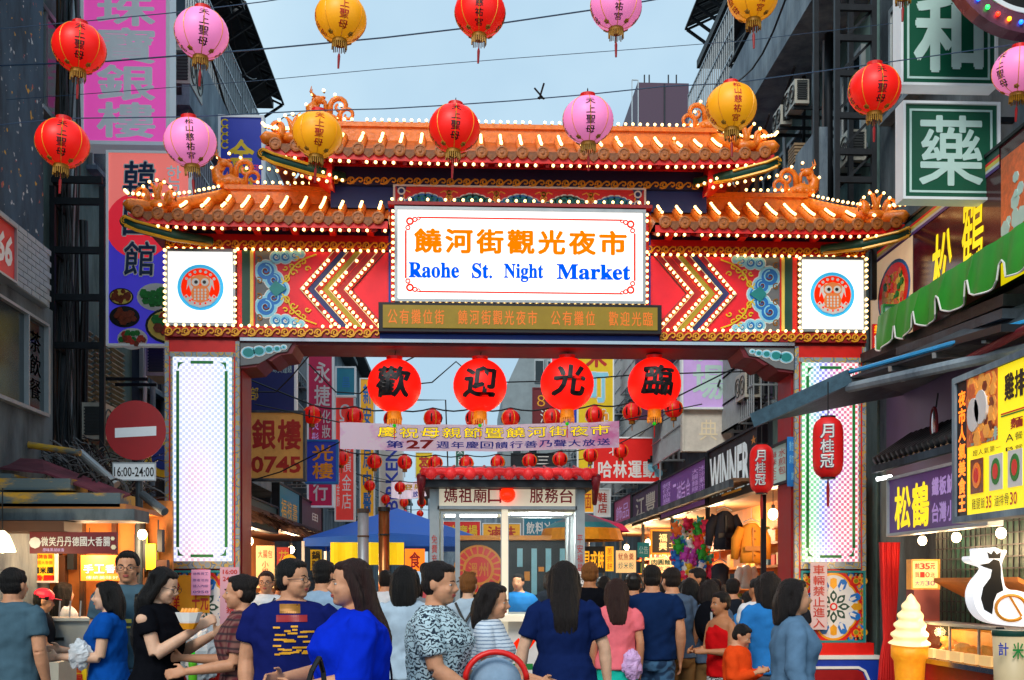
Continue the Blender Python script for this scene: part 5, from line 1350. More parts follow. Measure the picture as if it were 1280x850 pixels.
for ri, (Y, L, r) in enumerate(rows_):
    for i, (x, y) in enumerate(L):
        t = sl if first else full_copy(sl); first = False
        place(t, P(x, y, Y), rad(random.uniform(-30, 30)), 'small red lantern, %s from left %s' % (names[i], rn[ri]), scale=.97 * r * Y / 1400 / .15)
    M = MB(); q = []
    xs = [L[0][0] - 60] + [a for a, b in L] + [L[-1][0] + 60]
    for i in range(len(L) - 1):
        a, b = P(L[i][0], L[i][1] - r - 1, Y), P(L[i + 1][0], L[i + 1][1] - r - 1, Y)
        for k in range(4): q.append(a.lerp(b, k / 4) - V((0, 0, .05 * math.sin(math.pi * k / 4))))
    q = [V((-4.6, Y, q[0].z + .9))] + q + [P(L[-1][0], L[-1][1] - r - 1, Y), V((5, Y, q[-1].z + .9))]
    M.tube(q, .012, 4); M.build('lantern_cord', MATS['black'], label='black cord ' + rn[ri].replace('in the', 'of the'), cat='cord')
# criss-cross cables beyond the gate
random.seed(11)
cl = ['cable sagging from the left signs towards the first big lantern', 'cable looping behind the first big lantern', 'cable crossing the sky between the big lanterns', 'cable behind the third and fourth big lanterns', 'cable crossing in front of the grey end wall', 'thin cable across the ochre gold-shop sign']
cp = [[(318, 490), (345, 490), (365, 470), (386, 445)], [(386, 455), (420, 490), (450, 492), (480, 465), (520, 445)], [(520, 480), (540, 478), (570, 452), (600, 478)], [(620, 478), (700, 476), (800, 468), (985, 463)], [(520, 500), (557, 500), (560, 590)], [(310, 602), (350, 590), (420, 555), (450, 540)]]
for l_, q in zip(cl, cp): M = MB(); M.tube([P(x, y, 16.5) for x, y in q], .01, 4); M.build('street_cable', MATS['black'], label=l_, cat='cable')

# ---------------------------------------------------------------- cloth banners
dirty('banner_pink', '#f4e6f8', '#e486c0', 1.3, .7, stretch=(.7, 1, 1), lo=.5, hi=.66, bump=0); _b = MATS['banner_pink'].node_tree; _p = _b.nodes['Principled BSDF']; _b.links.new(_p.inputs['Base Color'].links[0].from_socket, _p.inputs['Emission Color']); _p.inputs['Emission Strength'].default_value = .22; mat('banner_yellow', '#f8e018', .6, var=0, emit=.5)  # cloth and yellow letters glow, standing in for brighter light on them
def banner(label, x0, y0, x1, y1, Y, lines, sag=0):
    R = rectF(x0, y0, x1, y1, Y); t = thing('cloth_banner', label, 'banner', R.pt(.5, 1))
    M = MB(); n = 30; vs = []
    f = lambda u, v: R.pt(u, v + .12 * math.sin(math.pi * u) - .03 - .12 * u, .03 * math.sin(u * 19) + .02 * math.sin(u * 41 + v))
    g = [[f(i / n, j / 4) for i in range(n + 1)] for j in range(5)]
    for j in range(5): vs += g[j]
    fs = [(j * (n + 1) + i, (j + 1) * (n + 1) + i, (j + 1) * (n + 1) + i + 1, j * (n + 1) + i + 1) for j in range(4) for i in range(n)]
    k = len(vs); vs = vs + [v + V((0, .01, 0)) for v in vs]; fs += [tuple(i + k for i in q[::-1]) for q in fs]
    M.add(vs, fs); M.build('cloth', MATS['banner_pink'], t, smooth=True)
    for (s_, u0, v0, u1, v1, mm, bold, off) in lines:
        q = MB(); R.text(q, s_, u0, v0, u1, v1, 0, bold=bold, fit=.86)
        out = []
        for (x, y, z) in q.v:
            u = (x - R.o.x) / R.U.length; v = 1 - (z - R.o.z) / R.W.length; p = f(u, v); out.append((p.x, p.y - off - .004, p.z))
        q.v = out; q.build('lettering', MATS[mm], t)
    M = MB()
    for u in (0, 1): M.tube([f(u, 0), f(u, 0) + V((-1.2 if u < .5 else 1.2, 0, .25))], .008, 4)
    M.build('tie_cord', MATS['black'], t)
    return t
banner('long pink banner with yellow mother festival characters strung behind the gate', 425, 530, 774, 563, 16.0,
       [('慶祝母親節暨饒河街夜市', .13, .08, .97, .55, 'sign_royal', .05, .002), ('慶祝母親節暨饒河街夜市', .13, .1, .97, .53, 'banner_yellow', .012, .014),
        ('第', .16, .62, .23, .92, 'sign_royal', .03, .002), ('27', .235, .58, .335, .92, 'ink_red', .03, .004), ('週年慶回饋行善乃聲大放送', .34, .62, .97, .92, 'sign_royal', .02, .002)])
banner('small pink banner farther down the street above the blue tent', 489, 602, 533, 623, 32.0, [('慶典', .3, .1, .95, .5, 'yellow', .03, .004), ('放送', .6, .55, .95, .95, 'sign_royal', .03, .004)])
# ---------------------------------------------------------------- lamps the stalls really have
def glow(loc, e, col=(1, .66, .36), r=.12):
    d = bpy.data.lights.new('stall_lamp_light', 'POINT'); d.energy = e; d.color = col; d.shadow_soft_size = r
    o = bpy.data.objects.new('stall_lamp_light', d); COL.objects.link(o); o.location = loc
def lamp_bulb(label, p, r=.07, mm='warm_lamp', e=25, col=(1, .66, .36), wire_=.35):
    t = thing('hanging_lamp', label, 'lamp', p); p = V(p)
    M = MB(); M.ell(p, r, r, r * 1.15, 12, 8); M.build('lamp_globe', MATS[mm], t, smooth=True)
    M = MB(); M.tube([p + V((0, 0, r)), p + V((0, 0, r + .06))], .025, 8); M.tube([p + V((0, 0, r + .06)), p + V((0, 0, r + wire_))], .005, 4); M.build('lamp_holder', MATS['black'], t)
    if e: glow(p + V((0, -r - .06, -r - .05)), e, col)
mat('warm_lamp', '#fff2d8', .4, var=0, emit=7., ecol=(1, .78, .42))
def poly_sign(name, label, cat, R, body, lines, depth=.03, **k): return sign(name, label, cat, R, MATS[body], depth, MATS[k['fr']] if k.get('fr') else None, k.get('fw', .02), lines, deco=k.get('deco'))

# ---------------------------------------------------------------- service booth
mat('booth_white', '#c9c2ae', .5, var=.1, scale=4, bump=.05); mat('booth_cream', '#f0e6cc', .5, var=.05, emit=.3); mat('roof_maroon', '#7a1828', .45, var=.15); mat('roof_red', '#ee3438', .4, var=.1, emit=.1)
YB = 14.1
t = thing('service_booth', 'small glazed service booth with red tiled roof in the middle of the gate opening', 'booth', P(634, 860, YB) * 1)
def bx(M, x0, y0, x1, y1, a=0., b=.1):
    p, q = P(x0, 730, YB).x, P(x1, 730, YB).x; k = YB / 1400 * 1.004; M.box(p, YB + a, CAMH + (730 - y1) * k, q, YB + b, CAMH + (730 - y0) * k)
kz = lambda y: CAMH + (730 - y) * YB / 1400 * 1.004
bxx = lambda x: P(x, 730, YB).x
for (a, b) in ((537, 549), (719, 731)):
    for yy in (0, 1.3): M = MB(); bx(M, a, 604, b, 889, yy, yy + .12); M.build('post', MATS['alu'], t)
M = MB(); bx(M, 549, 604, 719, 634, .0, .1); fa = M.build('fascia', MATS['booth_cream'], t)
M = MB(); bx(M, 547, 601, 721, 604, -.03, .12); bx(M, 547, 633, 721, 637, -.03, .12); bx(M, 546, 601, 549, 637, -.03, .12); bx(M, 719, 601, 722, 637, -.03, .12); M.build('fascia_frame', MATS['steel'], fa)
R = Rect((bxx(549), YB, kz(634)), (bxx(719) - bxx(549), 0, 0), (0, 0, kz(604) - kz(634)), (0, -1, 0))
M = MB(); R.text(M, '媽祖廟口', .03, .2, .46, .86, .006, bold=.02); R.text(M, '服務台', .66, .2, .99, .86, .006, bold=.02); M.build('lettering', MATS['sign_red'] if 0 else mat('ink_maroon', '#b01420', .5), fa)
M = MB(); c = R.pt(.5, .5, .05); M.ell(c, .1, .07, .1, 16, 10); M.build('red_lamp', mat('red_lamp', '#ff1808', .3, var=0, emit=1.2, ecol='#ff2808'), fa, smooth=True)
M = MB(); M.tube([(bxx(640), YB + .25, kz(641)), (bxx(706), YB + .25, kz(641))], .035, 10); M.build('fluorescent_tube', MATS['tube_light'], t)
M = MB(); M.tube([(bxx(556), YB + .3, kz(642)), (bxx(622), YB + .3, kz(642))], .03, 10); M.build('fluorescent_tube', MATS['tube_light'], t)
glow((bxx(675), YB + .55, kz(655)), 75, (.9, 1, .96), .2)
M = MB(); bx(M, 549, 637, 719, 640, .02, 1.35); M.build('ceiling', MATS['booth_white'], t)
# frames and panes
for (a, b, y0, y1) in ((551, 572, 640, 770), (572, 629, 640, 770), (633, 713, 644, 768)):
    M = MB(); bx(M, a, y0, a + 3, y1, .0, .06); bx(M, b - 3, y0, b, y1, .0, .06); bx(M, a + 3, y0, b - 3, y0 + 3, .002, .058); bx(M, a + 3, y1 - 3, b - 3, y1, .002, .058); w_ = M.build('window_frame', MATS['alu'], t)
    M = MB(); bx(M, a + 3, y0 + 3, b - 3, y1 - 3, .025, .032); M.build('pane', MATS['glass'], w_)
M = MB(); bx(M, 627, 637, 635, 889, -.01, .08); M.build('mullion', MATS['booth_cream'], t)
M = MB(); bx(M, 545, 768, 723, 776, -.22, .35); M.build('counter', MATS['booth_cream'], t)
M = MB(); bx(M, 549, 776, 719, 889, .0, .08); lp = M.build('lower_panel', MATS['white'], t)
R = Rect((bxx(636), YB - .002, kz(880)), (bxx(676) - bxx(636), 0, 0), (0, 0, kz(786) - kz(880)), (0, -1, 0))
M = MB(); R.box(M, 0, 0, 1, 1, 0, .006); ps = M.build('poster', MATS['white'], t)
M = MB(); R.poly(M, [(.12, .2), (.3, .12), (.45, .17), (.7, .05), (.6, .18), (.9, .12), (.66, .26), (.4, .29), (.2, .26)][::-1], .006, .01); M.build('bird_picture', MATS['lit_red_text'], ps)
M = MB(); R.box(M, .1, .46, .75, .54, .006, .01); R.box(M, .3, .66, .97, .98, .006, .01); R.text(M, '源 頭', .1, .36, .6, .44, .008); M.build('green_print', MATS['green'], ps)
M = MB(); bx(M, 549, 640, 719, 889, 1.32, 1.36) if 0 else bx(M, 549, 776, 719, 889, 1.3, 1.36); bx(M, 549, 640, 552, 776, .1, 1.3); M.build('rear_panel', MATS['booth_white'], t)
for x_ in (543, 725):
    R = rectF(x_ - 4, 668, x_ + 4, 716, YB - .004); M = MB(); R.text(M, '免費充電' if x_ < 600 else '平安福星', 0, 0, 1, 1, .004, vert=True); M.build('lettering', MATS['ink_red'], t)
R = rectF(720, 714, 731, 744, YB - .004); M = MB(); R.box(M, 0, 0, 1, 1, 0, .006); k_ = M.build('sticker', MATS['white'], t); M = MB(); R.text(M, '禁菸', .1, .05, .9, .95, .008, vert=True); M.build('lettering', MATS['black'], k_)
# roof
M = MB(); x0, x1, xa, xb = bxx(528), bxx(741), bxx(548), bxx(722); z0, z1 = kz(603), kz(594) + .16
M.add([(x0, YB - .35, z0), (x1, YB - .35, z0), (x1, YB + 1.7, z0), (x0, YB + 1.7, z0), (xa, YB + .5, z1), (xb, YB + .5, z1), (xb, YB + .8, z1), (xa, YB + .8, z1)], [(3, 2, 1, 0), (4, 5, 6, 7), (0, 1, 5, 4), (1, 2, 6, 5), (2, 3, 7, 6), (3, 0, 4, 7)])
rf = M.build('roof', MATS['roof_maroon'], t)
M = MB(); M.box(x0 + .02, YB - .3, z0 - .09, x1 - .02, YB + 1.6, z0 - .002); M.build('eave_board', MATS['steel_dark'], t)
n = 9; pts = []
for i in range(n * 4 + 1): pts.append((x0 + (x1 - x0) * i / (n * 4), YB - .37, z0 + .07 + (.03 * abs(math.cos(math.pi * i / 4)))))
M = MB(); M.tube(pts, .05, 8); M.build('eave_roll', MATS['roof_red'], rf, smooth=True)
tm = MB(); tm.ell((0, 0, 0), .078, .06, .078, 14, 8); tmd = raw_mesh(tm, 'round_tile', MATS['roof_red'], True)
for i in range(n): inst('round_tile', tmd, rf, (x0 + (x1 - x0) * (i + .5) / n, YB - .39, z0 + .07))
for i in range(n + 1):
    x = x0 + (x1 - x0) * i / n; xt = xa + (xb - xa) * i / n; M = MB(); M.tube([(x, YB - .33, z0 + .03), (xt, YB + .5, z1 + .0)], .02, 6); M.build('tile_roll', MATS['roof_red'], rf, smooth=True)
for s_, xx, xt in ((-1, x0, xa), (1, x1, xb)): M = MB(); M.tube([(xx, YB - .38, z0 + .04), (xx + s_ * .01, YB - .1, z0 - .28)], [.06, .03], 8); M.build('corner_roll', MATS['roof_maroon'], rf, smooth=True)
# round red and gold stall sign seen through the left pane
c = P(598, 712, 17.2); R = Rect((c.x - .5, 17.2, c.z - .5), (1, 0, 0), (0, 0, 1), (0, -1, 0))
t = thing('round_sign', 'round red and gold sign seen through the booth window', 'sign', R.pt(.5, 1))
M = MB(); R.disc(M, .5, .5, .37, -.05, 0, n=30); M.build('panel', MATS['sign_scarlet'], t)
M = MB(); R.disc(M, .5, .5, .38, 0, .01, r0=.35, n=30); R.disc(M, .5, .5, .24, 0, .01, r0=.2, n=30)
for k in range(20): a = k * math.pi / 10; R.disc(M, .5, .5, .35, 0, .008, r0=.24, n=1, a0=18 * k, a1=18 * k + 5)
R.text(M, '溫州', .34, .38, .66, .62, .006, bold=.02); M.build('lettering', MATS['ink_orange'], t)

t = thing('menu_cabinet', 'dark stall cabinet with orange fittings behind the booth glass', 'cabinet', P(640, 720, 17.6) * 1)
R = rectF(575, 676, 712, 772, 17.4); M = MB(); R.box(M, 0, 0, 1, 1, -.4, 0); M.build('cabinet', MATS['green_dark'] if 0 else mat('cabinet_dark', '#14242c', .5, var=.3), t)
for k in range(7): M = MB(); R.box(M, .52 + .065 * k, .1 + .3 * (k % 2), .57 + .065 * k, .34 + .3 * (k % 3) * .6, 0, .03); M.build('hanging_ladle', MATS['ink_orange' if k % 2 else 'sky_blue'], t)
M = MB(); R.box(M, 0, -.06, 1, 0, -.4, .3); M.build('orange_awning', MATS['ink_orange'], t)
# ---------------------------------------------------------------- stove pipes, tent, parasol
for x, lab, mm, y0 in ((454, 'shiny steel stove pipe standing left of a darker one', 'steel', 641), (480, 'dark-mouthed steel stove pipe reflecting orange light', 'orange_lit_steel', 639)):
    mat('orange_lit_steel', '#a8693a', .3, .8, var=.35, scale=5)  # orange reflected light is put into this pipe's base colour
    a, b = P(x, y0, 13.9), P(x, 865, 13.9); t = thing('stove_pipe', lab, 'pipe', b)
    M = MB(); M.tube([b, a], .068, 16); M.build('pipe', MATS[mm], t, smooth=True)
    M = MB(); M.tube([a, a + V((0, 0, .05))], .075, 16); M.tube([a - V((0, 0, .3)), a - V((0, 0, .28))], .073, 16); M.build('collar', MATS['rusty' if x < 470 else 'black'], t)
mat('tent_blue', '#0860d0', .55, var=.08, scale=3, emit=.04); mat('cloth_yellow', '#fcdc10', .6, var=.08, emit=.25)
t = thing('market_tent', 'blue pyramid market tent with yellow front valance left of the booth', 'tent', P(480, 730, 20) - V((0, 0, 1.6)))
xl, xr = P(379, 0, 20).x, P(600, 0, 20).x; ze = P(480, 673, 20).z; za = P(480, 636, 20).z + .12
M = MB(); c = V(((xl + xr) / 2, 21.6, za)); cs = [V((xl, 20, ze)), V((xr, 20, ze)), V((xr, 23.2, ze)), V((xl, 23.2, ze))]
for i in range(4): a, b = cs[i], cs[(i + 1) % 4]; m_ = (a + b) / 2 + V((0, 0, .1)); M.add([a, m_, c], [(0, 1, 2)]); M.add([m_, b, c], [(0, 1, 2)]); M.add([a, b, b + V((0, 0, -.14)), a + V((0, 0, -.14)), m_], [(0, 3, 2, 1), (0, 1, 4)])
M.build('canopy', MATS['tent_blue'], t)
for q in cs: M = MB(); M.obox(q - V((0, 0, .05)), (q.x, q.y, 0), .05, .05); M.build('leg', MATS['white'], t)
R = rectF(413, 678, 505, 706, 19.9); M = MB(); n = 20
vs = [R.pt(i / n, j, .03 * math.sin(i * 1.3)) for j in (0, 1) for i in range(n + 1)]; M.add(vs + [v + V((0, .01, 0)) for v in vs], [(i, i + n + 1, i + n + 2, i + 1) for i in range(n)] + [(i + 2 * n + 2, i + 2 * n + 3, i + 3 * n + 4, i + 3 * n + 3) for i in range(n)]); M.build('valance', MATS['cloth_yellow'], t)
t = thing('market_parasol', 'orange and green striped stall parasol right of the booth', 'parasol', P(735, 720, 17.5) - V((0, 0, 1.5)))
c = P(727, 650, 17.5)
for k, (r0, z0, r1, z1, mm) in enumerate(((.02, .12, .45, -.05, 'grey'), (.45, -.05, .6, -.14, 'teal'), (.6, -.14, .66, -.32, 'ink_orange'))): M = MB(); M.lathe([(r0, c.z + z0), (r1, c.z + z1), (r1 - .01, c.z + z1 - .005)], (c.x, 17.5, 0), n=20, caps=False); M.build('canopy_band', MATS[mm], t)
M = MB(); M.tube([(c.x, 17.5, 0), (c.x, 17.5, c.z + .1)], .025, 8); M.build('pole', MATS['steel'], t)
t = thing('market_parasol', 'crimson parasol top behind the striped one', 'parasol', P(745, 720, 19) - V((0, 0, 1.5))); c = P(735, 650, 19)
M = MB(); M.lathe([(.02, c.z + .1), (.6, c.z - .08), (.72, c.z - .2)], (c.x, 19, 0), n=16, caps=False); M.build('canopy', MATS['sign_maroon'], t); M = MB(); M.tube([(c.x, 19, 0), (c.x, 19, c.z)], .025, 8); M.build('pole', MATS['steel'], t)
def cartlet(label, x0, y0, x1, y1, Y, body, tx, **k): return poly_sign('stall_sign', label, 'sign', rectF(x0, y0, x1, y1, Y), body, tx, **k)
mat('lit_yellow', '#f8c020', .5, var=.05, emit=.7, ecol='#f8a818'); mat('lit_orange', '#f07818', .5, var=.2, emit=.8, ecol='#f87a14', scale=5); mat('wood_warm', '#c87a34', .6, var=.25, scale=3); mat('cream_lit', '#f4d8a0', .5, var=.1, emit=.4, ecol='#f8c070')
cartlet('black stall sign with glowing yellow characters under the striped parasol', 728, 683, 756, 716, 18, 'black', [('貝戎餅', .04, .15, .97, .85, 'lit_yellow', dict(bold=.03))])
cartlet('narrow orange vertical stall banner right of the black stall sign', 757, 683, 767, 714, 17.9, 'lit_yellow', [('蔥抓餅', .15, .05, .85, .95, 'ink_maroon', dict(vert=True))])
cartlet('orange sign with one red character right of the stove pipes', 506, 686, 531, 714, 19.5, 'lit_orange', [('食', .2, .1, .8, .9, 'ink_maroon', dict(bold=.03))])

# ---------------------------------------------------------------- stalls along the right, beyond the gate
t = thing('stall_row', 'long roofed row of lit market stalls along the right beyond the gate', 'stall', (4.5, 21, 0))
zA = PX(900, 612, XR).z
M = MB(); n = 60
M.box(XR - .35, 14.2, zA - .14, XR - .29, 31, zA - .04); M.build('gutter', MATS['beam_grey'], t)
M = MB(); M.box(XR - .3, 14.2, zA - .06, 5.2, 31, zA - .02); M.build('ceiling', mat('ceil_warm', '#8a6a48', .7, var=.2), t)
M = MB(); M.box(4.95, 14.2, 0, 5.0, 31, zA - .06); M.build('back_wall', MATS['wood_warm'], t)
for y in (14.3, 17.6, 20.6, 24, 27.5, 30.8): M = MB(); M.box(XR + .1, y, 0, XR + .16, y + .06, zA - .06); M.build('stall_post', MATS['steel_dark'], t)
for i, (y, e) in enumerate(((15.2, 45), (18.6, 90), (22.2, 120), (25.6, 120), (29, 100))): lamp_bulb('bare warm lamp over the %s market stall on the right' % ['nearest', 'second', 'third', 'fourth', 'farthest'][i], (4.25, y, zA - .42), .07, e=e)
random.seed(31); gm = []
for c_ in ('#e8b060', '#d84838', '#f0e0b0', '#3878a0', '#e89028', '#88a848', '#c890a8'): M = MB(); M.box(-.06, 0, 0, 0, .3, .26); gm.append(raw_mesh(M, 'goods_box', mat('goods' + c_, c_, .6, var=.35, scale=9)))
M = MB(); M.box(-.3, 0, 0, 0, 15.8, .04); shm = raw_mesh(M, 'shelf', MATS['wood_warm'])
for z in (.8, 1.15, 1.5, 1.85, 2.2):
    inst('shelf', shm, t, (4.94, 14.6, z))
    for k in range(38):
        if random.random() < .8: inst('goods_box', random.choice(gm), t, (4.9 - random.random() * .15, 14.7 + k * .41, z + .042), scale=(1, random.uniform(.5, 1.2), random.uniform(.6, 1.05)))
def garment(name, label, cat, x0, y0, x1, y1, Y, col, sl=True, buttons=True):
    p, q = P(x0, y1, Y), P(x1, y0, Y); cx = (p.x + q.x) / 2; w, h = q.x - p.x, q.z - p.z; t = thing(name, label, cat, (cx, Y, p.z))
    M = MB(); bw = w * (.33 if sl else .5); rows = []
    for v, k in ((0, 1.), (.25, .96), (.6, .9), (.85, .95), (.95, .6), (1., .3)): rows.append([V((cx + bw * k * math.cos(a * math.pi / 8), Y + .09 * math.sin(a * math.pi / 8) * (1 + .25 * math.sin(a * 2.1 + v * 5)), p.z + h * v)) for a in range(16)])
    M.rings(rows)
    if sl:
        for s in (-1, 1): M.tube([(cx + s * bw * .8, Y, p.z + h * .88), (cx + s * w * .42, Y, p.z + h * .6), (cx + s * w * .47, Y + .02, p.z + h * .1)], [.07, .075, .055], 10)
    m_ = M.build('cloth', col, t, smooth=True)
    M = MB(); M.tube([(cx - bw * .7, Y, q.z + .01), (cx, Y, q.z + .07), (cx + bw * .7, Y, q.z + .01)], .008, 5); M.tube([(cx, Y, q.z + .07), (cx, Y, q.z + .22)], .005, 4); M.build('hanger', MATS['steel'], t)
    if buttons:
        M = MB(); M.box(cx - .012, Y - .115, p.z + h * .05, cx + .012, Y - .09, p.z + h * .88)
        for k in range(4): M.ell((cx + .03, Y - .11, p.z + h * (.2 + .2 * k)), .015, .01, .015, 6, 4)
        for s in (-1, 1): M.box(cx + s * bw * .35 - .06, Y - .118, p.z + h * .3, cx + s * bw * .35 + .06, Y - .095, p.z + h * .42)
        M.build('placket', mat('stitch' + col.name, tuple(c * .6 for c in col.node_tree.nodes['Principled BSDF'].inputs['Base Color'].default_value[:3])), t)
    return t
cloth_navy = mat('cloth_navy_jacket', '#0c1020', .8, var=.3); cloth_must = mat('cloth_mustard', '#c8801a', .8, var=.15)
garment('hanging_jacket', 'black jacket on a hanger at the clothes stall', 'jacket', 885, 639, 926, 687, 16.4, cloth_navy)
garment('hanging_jacket', 'mustard yellow hooded jacket hanging right of the black one', 'jacket', 917, 654, 961, 704, 16.0, cloth_must)
garment('hanging_skirt', 'black skirt hanging below the black jacket', 'skirt', 888, 704, 912, 742, 16.5, cloth_navy, False, False)
garment('hanging_shirt', 'pale shirt low down right of the black skirt', 'shirt', 922, 706, 944, 736, 17.0, MATS['white'], True, False)
R = rectF(815, 664, 847, 691, 19.5); sign('framed_picture', 'gold-framed dark picture with pale characters inside a lit stall', 'picture', R, MATS['black'], .03, MATS['ink_orange'], .03, [('福興', .25, .1, .6, .9, 'cream_lit', dict(vert=True, bold=.03)), ('土', .65, .4, .9, .8, 'cream_lit')])
cartlet('small teal notice left of the framed picture', 797, 678, 812, 697, 19.8, 'teal', [('公告', .1, .2, .9, .8, 'sign_mint')])
cartlet('lit menu panel under the framed picture', 812, 697, 848, 716, 19.4, 'cream_lit', [('肉圓麵線', .05, .1, .95, .5, 'green_dark', dict(bold=.03)), ('冷飲湯品', .05, .55, .95, .9, 'ink_maroon')])
cartlet('lit cream menu board behind the crowd right of the parasol', 770, 688, 795, 716, 20.5, 'cream_lit', [('魷魚羹', .1, .1, .9, .45, 'ink_maroon'), ('炒米粉', .1, .5, .9, .85, 'teal')])
random.seed(21)
toyc = ['#e83060', '#30a838', '#f0c020', '#f07020', '#2878d0', '#c040b0', '#f0f0f0', '#38c8c0']
toym = []
for i, c_ in enumerate(toyc):
    M = MB(); M.ell((0, 0, 0), .07, .06, .075, 9, 6); M.ell((0, -.01, .09), .05, .045, .05, 9, 6)
    for s in (-1, 1): M.ell((s * .045, 0, .13), .02, .015, .025, 6, 4); M.ell((s * .075, -.01, .02), .025, .025, .04, 6, 4); M.ell((s * .04, -.02, -.07), .03, .035, .03, 6, 4)
    toym.append(raw_mesh(M, 'soft_toy', mat('toy%d' % i, c_, .7, var=.15), True))
for i in range(46):
    c_ = i % 5; r_ = i // 5; p = P(846 + c_ * 9.5 + random.uniform(-3, 3), 658 + r_ * 7.2 + random.uniform(-3, 3), 17.4 + random.uniform(-.1, .2))
    ti = random.randrange(8); inst('soft_toy', toym[ti], None, p, rot=(0, random.uniform(-.4, .4), random.uniform(-.6, .6)), scale=random.uniform(.7, 1.1), label='%s soft toy, %s from left in %s row of the hanging toys' % (['crimson', 'green', 'yellow', 'orange', 'blue', 'violet', 'white', 'turquoise'][ti], ['first', 'second', 'third', 'fourth', 'fifth'][c_], ['top', 'second', 'third', 'fourth', 'fifth', 'sixth', 'seventh', 'eighth', 'ninth', 'lowest'][r_]), cat='toy', group='toys hanging at the stall')
t = thing('toy_rack', 'wire mesh rack carrying the hanging toys', 'rack', P(866, 720, 17.7))
M = MB(); a, b = P(844, 725, 17.7), P(892, 650, 17.7)
for k in range(8): M.obox((a.x + (b.x - a.x) * k / 7, 17.7, a.z), (a.x + (b.x - a.x) * k / 7, 17.7, b.z), .01, .01); M.obox((a.x, 17.7, a.z + (b.z - a.z) * k / 7), (b.x, 17.7, a.z + (b.z - a.z) * k / 7), .01, .01)
M.build('mesh_panel', MATS['steel'], t)

# ---------------------------------------------------------------- stalls inside the gate on the left
t = thing('stall_row', 'row of lit stalls with ragged thatch eaves along the left beyond the gate', 'stall', (-3.8, 20, 0))
M = MB(); M.box(-4.9, 14, 2.62, -2.9, 27, 2.68); M.build('ceiling', MATS['brown'], t)
M = MB(); M.box(-4.6, 14, 0, -4.5, 27, 2.6); M.build('back_wall', MATS['wood_warm'], t)
M = MB()
for k in range(420): y = 14 + 13 * k / 420; x = -2.9 + random.uniform(-.1, .06); M.obox((x - .5, y, 2.85), (x + .03, y + random.uniform(-.05, .05), 2.56 + random.uniform(-.1, .08)), .02, .012)
M.build('thatch', MATS['brown'], t, kind='stuff')
for i, (y, e) in enumerate(((15.5, 60), (18.5, 90), (23, 100))): lamp_bulb('warm lamp over the %s stall inside the left of the gate' % ['nearest', 'middle', 'farthest'][i], (-3.5, y, 2.3), .07, e=e)
cartlet('faded cream poster with brown characters inside the left pier', 320, 682, 343, 735, 16.2, 'cream_lit', [('大腸包', .1, .1, .9, .3, 'ink_maroon'), ('小腸王', .3, .35, .7, .9, 'ink_maroon', dict(vert=True))])
cartlet('red sign with yellow character behind the yellow paper lantern', 346, 684, 363, 712, 17.5, 'sign_scarlet', [('花', .1, .1, .9, .9, 'yellow')])
cartlet('yellow vertical sign with black characters above the man in navy', 388, 687, 402, 713, 17.2, 'yellow', [('鍋貼', .1, .05, .9, .95, 'black', dict(vert=True, bold=.03))])
t = thing('paper_lantern', 'glowing yellow paper lantern inside the left stalls', 'lantern', P(362, 703, 16.6)); c = P(362, 703, 16.6)
M = MB(); M.ell(c, .11, .11, .12, 14, 10); M.build('shade', MATS['lit_yellow'], t, smooth=True); M = MB(); M.tube([c + V((0, 0, .11)), c + V((0, 0, .3))], .008, 5); M.build('cord', MATS['black'], t)

# ---------------------------------------------------------------- no-entry sign
Y = 12.0; t = thing('no_entry_sign', 'round red no-entry sign on a grey pole with a 16:00-24:00 plate', 'road sign', (P(171, 0, Y).x, Y, 0))
c = P(170, 538, Y); M = MB(); M.tube([(P(172, 0, Y).x, Y + .06, 0), (P(172, 0, Y).x, Y + .06, c.z + .2)], .04, 12); M.build('pole', MATS['steel_dark'] if 0 else mat('pole_grey', '#3a464e', .5, .4), t)
R = Rect((c.x - .5, Y, c.z - .5), (1, 0, 0), (0, 0, 1), (0, -1, 0))
M = MB(); R.disc(M, .5, .5, .315, 0, .012, n=48); dk = M.build('disc', mat('worn_red', '#a8141c', .5, var=.12, scale=3), t)
M = MB(); R.poly(M, [(.285, .48), (.715, .455), (.715, .555), (.285, .58)][::-1], .012, .016); M.build('white_bar', MATS['sign_pale'], dk)
R = rectF(141, 578, 195, 601, Y); M = MB(); R.box(M, 0, 0, 1, 1, 0, .012); pl = M.build('time_plate', MATS['sign_pale'], t)
M = MB(); R.text(M, '16:00-24:00', .04, .25, .96, .78, .016, bold=.012); M.build('lettering', MATS['black'], pl)
M = MB()
for q in ((0, 0, 1, .06), (0, .94, 1, 1), (0, .06, .02, .94), (.98, .06, 1, .94)): R.box(M, *q, .012, .018)
M.build('plate_rim', MATS['steel'], pl)

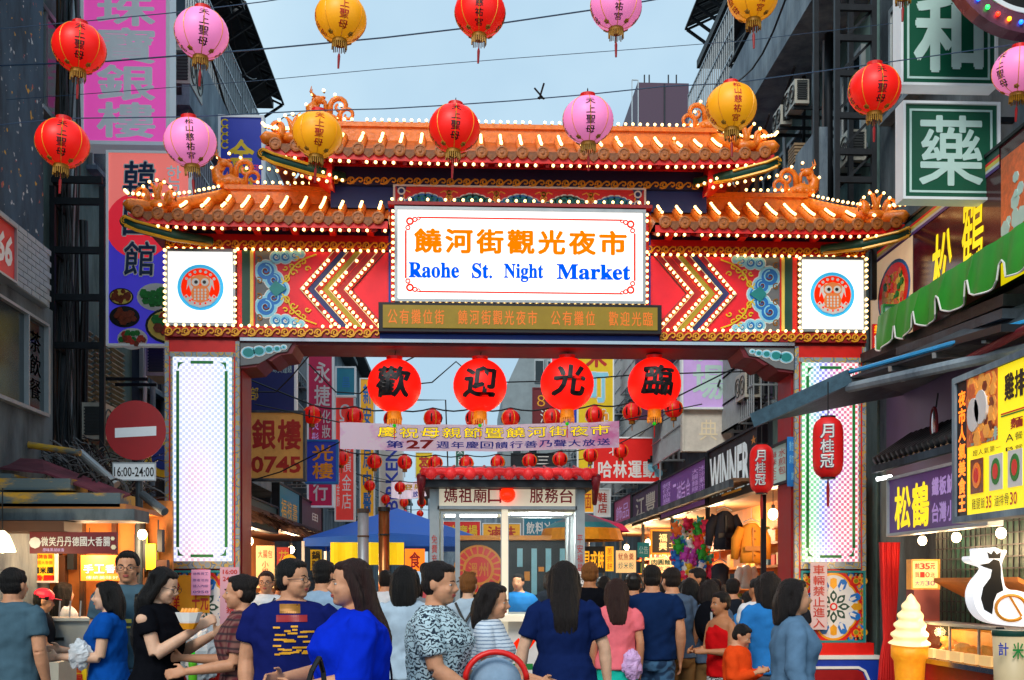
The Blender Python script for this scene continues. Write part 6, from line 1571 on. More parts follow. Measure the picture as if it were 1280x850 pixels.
# ---------------------------------------------------------------- tangle of cables, folded awnings, tarp on the left
random.seed(3); cm = MB()
for i in range(110):
    x0, x1 = random.uniform(-20, 120), random.uniform(90, 212); y0, y1 = random.uniform(545, 580), random.uniform(560, 640); Y = random.uniform(12.1, 12.9); pts = []; ph = random.random() * 6
    for k in range(15): u = k / 14; pts.append(P(x0 + (x1 - x0) * u, y0 + (y1 - y0) * u + 16 * math.sin(math.pi * u) * random.uniform(.2, 1.4) + 5 * math.sin(u * 9 + ph), Y))
    cm.tube(pts, random.choice((.004, .006, .008)), 5, m=random.choice((0, 0, 0, 1)))
cm.build('cable_tangle', [MATS['black'], MATS['grey']], label='messy tangle of black and grey cables above the left stall', cat='cables', kind='stuff')
random.seed(9)
for i, (a, b, r, mm, lab) in enumerate((((100, 566), (146, 606), .045, 'alu', 'grey pipe end sticking out of the cable tangle'), ((178, 618), (206, 640), .045, 'beam_grey', 'grey pipe near the foot of the time plate'), ((-10, 549), (100, 566), .035, 'beam_yellow', 'thin yellowish pole lying along the cable tangle'))):
    M = MB(); M.tube([P(*a, 11.9), P(*b, 11.7)], r, 12); M.build('loose_pipe', MATS[mm], label=lab, cat='pipe')
for i in range(3):
    M = MB(); c = P(110 + 18 * i, 612 + 4 * i, 11.3); M.tube([c + V((.12 * math.cos(a * .6), -.03 * a / 10, .17 * math.sin(a * .6))) for a in range(24)], .01, 5); M.build('cable_coil', MATS['black'], label='coiled black cable hanging %s of three beside the time plate' % ['leftmost', 'in the middle', 'rightmost'][i], cat='cable')
M = MB(); a, b, c, d = P(-30, 570, 11.6), P(52, 574, 11.6), P(163, 617, 11.1), P(146, 623, 10.9); e = P(-30, 581, 11.1); f_ = P(56, 590, 11.1)
M.add([a, b, c, d, f_, e] + [q - V((0, 0, .02)) for q in (a, b, c, d, f_, e)], [(0, 1, 4, 5), (1, 2, 3, 4), (11, 10, 7, 6), (10, 9, 8, 7), (5, 4, 10, 11), (4, 3, 9, 10), (3, 2, 8, 9)]); M.build('maroon_tarp', MATS['tarp_maroon'], label='dusty maroon tarpaulin sloping over the left food stall', cat='tarpaulin')
for i, (xr, y0, y1, Y, mm, lab) in enumerate(((14, 592, 604, 11.0, 'beam_yellow', 'topmost short yellow-grey slat of the folded awning at far left'), (88, 598, 612, 10.95, 'beam_yellow', 'upper yellow-patched slat of the folded awning at far left'), (150, 616, 633, 10.9, 'beam_yellow', 'middle yellow-patched slat of the folded awning at far left'), (168, 636, 650, 10.8, 'beam_grey', 'lowest blue-grey slat of the folded awning at far left'), (80, 651, 664, 10.7, 'brown', 'brown board under the folded awning at far left'))):
    p, q = P(-60, y1, Y), P(xr, y0, Y); M = MB(); M.box(p.x, Y, p.z, q.x, Y + .5, q.z); M.build('awning_slat', MATS[mm], label=lab, cat='slat')
c = P(206, 572, 13.6); t = thing('round_sign', 'small round yellow blue and red sign peeping out behind the left pier', 'sign', c); R = Rect((c.x - .25, 13.6, c.z - .25), (.5, 0, 0), (0, 0, .5), (0, -1, 0))
M = MB(); R.disc(M, .5, .5, .24, 0, .03, m=0); M.build('rim', MATS['yellow'], t); M = MB(); R.disc(M, .5, .5, .15, .03, .04); M.build('panel', MATS['blue'], t)

# ---------------------------------------------------------------- left food stall
LS = t = thing('food_stall', 'warmly lit sausage stall at far left behind the customers', 'stall', (P(80, 0, 11.6).x, 11.6, 0))
x0, x1 = P(-80, 0, 11.2).x, P(208, 0, 12.).x
M = MB(); M.box(x0, 12.25, 0, x1, 12.3, 2.5); M.build('back_wall', MATS['wood_warm'], t)
M = MB(); M.box(x0, 10.9, 2.32, x1 - .1, 12.3, 2.37); M.build('ceiling', MATS['wood_warm'], t)
a, b = P(56, 772, 11), P(122, 772, 11)
M = MB(); M.box(a.x, 10.9, 0, b.x, 11.4, a.z - .03); cc = M.build('counter', MATS['alu'], t)
M = MB(); M.box(a.x - .03, 10.85, a.z - .028, b.x + .03, 11.45, a.z); M.build('counter_top', MATS['steel'], cc)
M = MB()
for k in range(10): M.box(a.x + .07, 10.885, .25 + k * .09, a.x + .22, 10.898, .28 + k * .09)
M.build('vent_slots', MATS['black'], cc)
for k in range(5): M = MB(); x = a.x + .1 + k * .1; M.tube([(x, 11.1, a.z), (x + .01, 11.1, a.z + .16)], .008, 5); M.build('tong_rail', MATS['steel'], t)
for k, x in enumerate((-30, 30, 70, 100, 140, 175)): M = MB(); q = P(x, 0, 12.2).x; M.box(q, 12.18, 0, q + .05, 12.248, 2.4); M.build('wall_batten', MATS['rusty'] if k % 2 else MATS['brown'], t)
cartlet('maroon cloth sign with white characters over the left food stall', 37, 665, 146, 692, 10.8, 'maroon', [('微笑丹丹德國大香腸', .13, .2, .93, .68, 'white', dict(bold=.02)), ('原味黑胡椒香', .15, .74, .4, .92, 'sign_lav')], deco=lambda t, R: [(lambda M: (R.disc(M, .065, .5, .055, 0, .01, n=8), M.build('cartoon_dumpling', MATS['white'], t)))(MB()), (lambda M: (R.disc(M, .955, .3, .02, 0, .01, n=6), R.disc(M, .965, .7, .025, 0, .011, n=6), M.build('flower_print', MATS['cream'], t)))(MB())])
cartlet('lit red and yellow menu light box under the maroon cloth sign', 39, 691, 69, 726, 11.9, 'lit_yellow', [('招牌香腸', .1, .05, .9, .22, 'ink_red', dict(bold=.03)), ('德國大香腸', .1, .28, .9, .42, 'ink_red'), ('糯米腸', .05, .5, .95, .75, 'ink_black', dict(bold=.06)), ('香腸', .02, .8, .98, 1., 'sign_scarlet', dict(bold=.12))], fr='white')
cartlet('rounded red and orange light sign with white handmade characters', 101, 694, 160, 726, 11.8, 'lit_orange', [('手工香腸', .05, .35, .98, .72, 'sign_scarlet', dict(bold=.1, off=.003)), ('手工香腸', .05, .35, .98, .72, 'white', dict(bold=.03, off=.008)), ('傳統美味好吃', .1, .8, .95, .95, 'white')])
p = P(3, 680, 10.2); t = thing('hanging_lamp', 'bright bell-shaped lamp glowing at the left edge of the picture', 'lamp', p)
M = MB(); M.lathe([(.02, p.z + .12), (.06, p.z + .08), (.1, p.z - .02), (.115, p.z - .07)], (p.x, p.y, 0), n=20, caps=False); M.build('lamp_shade', mat('lamp_shade', '#fff0c0', .4, var=0, emit=2.2, ecol=(1, .85, .5)), t, smooth=True); M = MB(); M.ell(p - V((0, 0, .02)), .05, .05, .06, 10, 8); M.build('lamp_globe', MATS['warm_lamp'], t); M = MB(); M.tube([p + V((0, 0, .12)), p + V((0, 0, .5))], .006, 4); M.build('cord', MATS['black'], t)
glow(p + V((0, 0, -.16)), 14, (1, .75, .4))
lamp_bulb('warm lamp inside the left food stall above the cook', P(112, 680, 11.7) * 1, .05, e=22, wire_=.12)
lamp_bulb('warm lamp inside the left food stall behind the pole', P(178, 668, 11.9), .05, e=18, wire_=.15)
random.seed(14)
for k, (px, y0, y1, w_, mm) in enumerate(((172, 668, 700, 5, 'black'), (182, 664, 715, 4, 'steel_dark'), (190, 680, 712, 12, 'cloth_yellow'), (201, 662, 690, 6, 'steel_dark'), (203, 700, 745, 14, 'brown'), (24, 690, 722, 16, 'booth_cream'), (78, 694, 742, 10, 'brown'), (90, 688, 712, 8, 'steel_dark'), (166, 715, 760, 12, 'lit_shelf0'), (188, 722, 770, 16, 'rusty'))):
    if mm == 'lit_shelf0': mm = 'fry0'; mat('fry0', '#d89048', .6, var=.4, scale=18)
    a, b = P(px - w_ / 2, y1, 12.1), P(px + w_ / 2, y0, 12.1); M = MB(); M.box(a.x, 12.05, a.z, b.x, 12.16, b.z); M.box(a.x + .01, 12.03, b.z, a.x + .02, 12.05, b.z + .1); M.build('hung_utensil' if w_ < 8 else 'hung_packet', MATS[mm], LS)
cartlet('yellow cloth with red characters hanging from the left counter', 79, 812, 108, 862, 10.6, 'yellow', [('香腸', .3, .25, .9, .95, 'ink_red', dict(vert=True, bold=.03))])
cartlet('white board with blue characters below the food trays at left', 42, 833, 68, 870, 10.0, 'white', [('胡椒', .1, .05, .9, .9, 'blue', dict(vert=True, bold=.06))], fr='blue')
t = thing('food_tray', 'black tray with a few sausages on the left counter', 'tray', P(52, 825, 10.0))
p = P(52, 826, 10.0); M = MB(); M.box(p.x - .13, 9.9, p.z, p.x + .13, 10.15, p.z + .03); M.build('tray', MATS['black'], t)
for k in range(4): M = MB(); M.tube([p + V((-.08 + .05 * k, -.05, .05)), p + V((-.05 + .05 * k, .04, .06))], .02, 8); M.build('sausage', mat('sausage', '#c8884a', .5, var=.3), t, smooth=True)
M = MB(); p2 = P(52, 826, 10.0); M.box(p2.x - .2, 9.85, 0, p2.x + .2, 10.3, p2.z - .004); M.build('side_table', MATS['booth_white'], label='small pale side table under the black food tray', cat='table')

# ---------------------------------------------------------------- papers on the piers
cartlet('pink handwritten paper taped on the left pier', 239, 712, 263, 744, 12.55, mat('paper_pink', '#e8a8d8', .6, var=.03).name, [('銷售員工', .08, .1, .9, .22, 'purple'), ('意者洽詢', .08, .35, .9, .47, 'purple'), ('請入內談', .08, .58, .9, .7, 'purple'), ('0958', .1, .82, .9, .92, 'purple', dict(whole=True))], depth=.005)
cartlet('orange-yellow poster with big red characters on the left pier', 206, 719, 262, 766, 12.62, mat('poster_amber', '#f0a818', .6, var=.08).name, [('炒鮮', .05, .1, .35, .95, 'ink_red', dict(vert=True, bold=.03)), ('十元', .6, .45, .98, .95, 'ink_red', dict(bold=.04))], depth=.005)
cartlet('pinkish opening hours sheet on the left pier edge', 275, 709, 299, 806, 12.6, mat('sheet_pink', '#d8a8c0', .6, var=.03).name, [('16:00', .15, .03, .9, .09, 'ink_red', dict(whole=True, bold=.02)), ('24:00', .15, .12, .9, .18, 'ink_red', dict(whole=True, bold=.02)), ('車輛禁止進入', .3, .25, .8, .95, 'ink_red', dict(vert=True, bold=.02))], depth=.005)
cartlet('pale vertical strip with red no-entry characters on the right pier', 1013, 703, 1034, 787, 12.55, mat('strip_pale', '#d8c0c4', .5, var=.05).name, [('車輛禁止進入', .12, .03, .88, .98, 'ink_red', dict(vert=True, bold=.015))], depth=.004)
random.seed(5)
def crumpled(name, label, cat, c, r, mm, seed=0, sq=(1, .8, 1), n=26):
    M = MB(); rows = []
    for i in range(n):
        a = math.pi * i / (n - 1) - math.pi / 2; row = []
        for j in range(n):
            b = 2 * math.pi * j / n; d = V((math.cos(a) * math.cos(b), math.cos(a) * math.sin(b), math.sin(a))); k = r * (1 + .28 * noise.noise(d * 2.3 + V((seed, 0, 0))) + .12 * noise.noise(d * 6 + V((0, seed, 0)))); row.append(V(c) + V((d.x * k * sq[0], d.y * k * sq[1], d.z * k * sq[2])))
        rows.append(row)
    M.rings(rows); return M.build(name, mm, label=label, cat=cat)
crumpled('plastic_bundle', 'crumpled white printed plastic bundle tied to the left pier', 'bag', P(248, 815, 12.1), .24, mat('plastic_white', '#bcc8d0', .3, var=.15, scale=8), 3, (.9, .7, 1.4))
t = thing('green_bottle', 'small green drink bottle with a bright green cap by the left pier', 'bottle', P(241, 852, 8.6)); c = P(241, 852, 8.6)
M = MB(); M.lathe([(.03, -.02), (.034, 0), (.034, .09), (.03, .11), (.034, .13), (.033, .15), (.014, .185), (.014, .2)], c, n=14); M.build('body', mat('bottle_green', '#58b020', .15, var=.1), t, smooth=True); M = MB(); M.lathe([(.017, .2), (.017, .225), (.001, .226)], c, n=12); M.build('cap', MATS['bead_green'], t)
M = MB(); M.box(c.x - .25, 8.45, 0, c.x + .2, 8.85, c.z - .022); M.build('crate', MATS['beam_grey'], label='low grey crate under the green bottle', cat='crate')

# ---------------------------------------------------------------- right foreground: food stall banners and awnings
XB = 4.95; ya, yb = 13.4, 8.0; R = Rect((XB, ya, 4.33), (0, yb - ya, 0), (0, 0, 1.30), (-1, 0, 0)); fu = lambda px: (ya - PX(px, 0, XB).y) / (ya - yb)
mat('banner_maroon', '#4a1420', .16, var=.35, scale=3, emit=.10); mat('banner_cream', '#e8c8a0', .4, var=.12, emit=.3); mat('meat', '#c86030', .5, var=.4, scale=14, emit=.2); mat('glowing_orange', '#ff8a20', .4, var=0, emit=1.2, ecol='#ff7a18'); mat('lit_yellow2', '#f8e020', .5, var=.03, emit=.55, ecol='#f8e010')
def rain(t, R):
    L = {k: MB() for k in ('banner_cream', 'sign_scarlet', 'yellow_soft', 'white', 'meat', 'mid_blue', 'purple', 'green_dark', 'leaf', 'glowing_orange', 'lit_yellow2', 'sign_mint')}
    R.box(L['banner_cream'], 0, .12, fu(1141), 1, 0, .006); R.box(L['meat'], fu(1252), .1, fu(1330), .75, 0, .006); R.box(L['lit_yellow2'], fu(1252), .75, 1, 1, 0, .007)
    for (a, b, mm) in ((0, .05, 'green_dark'), (.05, .07, 'sign_scarlet'), (.07, .10, 'yellow_soft'), (.10, .12, 'white'), (.12, .145, 'purple')): R.box(L[mm], 0, a, fu(1250), b, .006, .009)
    c = (fu(1118), .52); R.disc(L['mid_blue'], *c, .48, .009, .012, n=26, ry=.36); R.disc(L['sign_scarlet'], *c, .44, .012, .015, n=26, ry=.32); R.disc(L['yellow_soft'], *c, .34, .015, .018, n=22, ry=.22)
    random.seed(8)
    for k in range(60): R.disc(L[random.choice(('meat', 'sign_scarlet', 'yellow_soft', 'leaf'))], c[0] + random.uniform(-.3, .3) / 5.4, c[1] + random.uniform(-.2, .2) / 1.3, .04, .018, .019 + k * .0003, n=6)
    for k in range(70):      # the gate's bulbs printed in gloss on the sheet
        pass
    for k in range(26): R.disc(L['sign_mint'], fu(1256) + random.uniform(0, .13), .15 + random.uniform(0, .5), random.uniform(.03, .09), .006, .008 + k * .0003, n=7)
    for k, q in L.items():
        if q.f: q.build('printed_picture', MATS[k], t)
sign('food_banner', 'long maroon and cream food banner slanting along the right above a green valance', 'banner', R, MATS['banner_maroon'], .06, MATS['steel_dark'], .03,
     [('松', fu(1163), .26, fu(1190), .92, 'lit_yellow2', dict(bold=.02, shear=.1)), ('鶴', fu(1200), .12, fu(1230), .85, 'lit_yellow2', dict(bold=.008, shear=.1))], deco=rain)
t = thing('green_valance', 'scalloped green canvas valance with white edging along the right', 'awning', (4.5, 10.5, 4.1))
M = MB(); M2_ = MB(); n = 120; top, bot, wall = [], [], []
for i in range(n + 1):
    y = 12.05 - (12.05 - 7.8) * i / n; w = .025 * math.sin(y * 9) + .015 * math.sin(y * 23); ph = ((12.05 - y) / .58) % 1; zb = 4.21 - .11 * abs(math.sin(math.pi * ph)) ** .6 + (.10 if ph < .07 or ph > .93 else 0)
    top.append(V((4.52 + w * .3, y, 4.52))); bot.append(V((4.47 + w, y, zb))); wall.append(V((4.88, y, 4.66)))
vs = wall + top + bot; vs2 = [v + V((.012, 0, 0)) for v in vs]
M.add(vs, [(r * (n + 1) + i, r * (n + 1) + i + 1, (r + 1) * (n + 1) + i + 1, (r + 1) * (n + 1) + i) for r in (0, 1) for i in range(n)])
M.add(vs2, [(r * (n + 1) + i, (r + 1) * (n + 1) + i, (r + 1) * (n + 1) + i + 1, r * (n + 1) + i + 1) for r in (0, 1) for i in range(n)])
M.build('canvas', mat('canvas_green', '#1c8414', .6, var=.25, scale=2, emit=.03), t, smooth=True)
M = MB(); M.tube([b + V((-.004, 0, 0)) for b in bot], .009, 5); M.build('white_edging', MATS['white'], t)
R = Rect((4.9, 12.07, 4.1), (-.42, -.03, 0), (0, 0, .5), (0, -1, 0)); R = rectF(1105, 385, 1130, 424, 12.1)
cartlet('printed red and white cloth end of the green valance', 1105, 383, 1130, 424, 12.1, 'sign_mint', [('AMORE', .08, .1, .95, .48, 'ink_red', dict(whole=True, bold=.03)), ('27600', .08, .52, .95, .9, 'ink_red', dict(whole=True, bold=.03))], fr='green')
R = rectF(1091, 405, 1103, 440, 12.9); sign('corner_sign', 'narrow red strip with yellow characters between gate and food banner', 'sign', R, MATS['sign_scarlet'], .04, None, 0, [('美食街', .1, .03, .9, .97, 'lit_yellow', dict(vert=True, bold=.04))])
# awning with blue edge crossing in front of the right pier
t = thing('folding_awning', 'long grey folding awning with a bright blue edge crossing the right pier', 'awning', (4.2, 10, 3.3))
A, B, Cc = P(941, 526, 11.6), P(1063, 471, 11.0), P(1300, 397, 8.6); D, E_ = V((4.92, 8.4, 4.02)), V((4.92, 12.2, 3.72))
def sheet(M, pts, th=.02): n = len(pts); M.add([V(p) for p in pts] + [V(p) - V((0, 0, th)) for p in pts], [tuple(range(n)), tuple(range(2 * n - 1, n - 1, -1))] + [(i, n + i, n + (i + 1) % n, (i + 1) % n) for i in range(n)])
M = MB(); sheet(M, [A + V((.05, .1, 0)), B, E_]); sheet(M, [B, Cc, D, E_]); M.build('canvas', MATS['awning_grey'], t)
M = MB(); M.obox(A, B, .05, .15); M.build('front_rail', mat('rail_blue_grey', '#3a5868', .5, .3, var=.3, scale=12), t)
M = MB(); M.tube([B + V((0, 0, .05)), B.lerp(Cc, .5) + V((0, 0, .02)), Cc], .022, 6); M.build('blue_edge', mat('edge_cyan', '#18a0e0', .4), t)
for k in range(5): q = B.lerp(Cc, k / 4); M = MB(); M.obox(q - V((0, 0, .04)), V((4.92, q.y + .5, 3.75)), .04, .05); M.build('awning_arm', MATS['alu'], t)
M = MB(); M.tube([B + V((0, .05, -.10)), Cc + V((0, .05, -.22))], .05, 8); M.build('roller', MATS['wall_concrete'], t)
M = MB(); M.tube([P(1197, 456, 9.6), P(1300, 402, 8.4)], .035, 10); M.build('maroon_roller', MATS['maroon'], label='maroon awning roller tube above the yellow menu board', cat='tube')
t = thing('upper_awning', 'dark folded cloth awnings stacked under the food banner on the right', 'awning', (4.7, 10, 3.9))
for k, (xa_, ya_, xb_, yb_, Y_, mm) in enumerate(((1102, 448, 1290, 375, 12, 'tin_dark'), (1150, 440, 1290, 392, 11, 'awning_grey'), (1105, 462, 1290, 410, 11.5, 'steel_dark'))):
    a, b = PX(xa_, ya_, 4.8 - .15 * k), PX(xb_, yb_, 4.8 - .15 * k); M = MB(); M.obox(a, b, .5, .10 - .02 * k); M.build('folded_cloth', MATS[mm], t)
# purple wall, little tiled eave
M = MB(); q0, q1 = PX(1108, 560, 4.85), PX(1290, 560, 4.85); M.box(4.85, q1.y, 2.4, 4.9, q0.y, 4.2); M.build('wall_panel', mat('wall_purple', '#5a4870', .5, var=.2, scale=2), label='dull purple wall panel above the tiled eave on the right', cat='wall panel')
t = thing('tiled_eave', 'small dark corrugated eave over the second stall sign on the right', 'eave', (4.6, 10.8, 2.9))
q0, q1 = PX(1100, 575, 4.5), PX(1300, 560, 4.5); z_ = PX(1150, 563, 4.5).z; M = MB(); n = 26
for i in range(n): y = q0.y + (q1.y - q0.y) * (i + .5) / n; M = MB(); M.tube([(4.84, y, z_ + .28), (4.42, y, z_)], .05, 7); M.build('roof_tile', MATS['tin_dark'], t, smooth=True)
M = MB(); M.box(4.4, q1.y, z_ - .12, 4.46, q0.y, z_ - .05); M.build('fascia', MATS['wall_dark'], t)
c = PX(1170, 530, 4.6); t = thing('oval_mirror', 'small oval mirror hanging on the purple wall', 'mirror', c - V((0, 0, .15)))
M = MB(); M.tube([c + V((-.02, .07 * math.cos(a * math.pi / 10), .16 * math.sin(a * math.pi / 10))) for a in range(21)], .014, 6); M.build('frame', MATS['maroon'], t); M = MB(); M.ell(c + V((-.02, 0, 0)), .012, .065, .15, 14, 10); M.build('glass', MATS['chrome'], t, smooth=True); M = MB(); M.tube([c + V((0, 0, .16)), c + V((.02, 0, .3))], .008, 4); M.build('hook', MATS['black'], t)
R = rectS(1112, 1236, 601, 667, 4.38, 0); fv = lambda px: (R.o.y - PX(px, 0, 4.38).y) / R.U.length
def led(t, R):
    for k, (a, b, c_) in enumerate(((0, .3, '#e83020'), (.3, .55, '#2848f0'), (.55, 1, '#28c040'))): M = MB(); R.box(M, a, -.04, b, -.015, 0, .02); M.build('led_strip', mat('ledstrip%d' % k, c_, .4, var=0, emit=2.5), t)
sign('stall_sign', 'dark purple stall sign with yellow characters and rainbow top strip under the tiled eave', 'sign', R, mat('board_violet', '#4a2468', .35, var=.35, scale=2.5, emit=.25), .1, MATS['steel'], .03,
     [('松鶴', .06, .12, .46, .98, 'lit_yellow2', dict(bold=.035)), ('鐵板魷魚', .48, .12, .78, .46, 'sign_lav', dict(bold=.05)), ('台灣小吃', .48, .55, .78, .92, 'sign_lav', dict(bold=.04)), ('蚵仔煎', .8, .1, .97, .3, 'sign_mint'), ('炒麵魚丸', .8, .4, .97, .6, 'sign_mint'), ('臭豆腐湯', .8, .7, .97, .9, 'sign_mint')], deco=led)
M = MB(); p = P(1096, 599, 11.9); M.tube([p, p + V((.16, 0, .03))], .02, 8); M.build('fluorescent_tube', MATS['tube_light'], label='short fluorescent tube beside the violet stall sign', cat='lamp')
# yellow menu board
R = rectS(1197, 1312, 480, 646, 3.95, 0); fm = lambda px: (R.o.y - PX(px, 0, 3.95).y) / R.U.length
def menu(t, R):
    L = {k: MB() for k in ('black', 'meat', 'fry', 'white', 'leaf', 'egg', 'stew', 'sign_scarlet', 'green')}; a, b, c = fm(1209), fm(1252), fm(1280)
    R.box(L['black'], 0, 0, a, 1, 0, .004); R.box(L['meat'], a, 0, b - .04, .5, 0, .004); random.seed(2)
    for k in range(70): R.disc(L[random.choice(('fry', 'fry', 'meat', 'stew'))], a + .04 + random.random() * (b - a - .12), .04 + random.random() * .42, random.uniform(.03, .07), .004, .005 + .0003 * k, n=6)
    for (u, v) in ((.28, .28), (.5, .24)): R.disc(L['white'], a + (b - a) * u, v, .10, .004, .03, n=14, ry=.13)
    for i, px in enumerate((1222, 1246, 1270)):
        u = fm(px); R.box(L['stew' if i == 0 else 'white'], u - .075, .6, u + .075, .85, .004, .008); R.disc(L['egg' if i == 0 else 'leaf'], u, .72, .07, .008, .012, n=14, ry=.1); R.disc(L['sign_scarlet'], u, .72, .04, .012, .015, n=12, ry=.06)
    R.box(L['sign_scarlet'], b, .33, 1, .34, 0, .006); R.box(L['green'], b, .345, 1, .355, 0, .006)
    for k, q in L.items():
        if q.f: q.build('printed_picture', MATS[k], t)
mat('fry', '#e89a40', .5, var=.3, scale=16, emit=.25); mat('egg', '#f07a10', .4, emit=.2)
sign('menu_board', 'bright yellow menu board with fried food pictures at the right edge', 'sign', R, MATS['lit_yellow2'], .14, MATS['wall_concrete'], .05,
     [('夜市人氣美食王', .015, .06, fm(1208), .97, 'glowing_orange', dict(vert=True, bold=.05)), ('脆皮雞排', fm(1214), .4, fm(1248), .5, 'sign_mint', dict(bold=.06)), ('超人氣第一', fm(1216), .53, fm(1252), .58, 'black'), ('雞排', fm(1256), .06, fm(1282), .26, 'ink_black', dict(bold=.05)), ('麵', fm(1263), .38, fm(1280), .46, 'ink_red', dict(bold=.04)),
      ('A餐', fm(1257), .48, fm(1280), .54, 'ink_black'), ('B餐', fm(1257), .57, fm(1280), .6, 'ink_black'), ('雞腿飯', fm(1215), .88, fm(1232), .97, 'ink_black'), ('35', fm(1233), .88, fm(1240), .97, 'ink_red', dict(whole=True, bold=.02)), ('滷排骨', fm(1243), .88, fm(1262), .97, 'ink_black'), ('30', fm(1263), .88, fm(1272), .97, 'ink_red', dict(whole=True, bold=.02))], deco=menu)
M = MB(); M.tube([P(1222, 643, 9.7), P(1310, 634, 8.7)], .022, 10); M.build('fluorescent_tube', MATS['tube_warm'], label='pinkish glowing tube below the yellow menu board', cat='lamp'); glow(P(1262, 655, 9.4), 12, (1, .6, .4))
# stall front: counter, case, mesh, curtain
t = thing('food_stall', 'brightly lit snack counter at lower right with glass case and mesh backdrop', 'stall', (4.7, 10.2, 0))
M = MB(); M.box(5.15, 7.8, 0, 5.22, 12, 2.35); M.build('back_wall', MATS['green_dark'], t)
M = MB()
for k in range(34): y = 8.2 + k * .11; M.obox((5.1, y, 1.2), (5.1, y, 2.3), .012, .012)
for k in range(11): M.obox((5.1, 8.2, 1.2 + k * .11), (5.1, 11.9, 1.2 + k * .11), .012, .012)
M.build('wire_mesh', MATS['steel_dark'], t)
M = MB(); M.box(4.6, 7.9, 0, 5.1, 11.1, .82); M.build('counter', mat('counter_red', '#b8301c', .5, var=.2), t)
M = MB(); M.box(4.54, 7.9, .822, 5.1, 11.13, .87); M.build('counter_top', MATS['chrome'], t)
M = MB(); M.box(4.85, 9.0, .88, 5.08, 11.0, 1.15); M.build('shelf_box', MATS['fry'] if 0 else mat('lit_shelf', '#f0a850', .5, var=.25, scale=6, emit=.5, ecol='#f8902a'), t)
for k in range(4): M = MB(); M.box(4.62, 8.7 + k * .6, .872, 4.64, 9.25 + k * .6, 1.2); M.build('case_pane', MATS['glass'], t)
for k in range(5): M = MB(); M.obox((4.63, 8.67 + k * .6, .872), (4.63, 8.67 + k * .6, 1.22), .02, .02); M.build('case_post', MATS['steel'], t)
M = MB(); M.box(4.6, 8.65, 1.2, 4.9, 11.13, 1.225); M.build('case_top', MATS['steel'], t)
M = MB(); M.prism([V((4.7, 9.3, 1.62)), V((4.7, 9.3, 1.66)), V((5.1, 9.3, 1.46)), V((5.1, 9.3, 1.42))], (0, 1.7, 0)); M.build('hood', MATS['wood_warm'], t)
random.seed(12); fm_ = MB(); fm_.ell((0, 0, 0), .05, .07, .03, 8, 5); fmd = raw_mesh(fm_, 'fried_piece', MATS['fry'], True)
for k in range(46): inst('fried_piece', fmd, t, (random.uniform(4.68, 4.84), random.uniform(8.8, 11.0), .9 + random.random() * .12), rot=(random.random(), random.random(), random.random() * 3), scale=random.uniform(.8, 1.6))
for k in range(7): M = MB(); y = 8.9 + k * .3; M.box(4.56, y, .88, 4.60, y + .22, .97); M.build('price_card', MATS['cream_lit'], t)
for k, y in enumerate((8.8, 9.7, 10.6, 11.4)): lamp_bulb('warm lamp over the snack counter, %s from the right edge' % names[k], (4.75, y, 2.05), .045, e=16, wire_=.25)
glow((4.6, 10.8, 1.13), 6, (1, .6, .25), .05)
M = MB(); rows = []
n = 40
for j, (z, kx) in enumerate(((P(0, 676, 11.9).z, 1.), (1.5, .8), (1.2, .62), (1.0, .55), (.8, .9), (.4, 1.2), (.1, 1.25))):
    xa_, xb_ = P(1102, 0, 11.9).x, P(1126, 0, 11.9).x; c_ = (xa_ + xb_) / 2 - .02
    rows.append([V((c_ + (i / n - .5) * (xb_ - xa_) * kx, 11.9 + .035 * math.sin(i * 1.7 + j * .2), z)) for i in range(n + 1)])
vs = [p for r in rows for p in r]; M.add(vs, [(j * (n + 1) + i, (j + 1) * (n + 1) + i, (j + 1) * (n + 1) + i + 1, j * (n + 1) + i + 1) for j in range(6) for i in range(n)]); vs = [p + V((0, .012, 0)) for p in vs]; M.add(vs, [(j * (n + 1) + i, j * (n + 1) + i + 1, (j + 1) * (n + 1) + i + 1, (j + 1) * (n + 1) + i) for j in range(6) for i in range(n)])
M.build('red_curtain', mat('curtain_red', '#c00a0a', .7, var=.1), smooth=True, label='gathered bright red curtain between the right pier and the snack counter', cat='curtain')
# ice cream cone
p = P(1137, 905, 10.9); s_ = 10.9 / 1400; t = thing('ice_cream_model', 'large glowing plastic soft ice cream cone at the snack counter', 'display model', (p.x, 10.9, 0)); zz = lambda y: CAMH + (730 - y) * s_
M = MB(); rows = []
for i in range(90):
    u = i / 89; z = zz(806) + (zz(745) - zz(806)) * u; r = .178 * (1 - u) ** .55 * (1 + .10 * math.cos(u * 5 * 2 * math.pi)) + .006
    rows.append([V((p.x + .02 * u + r * math.cos(a * math.pi / 12) * (1 + .05 * math.sin(a * math.pi / 12 + u * 31)), 10.9 + r * math.sin(a * math.pi / 12), z + .022 * math.sin(a * math.pi / 12))) for a in range(24)])
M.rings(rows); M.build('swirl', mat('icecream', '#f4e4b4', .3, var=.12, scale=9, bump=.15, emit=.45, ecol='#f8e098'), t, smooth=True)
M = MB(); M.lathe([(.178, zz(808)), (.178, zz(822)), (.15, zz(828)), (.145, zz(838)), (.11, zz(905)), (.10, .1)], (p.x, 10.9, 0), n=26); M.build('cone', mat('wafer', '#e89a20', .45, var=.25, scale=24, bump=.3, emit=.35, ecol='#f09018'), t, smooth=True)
M = MB(); M.lathe([(.16, .0), (.16, .1)], (p.x, 10.9, 0), n=20); M.build('base', MATS['brown'], t)
R = rectF(1140, 701, 1172, 735, 11.3); sign('price_board', 'small lit price board with red and blue writing on a pinkish stand', 'sign', R, MATS['cream_lit'], .1, MATS['fry'], .015, [('煎35元', .1, .08, .9, .32, 'ink_red', dict(bold=.03)), ('買10送', .1, .4, .9, .62, 'ink_red'), ('大方30', .1, .72, .9, .92, 'purple')])
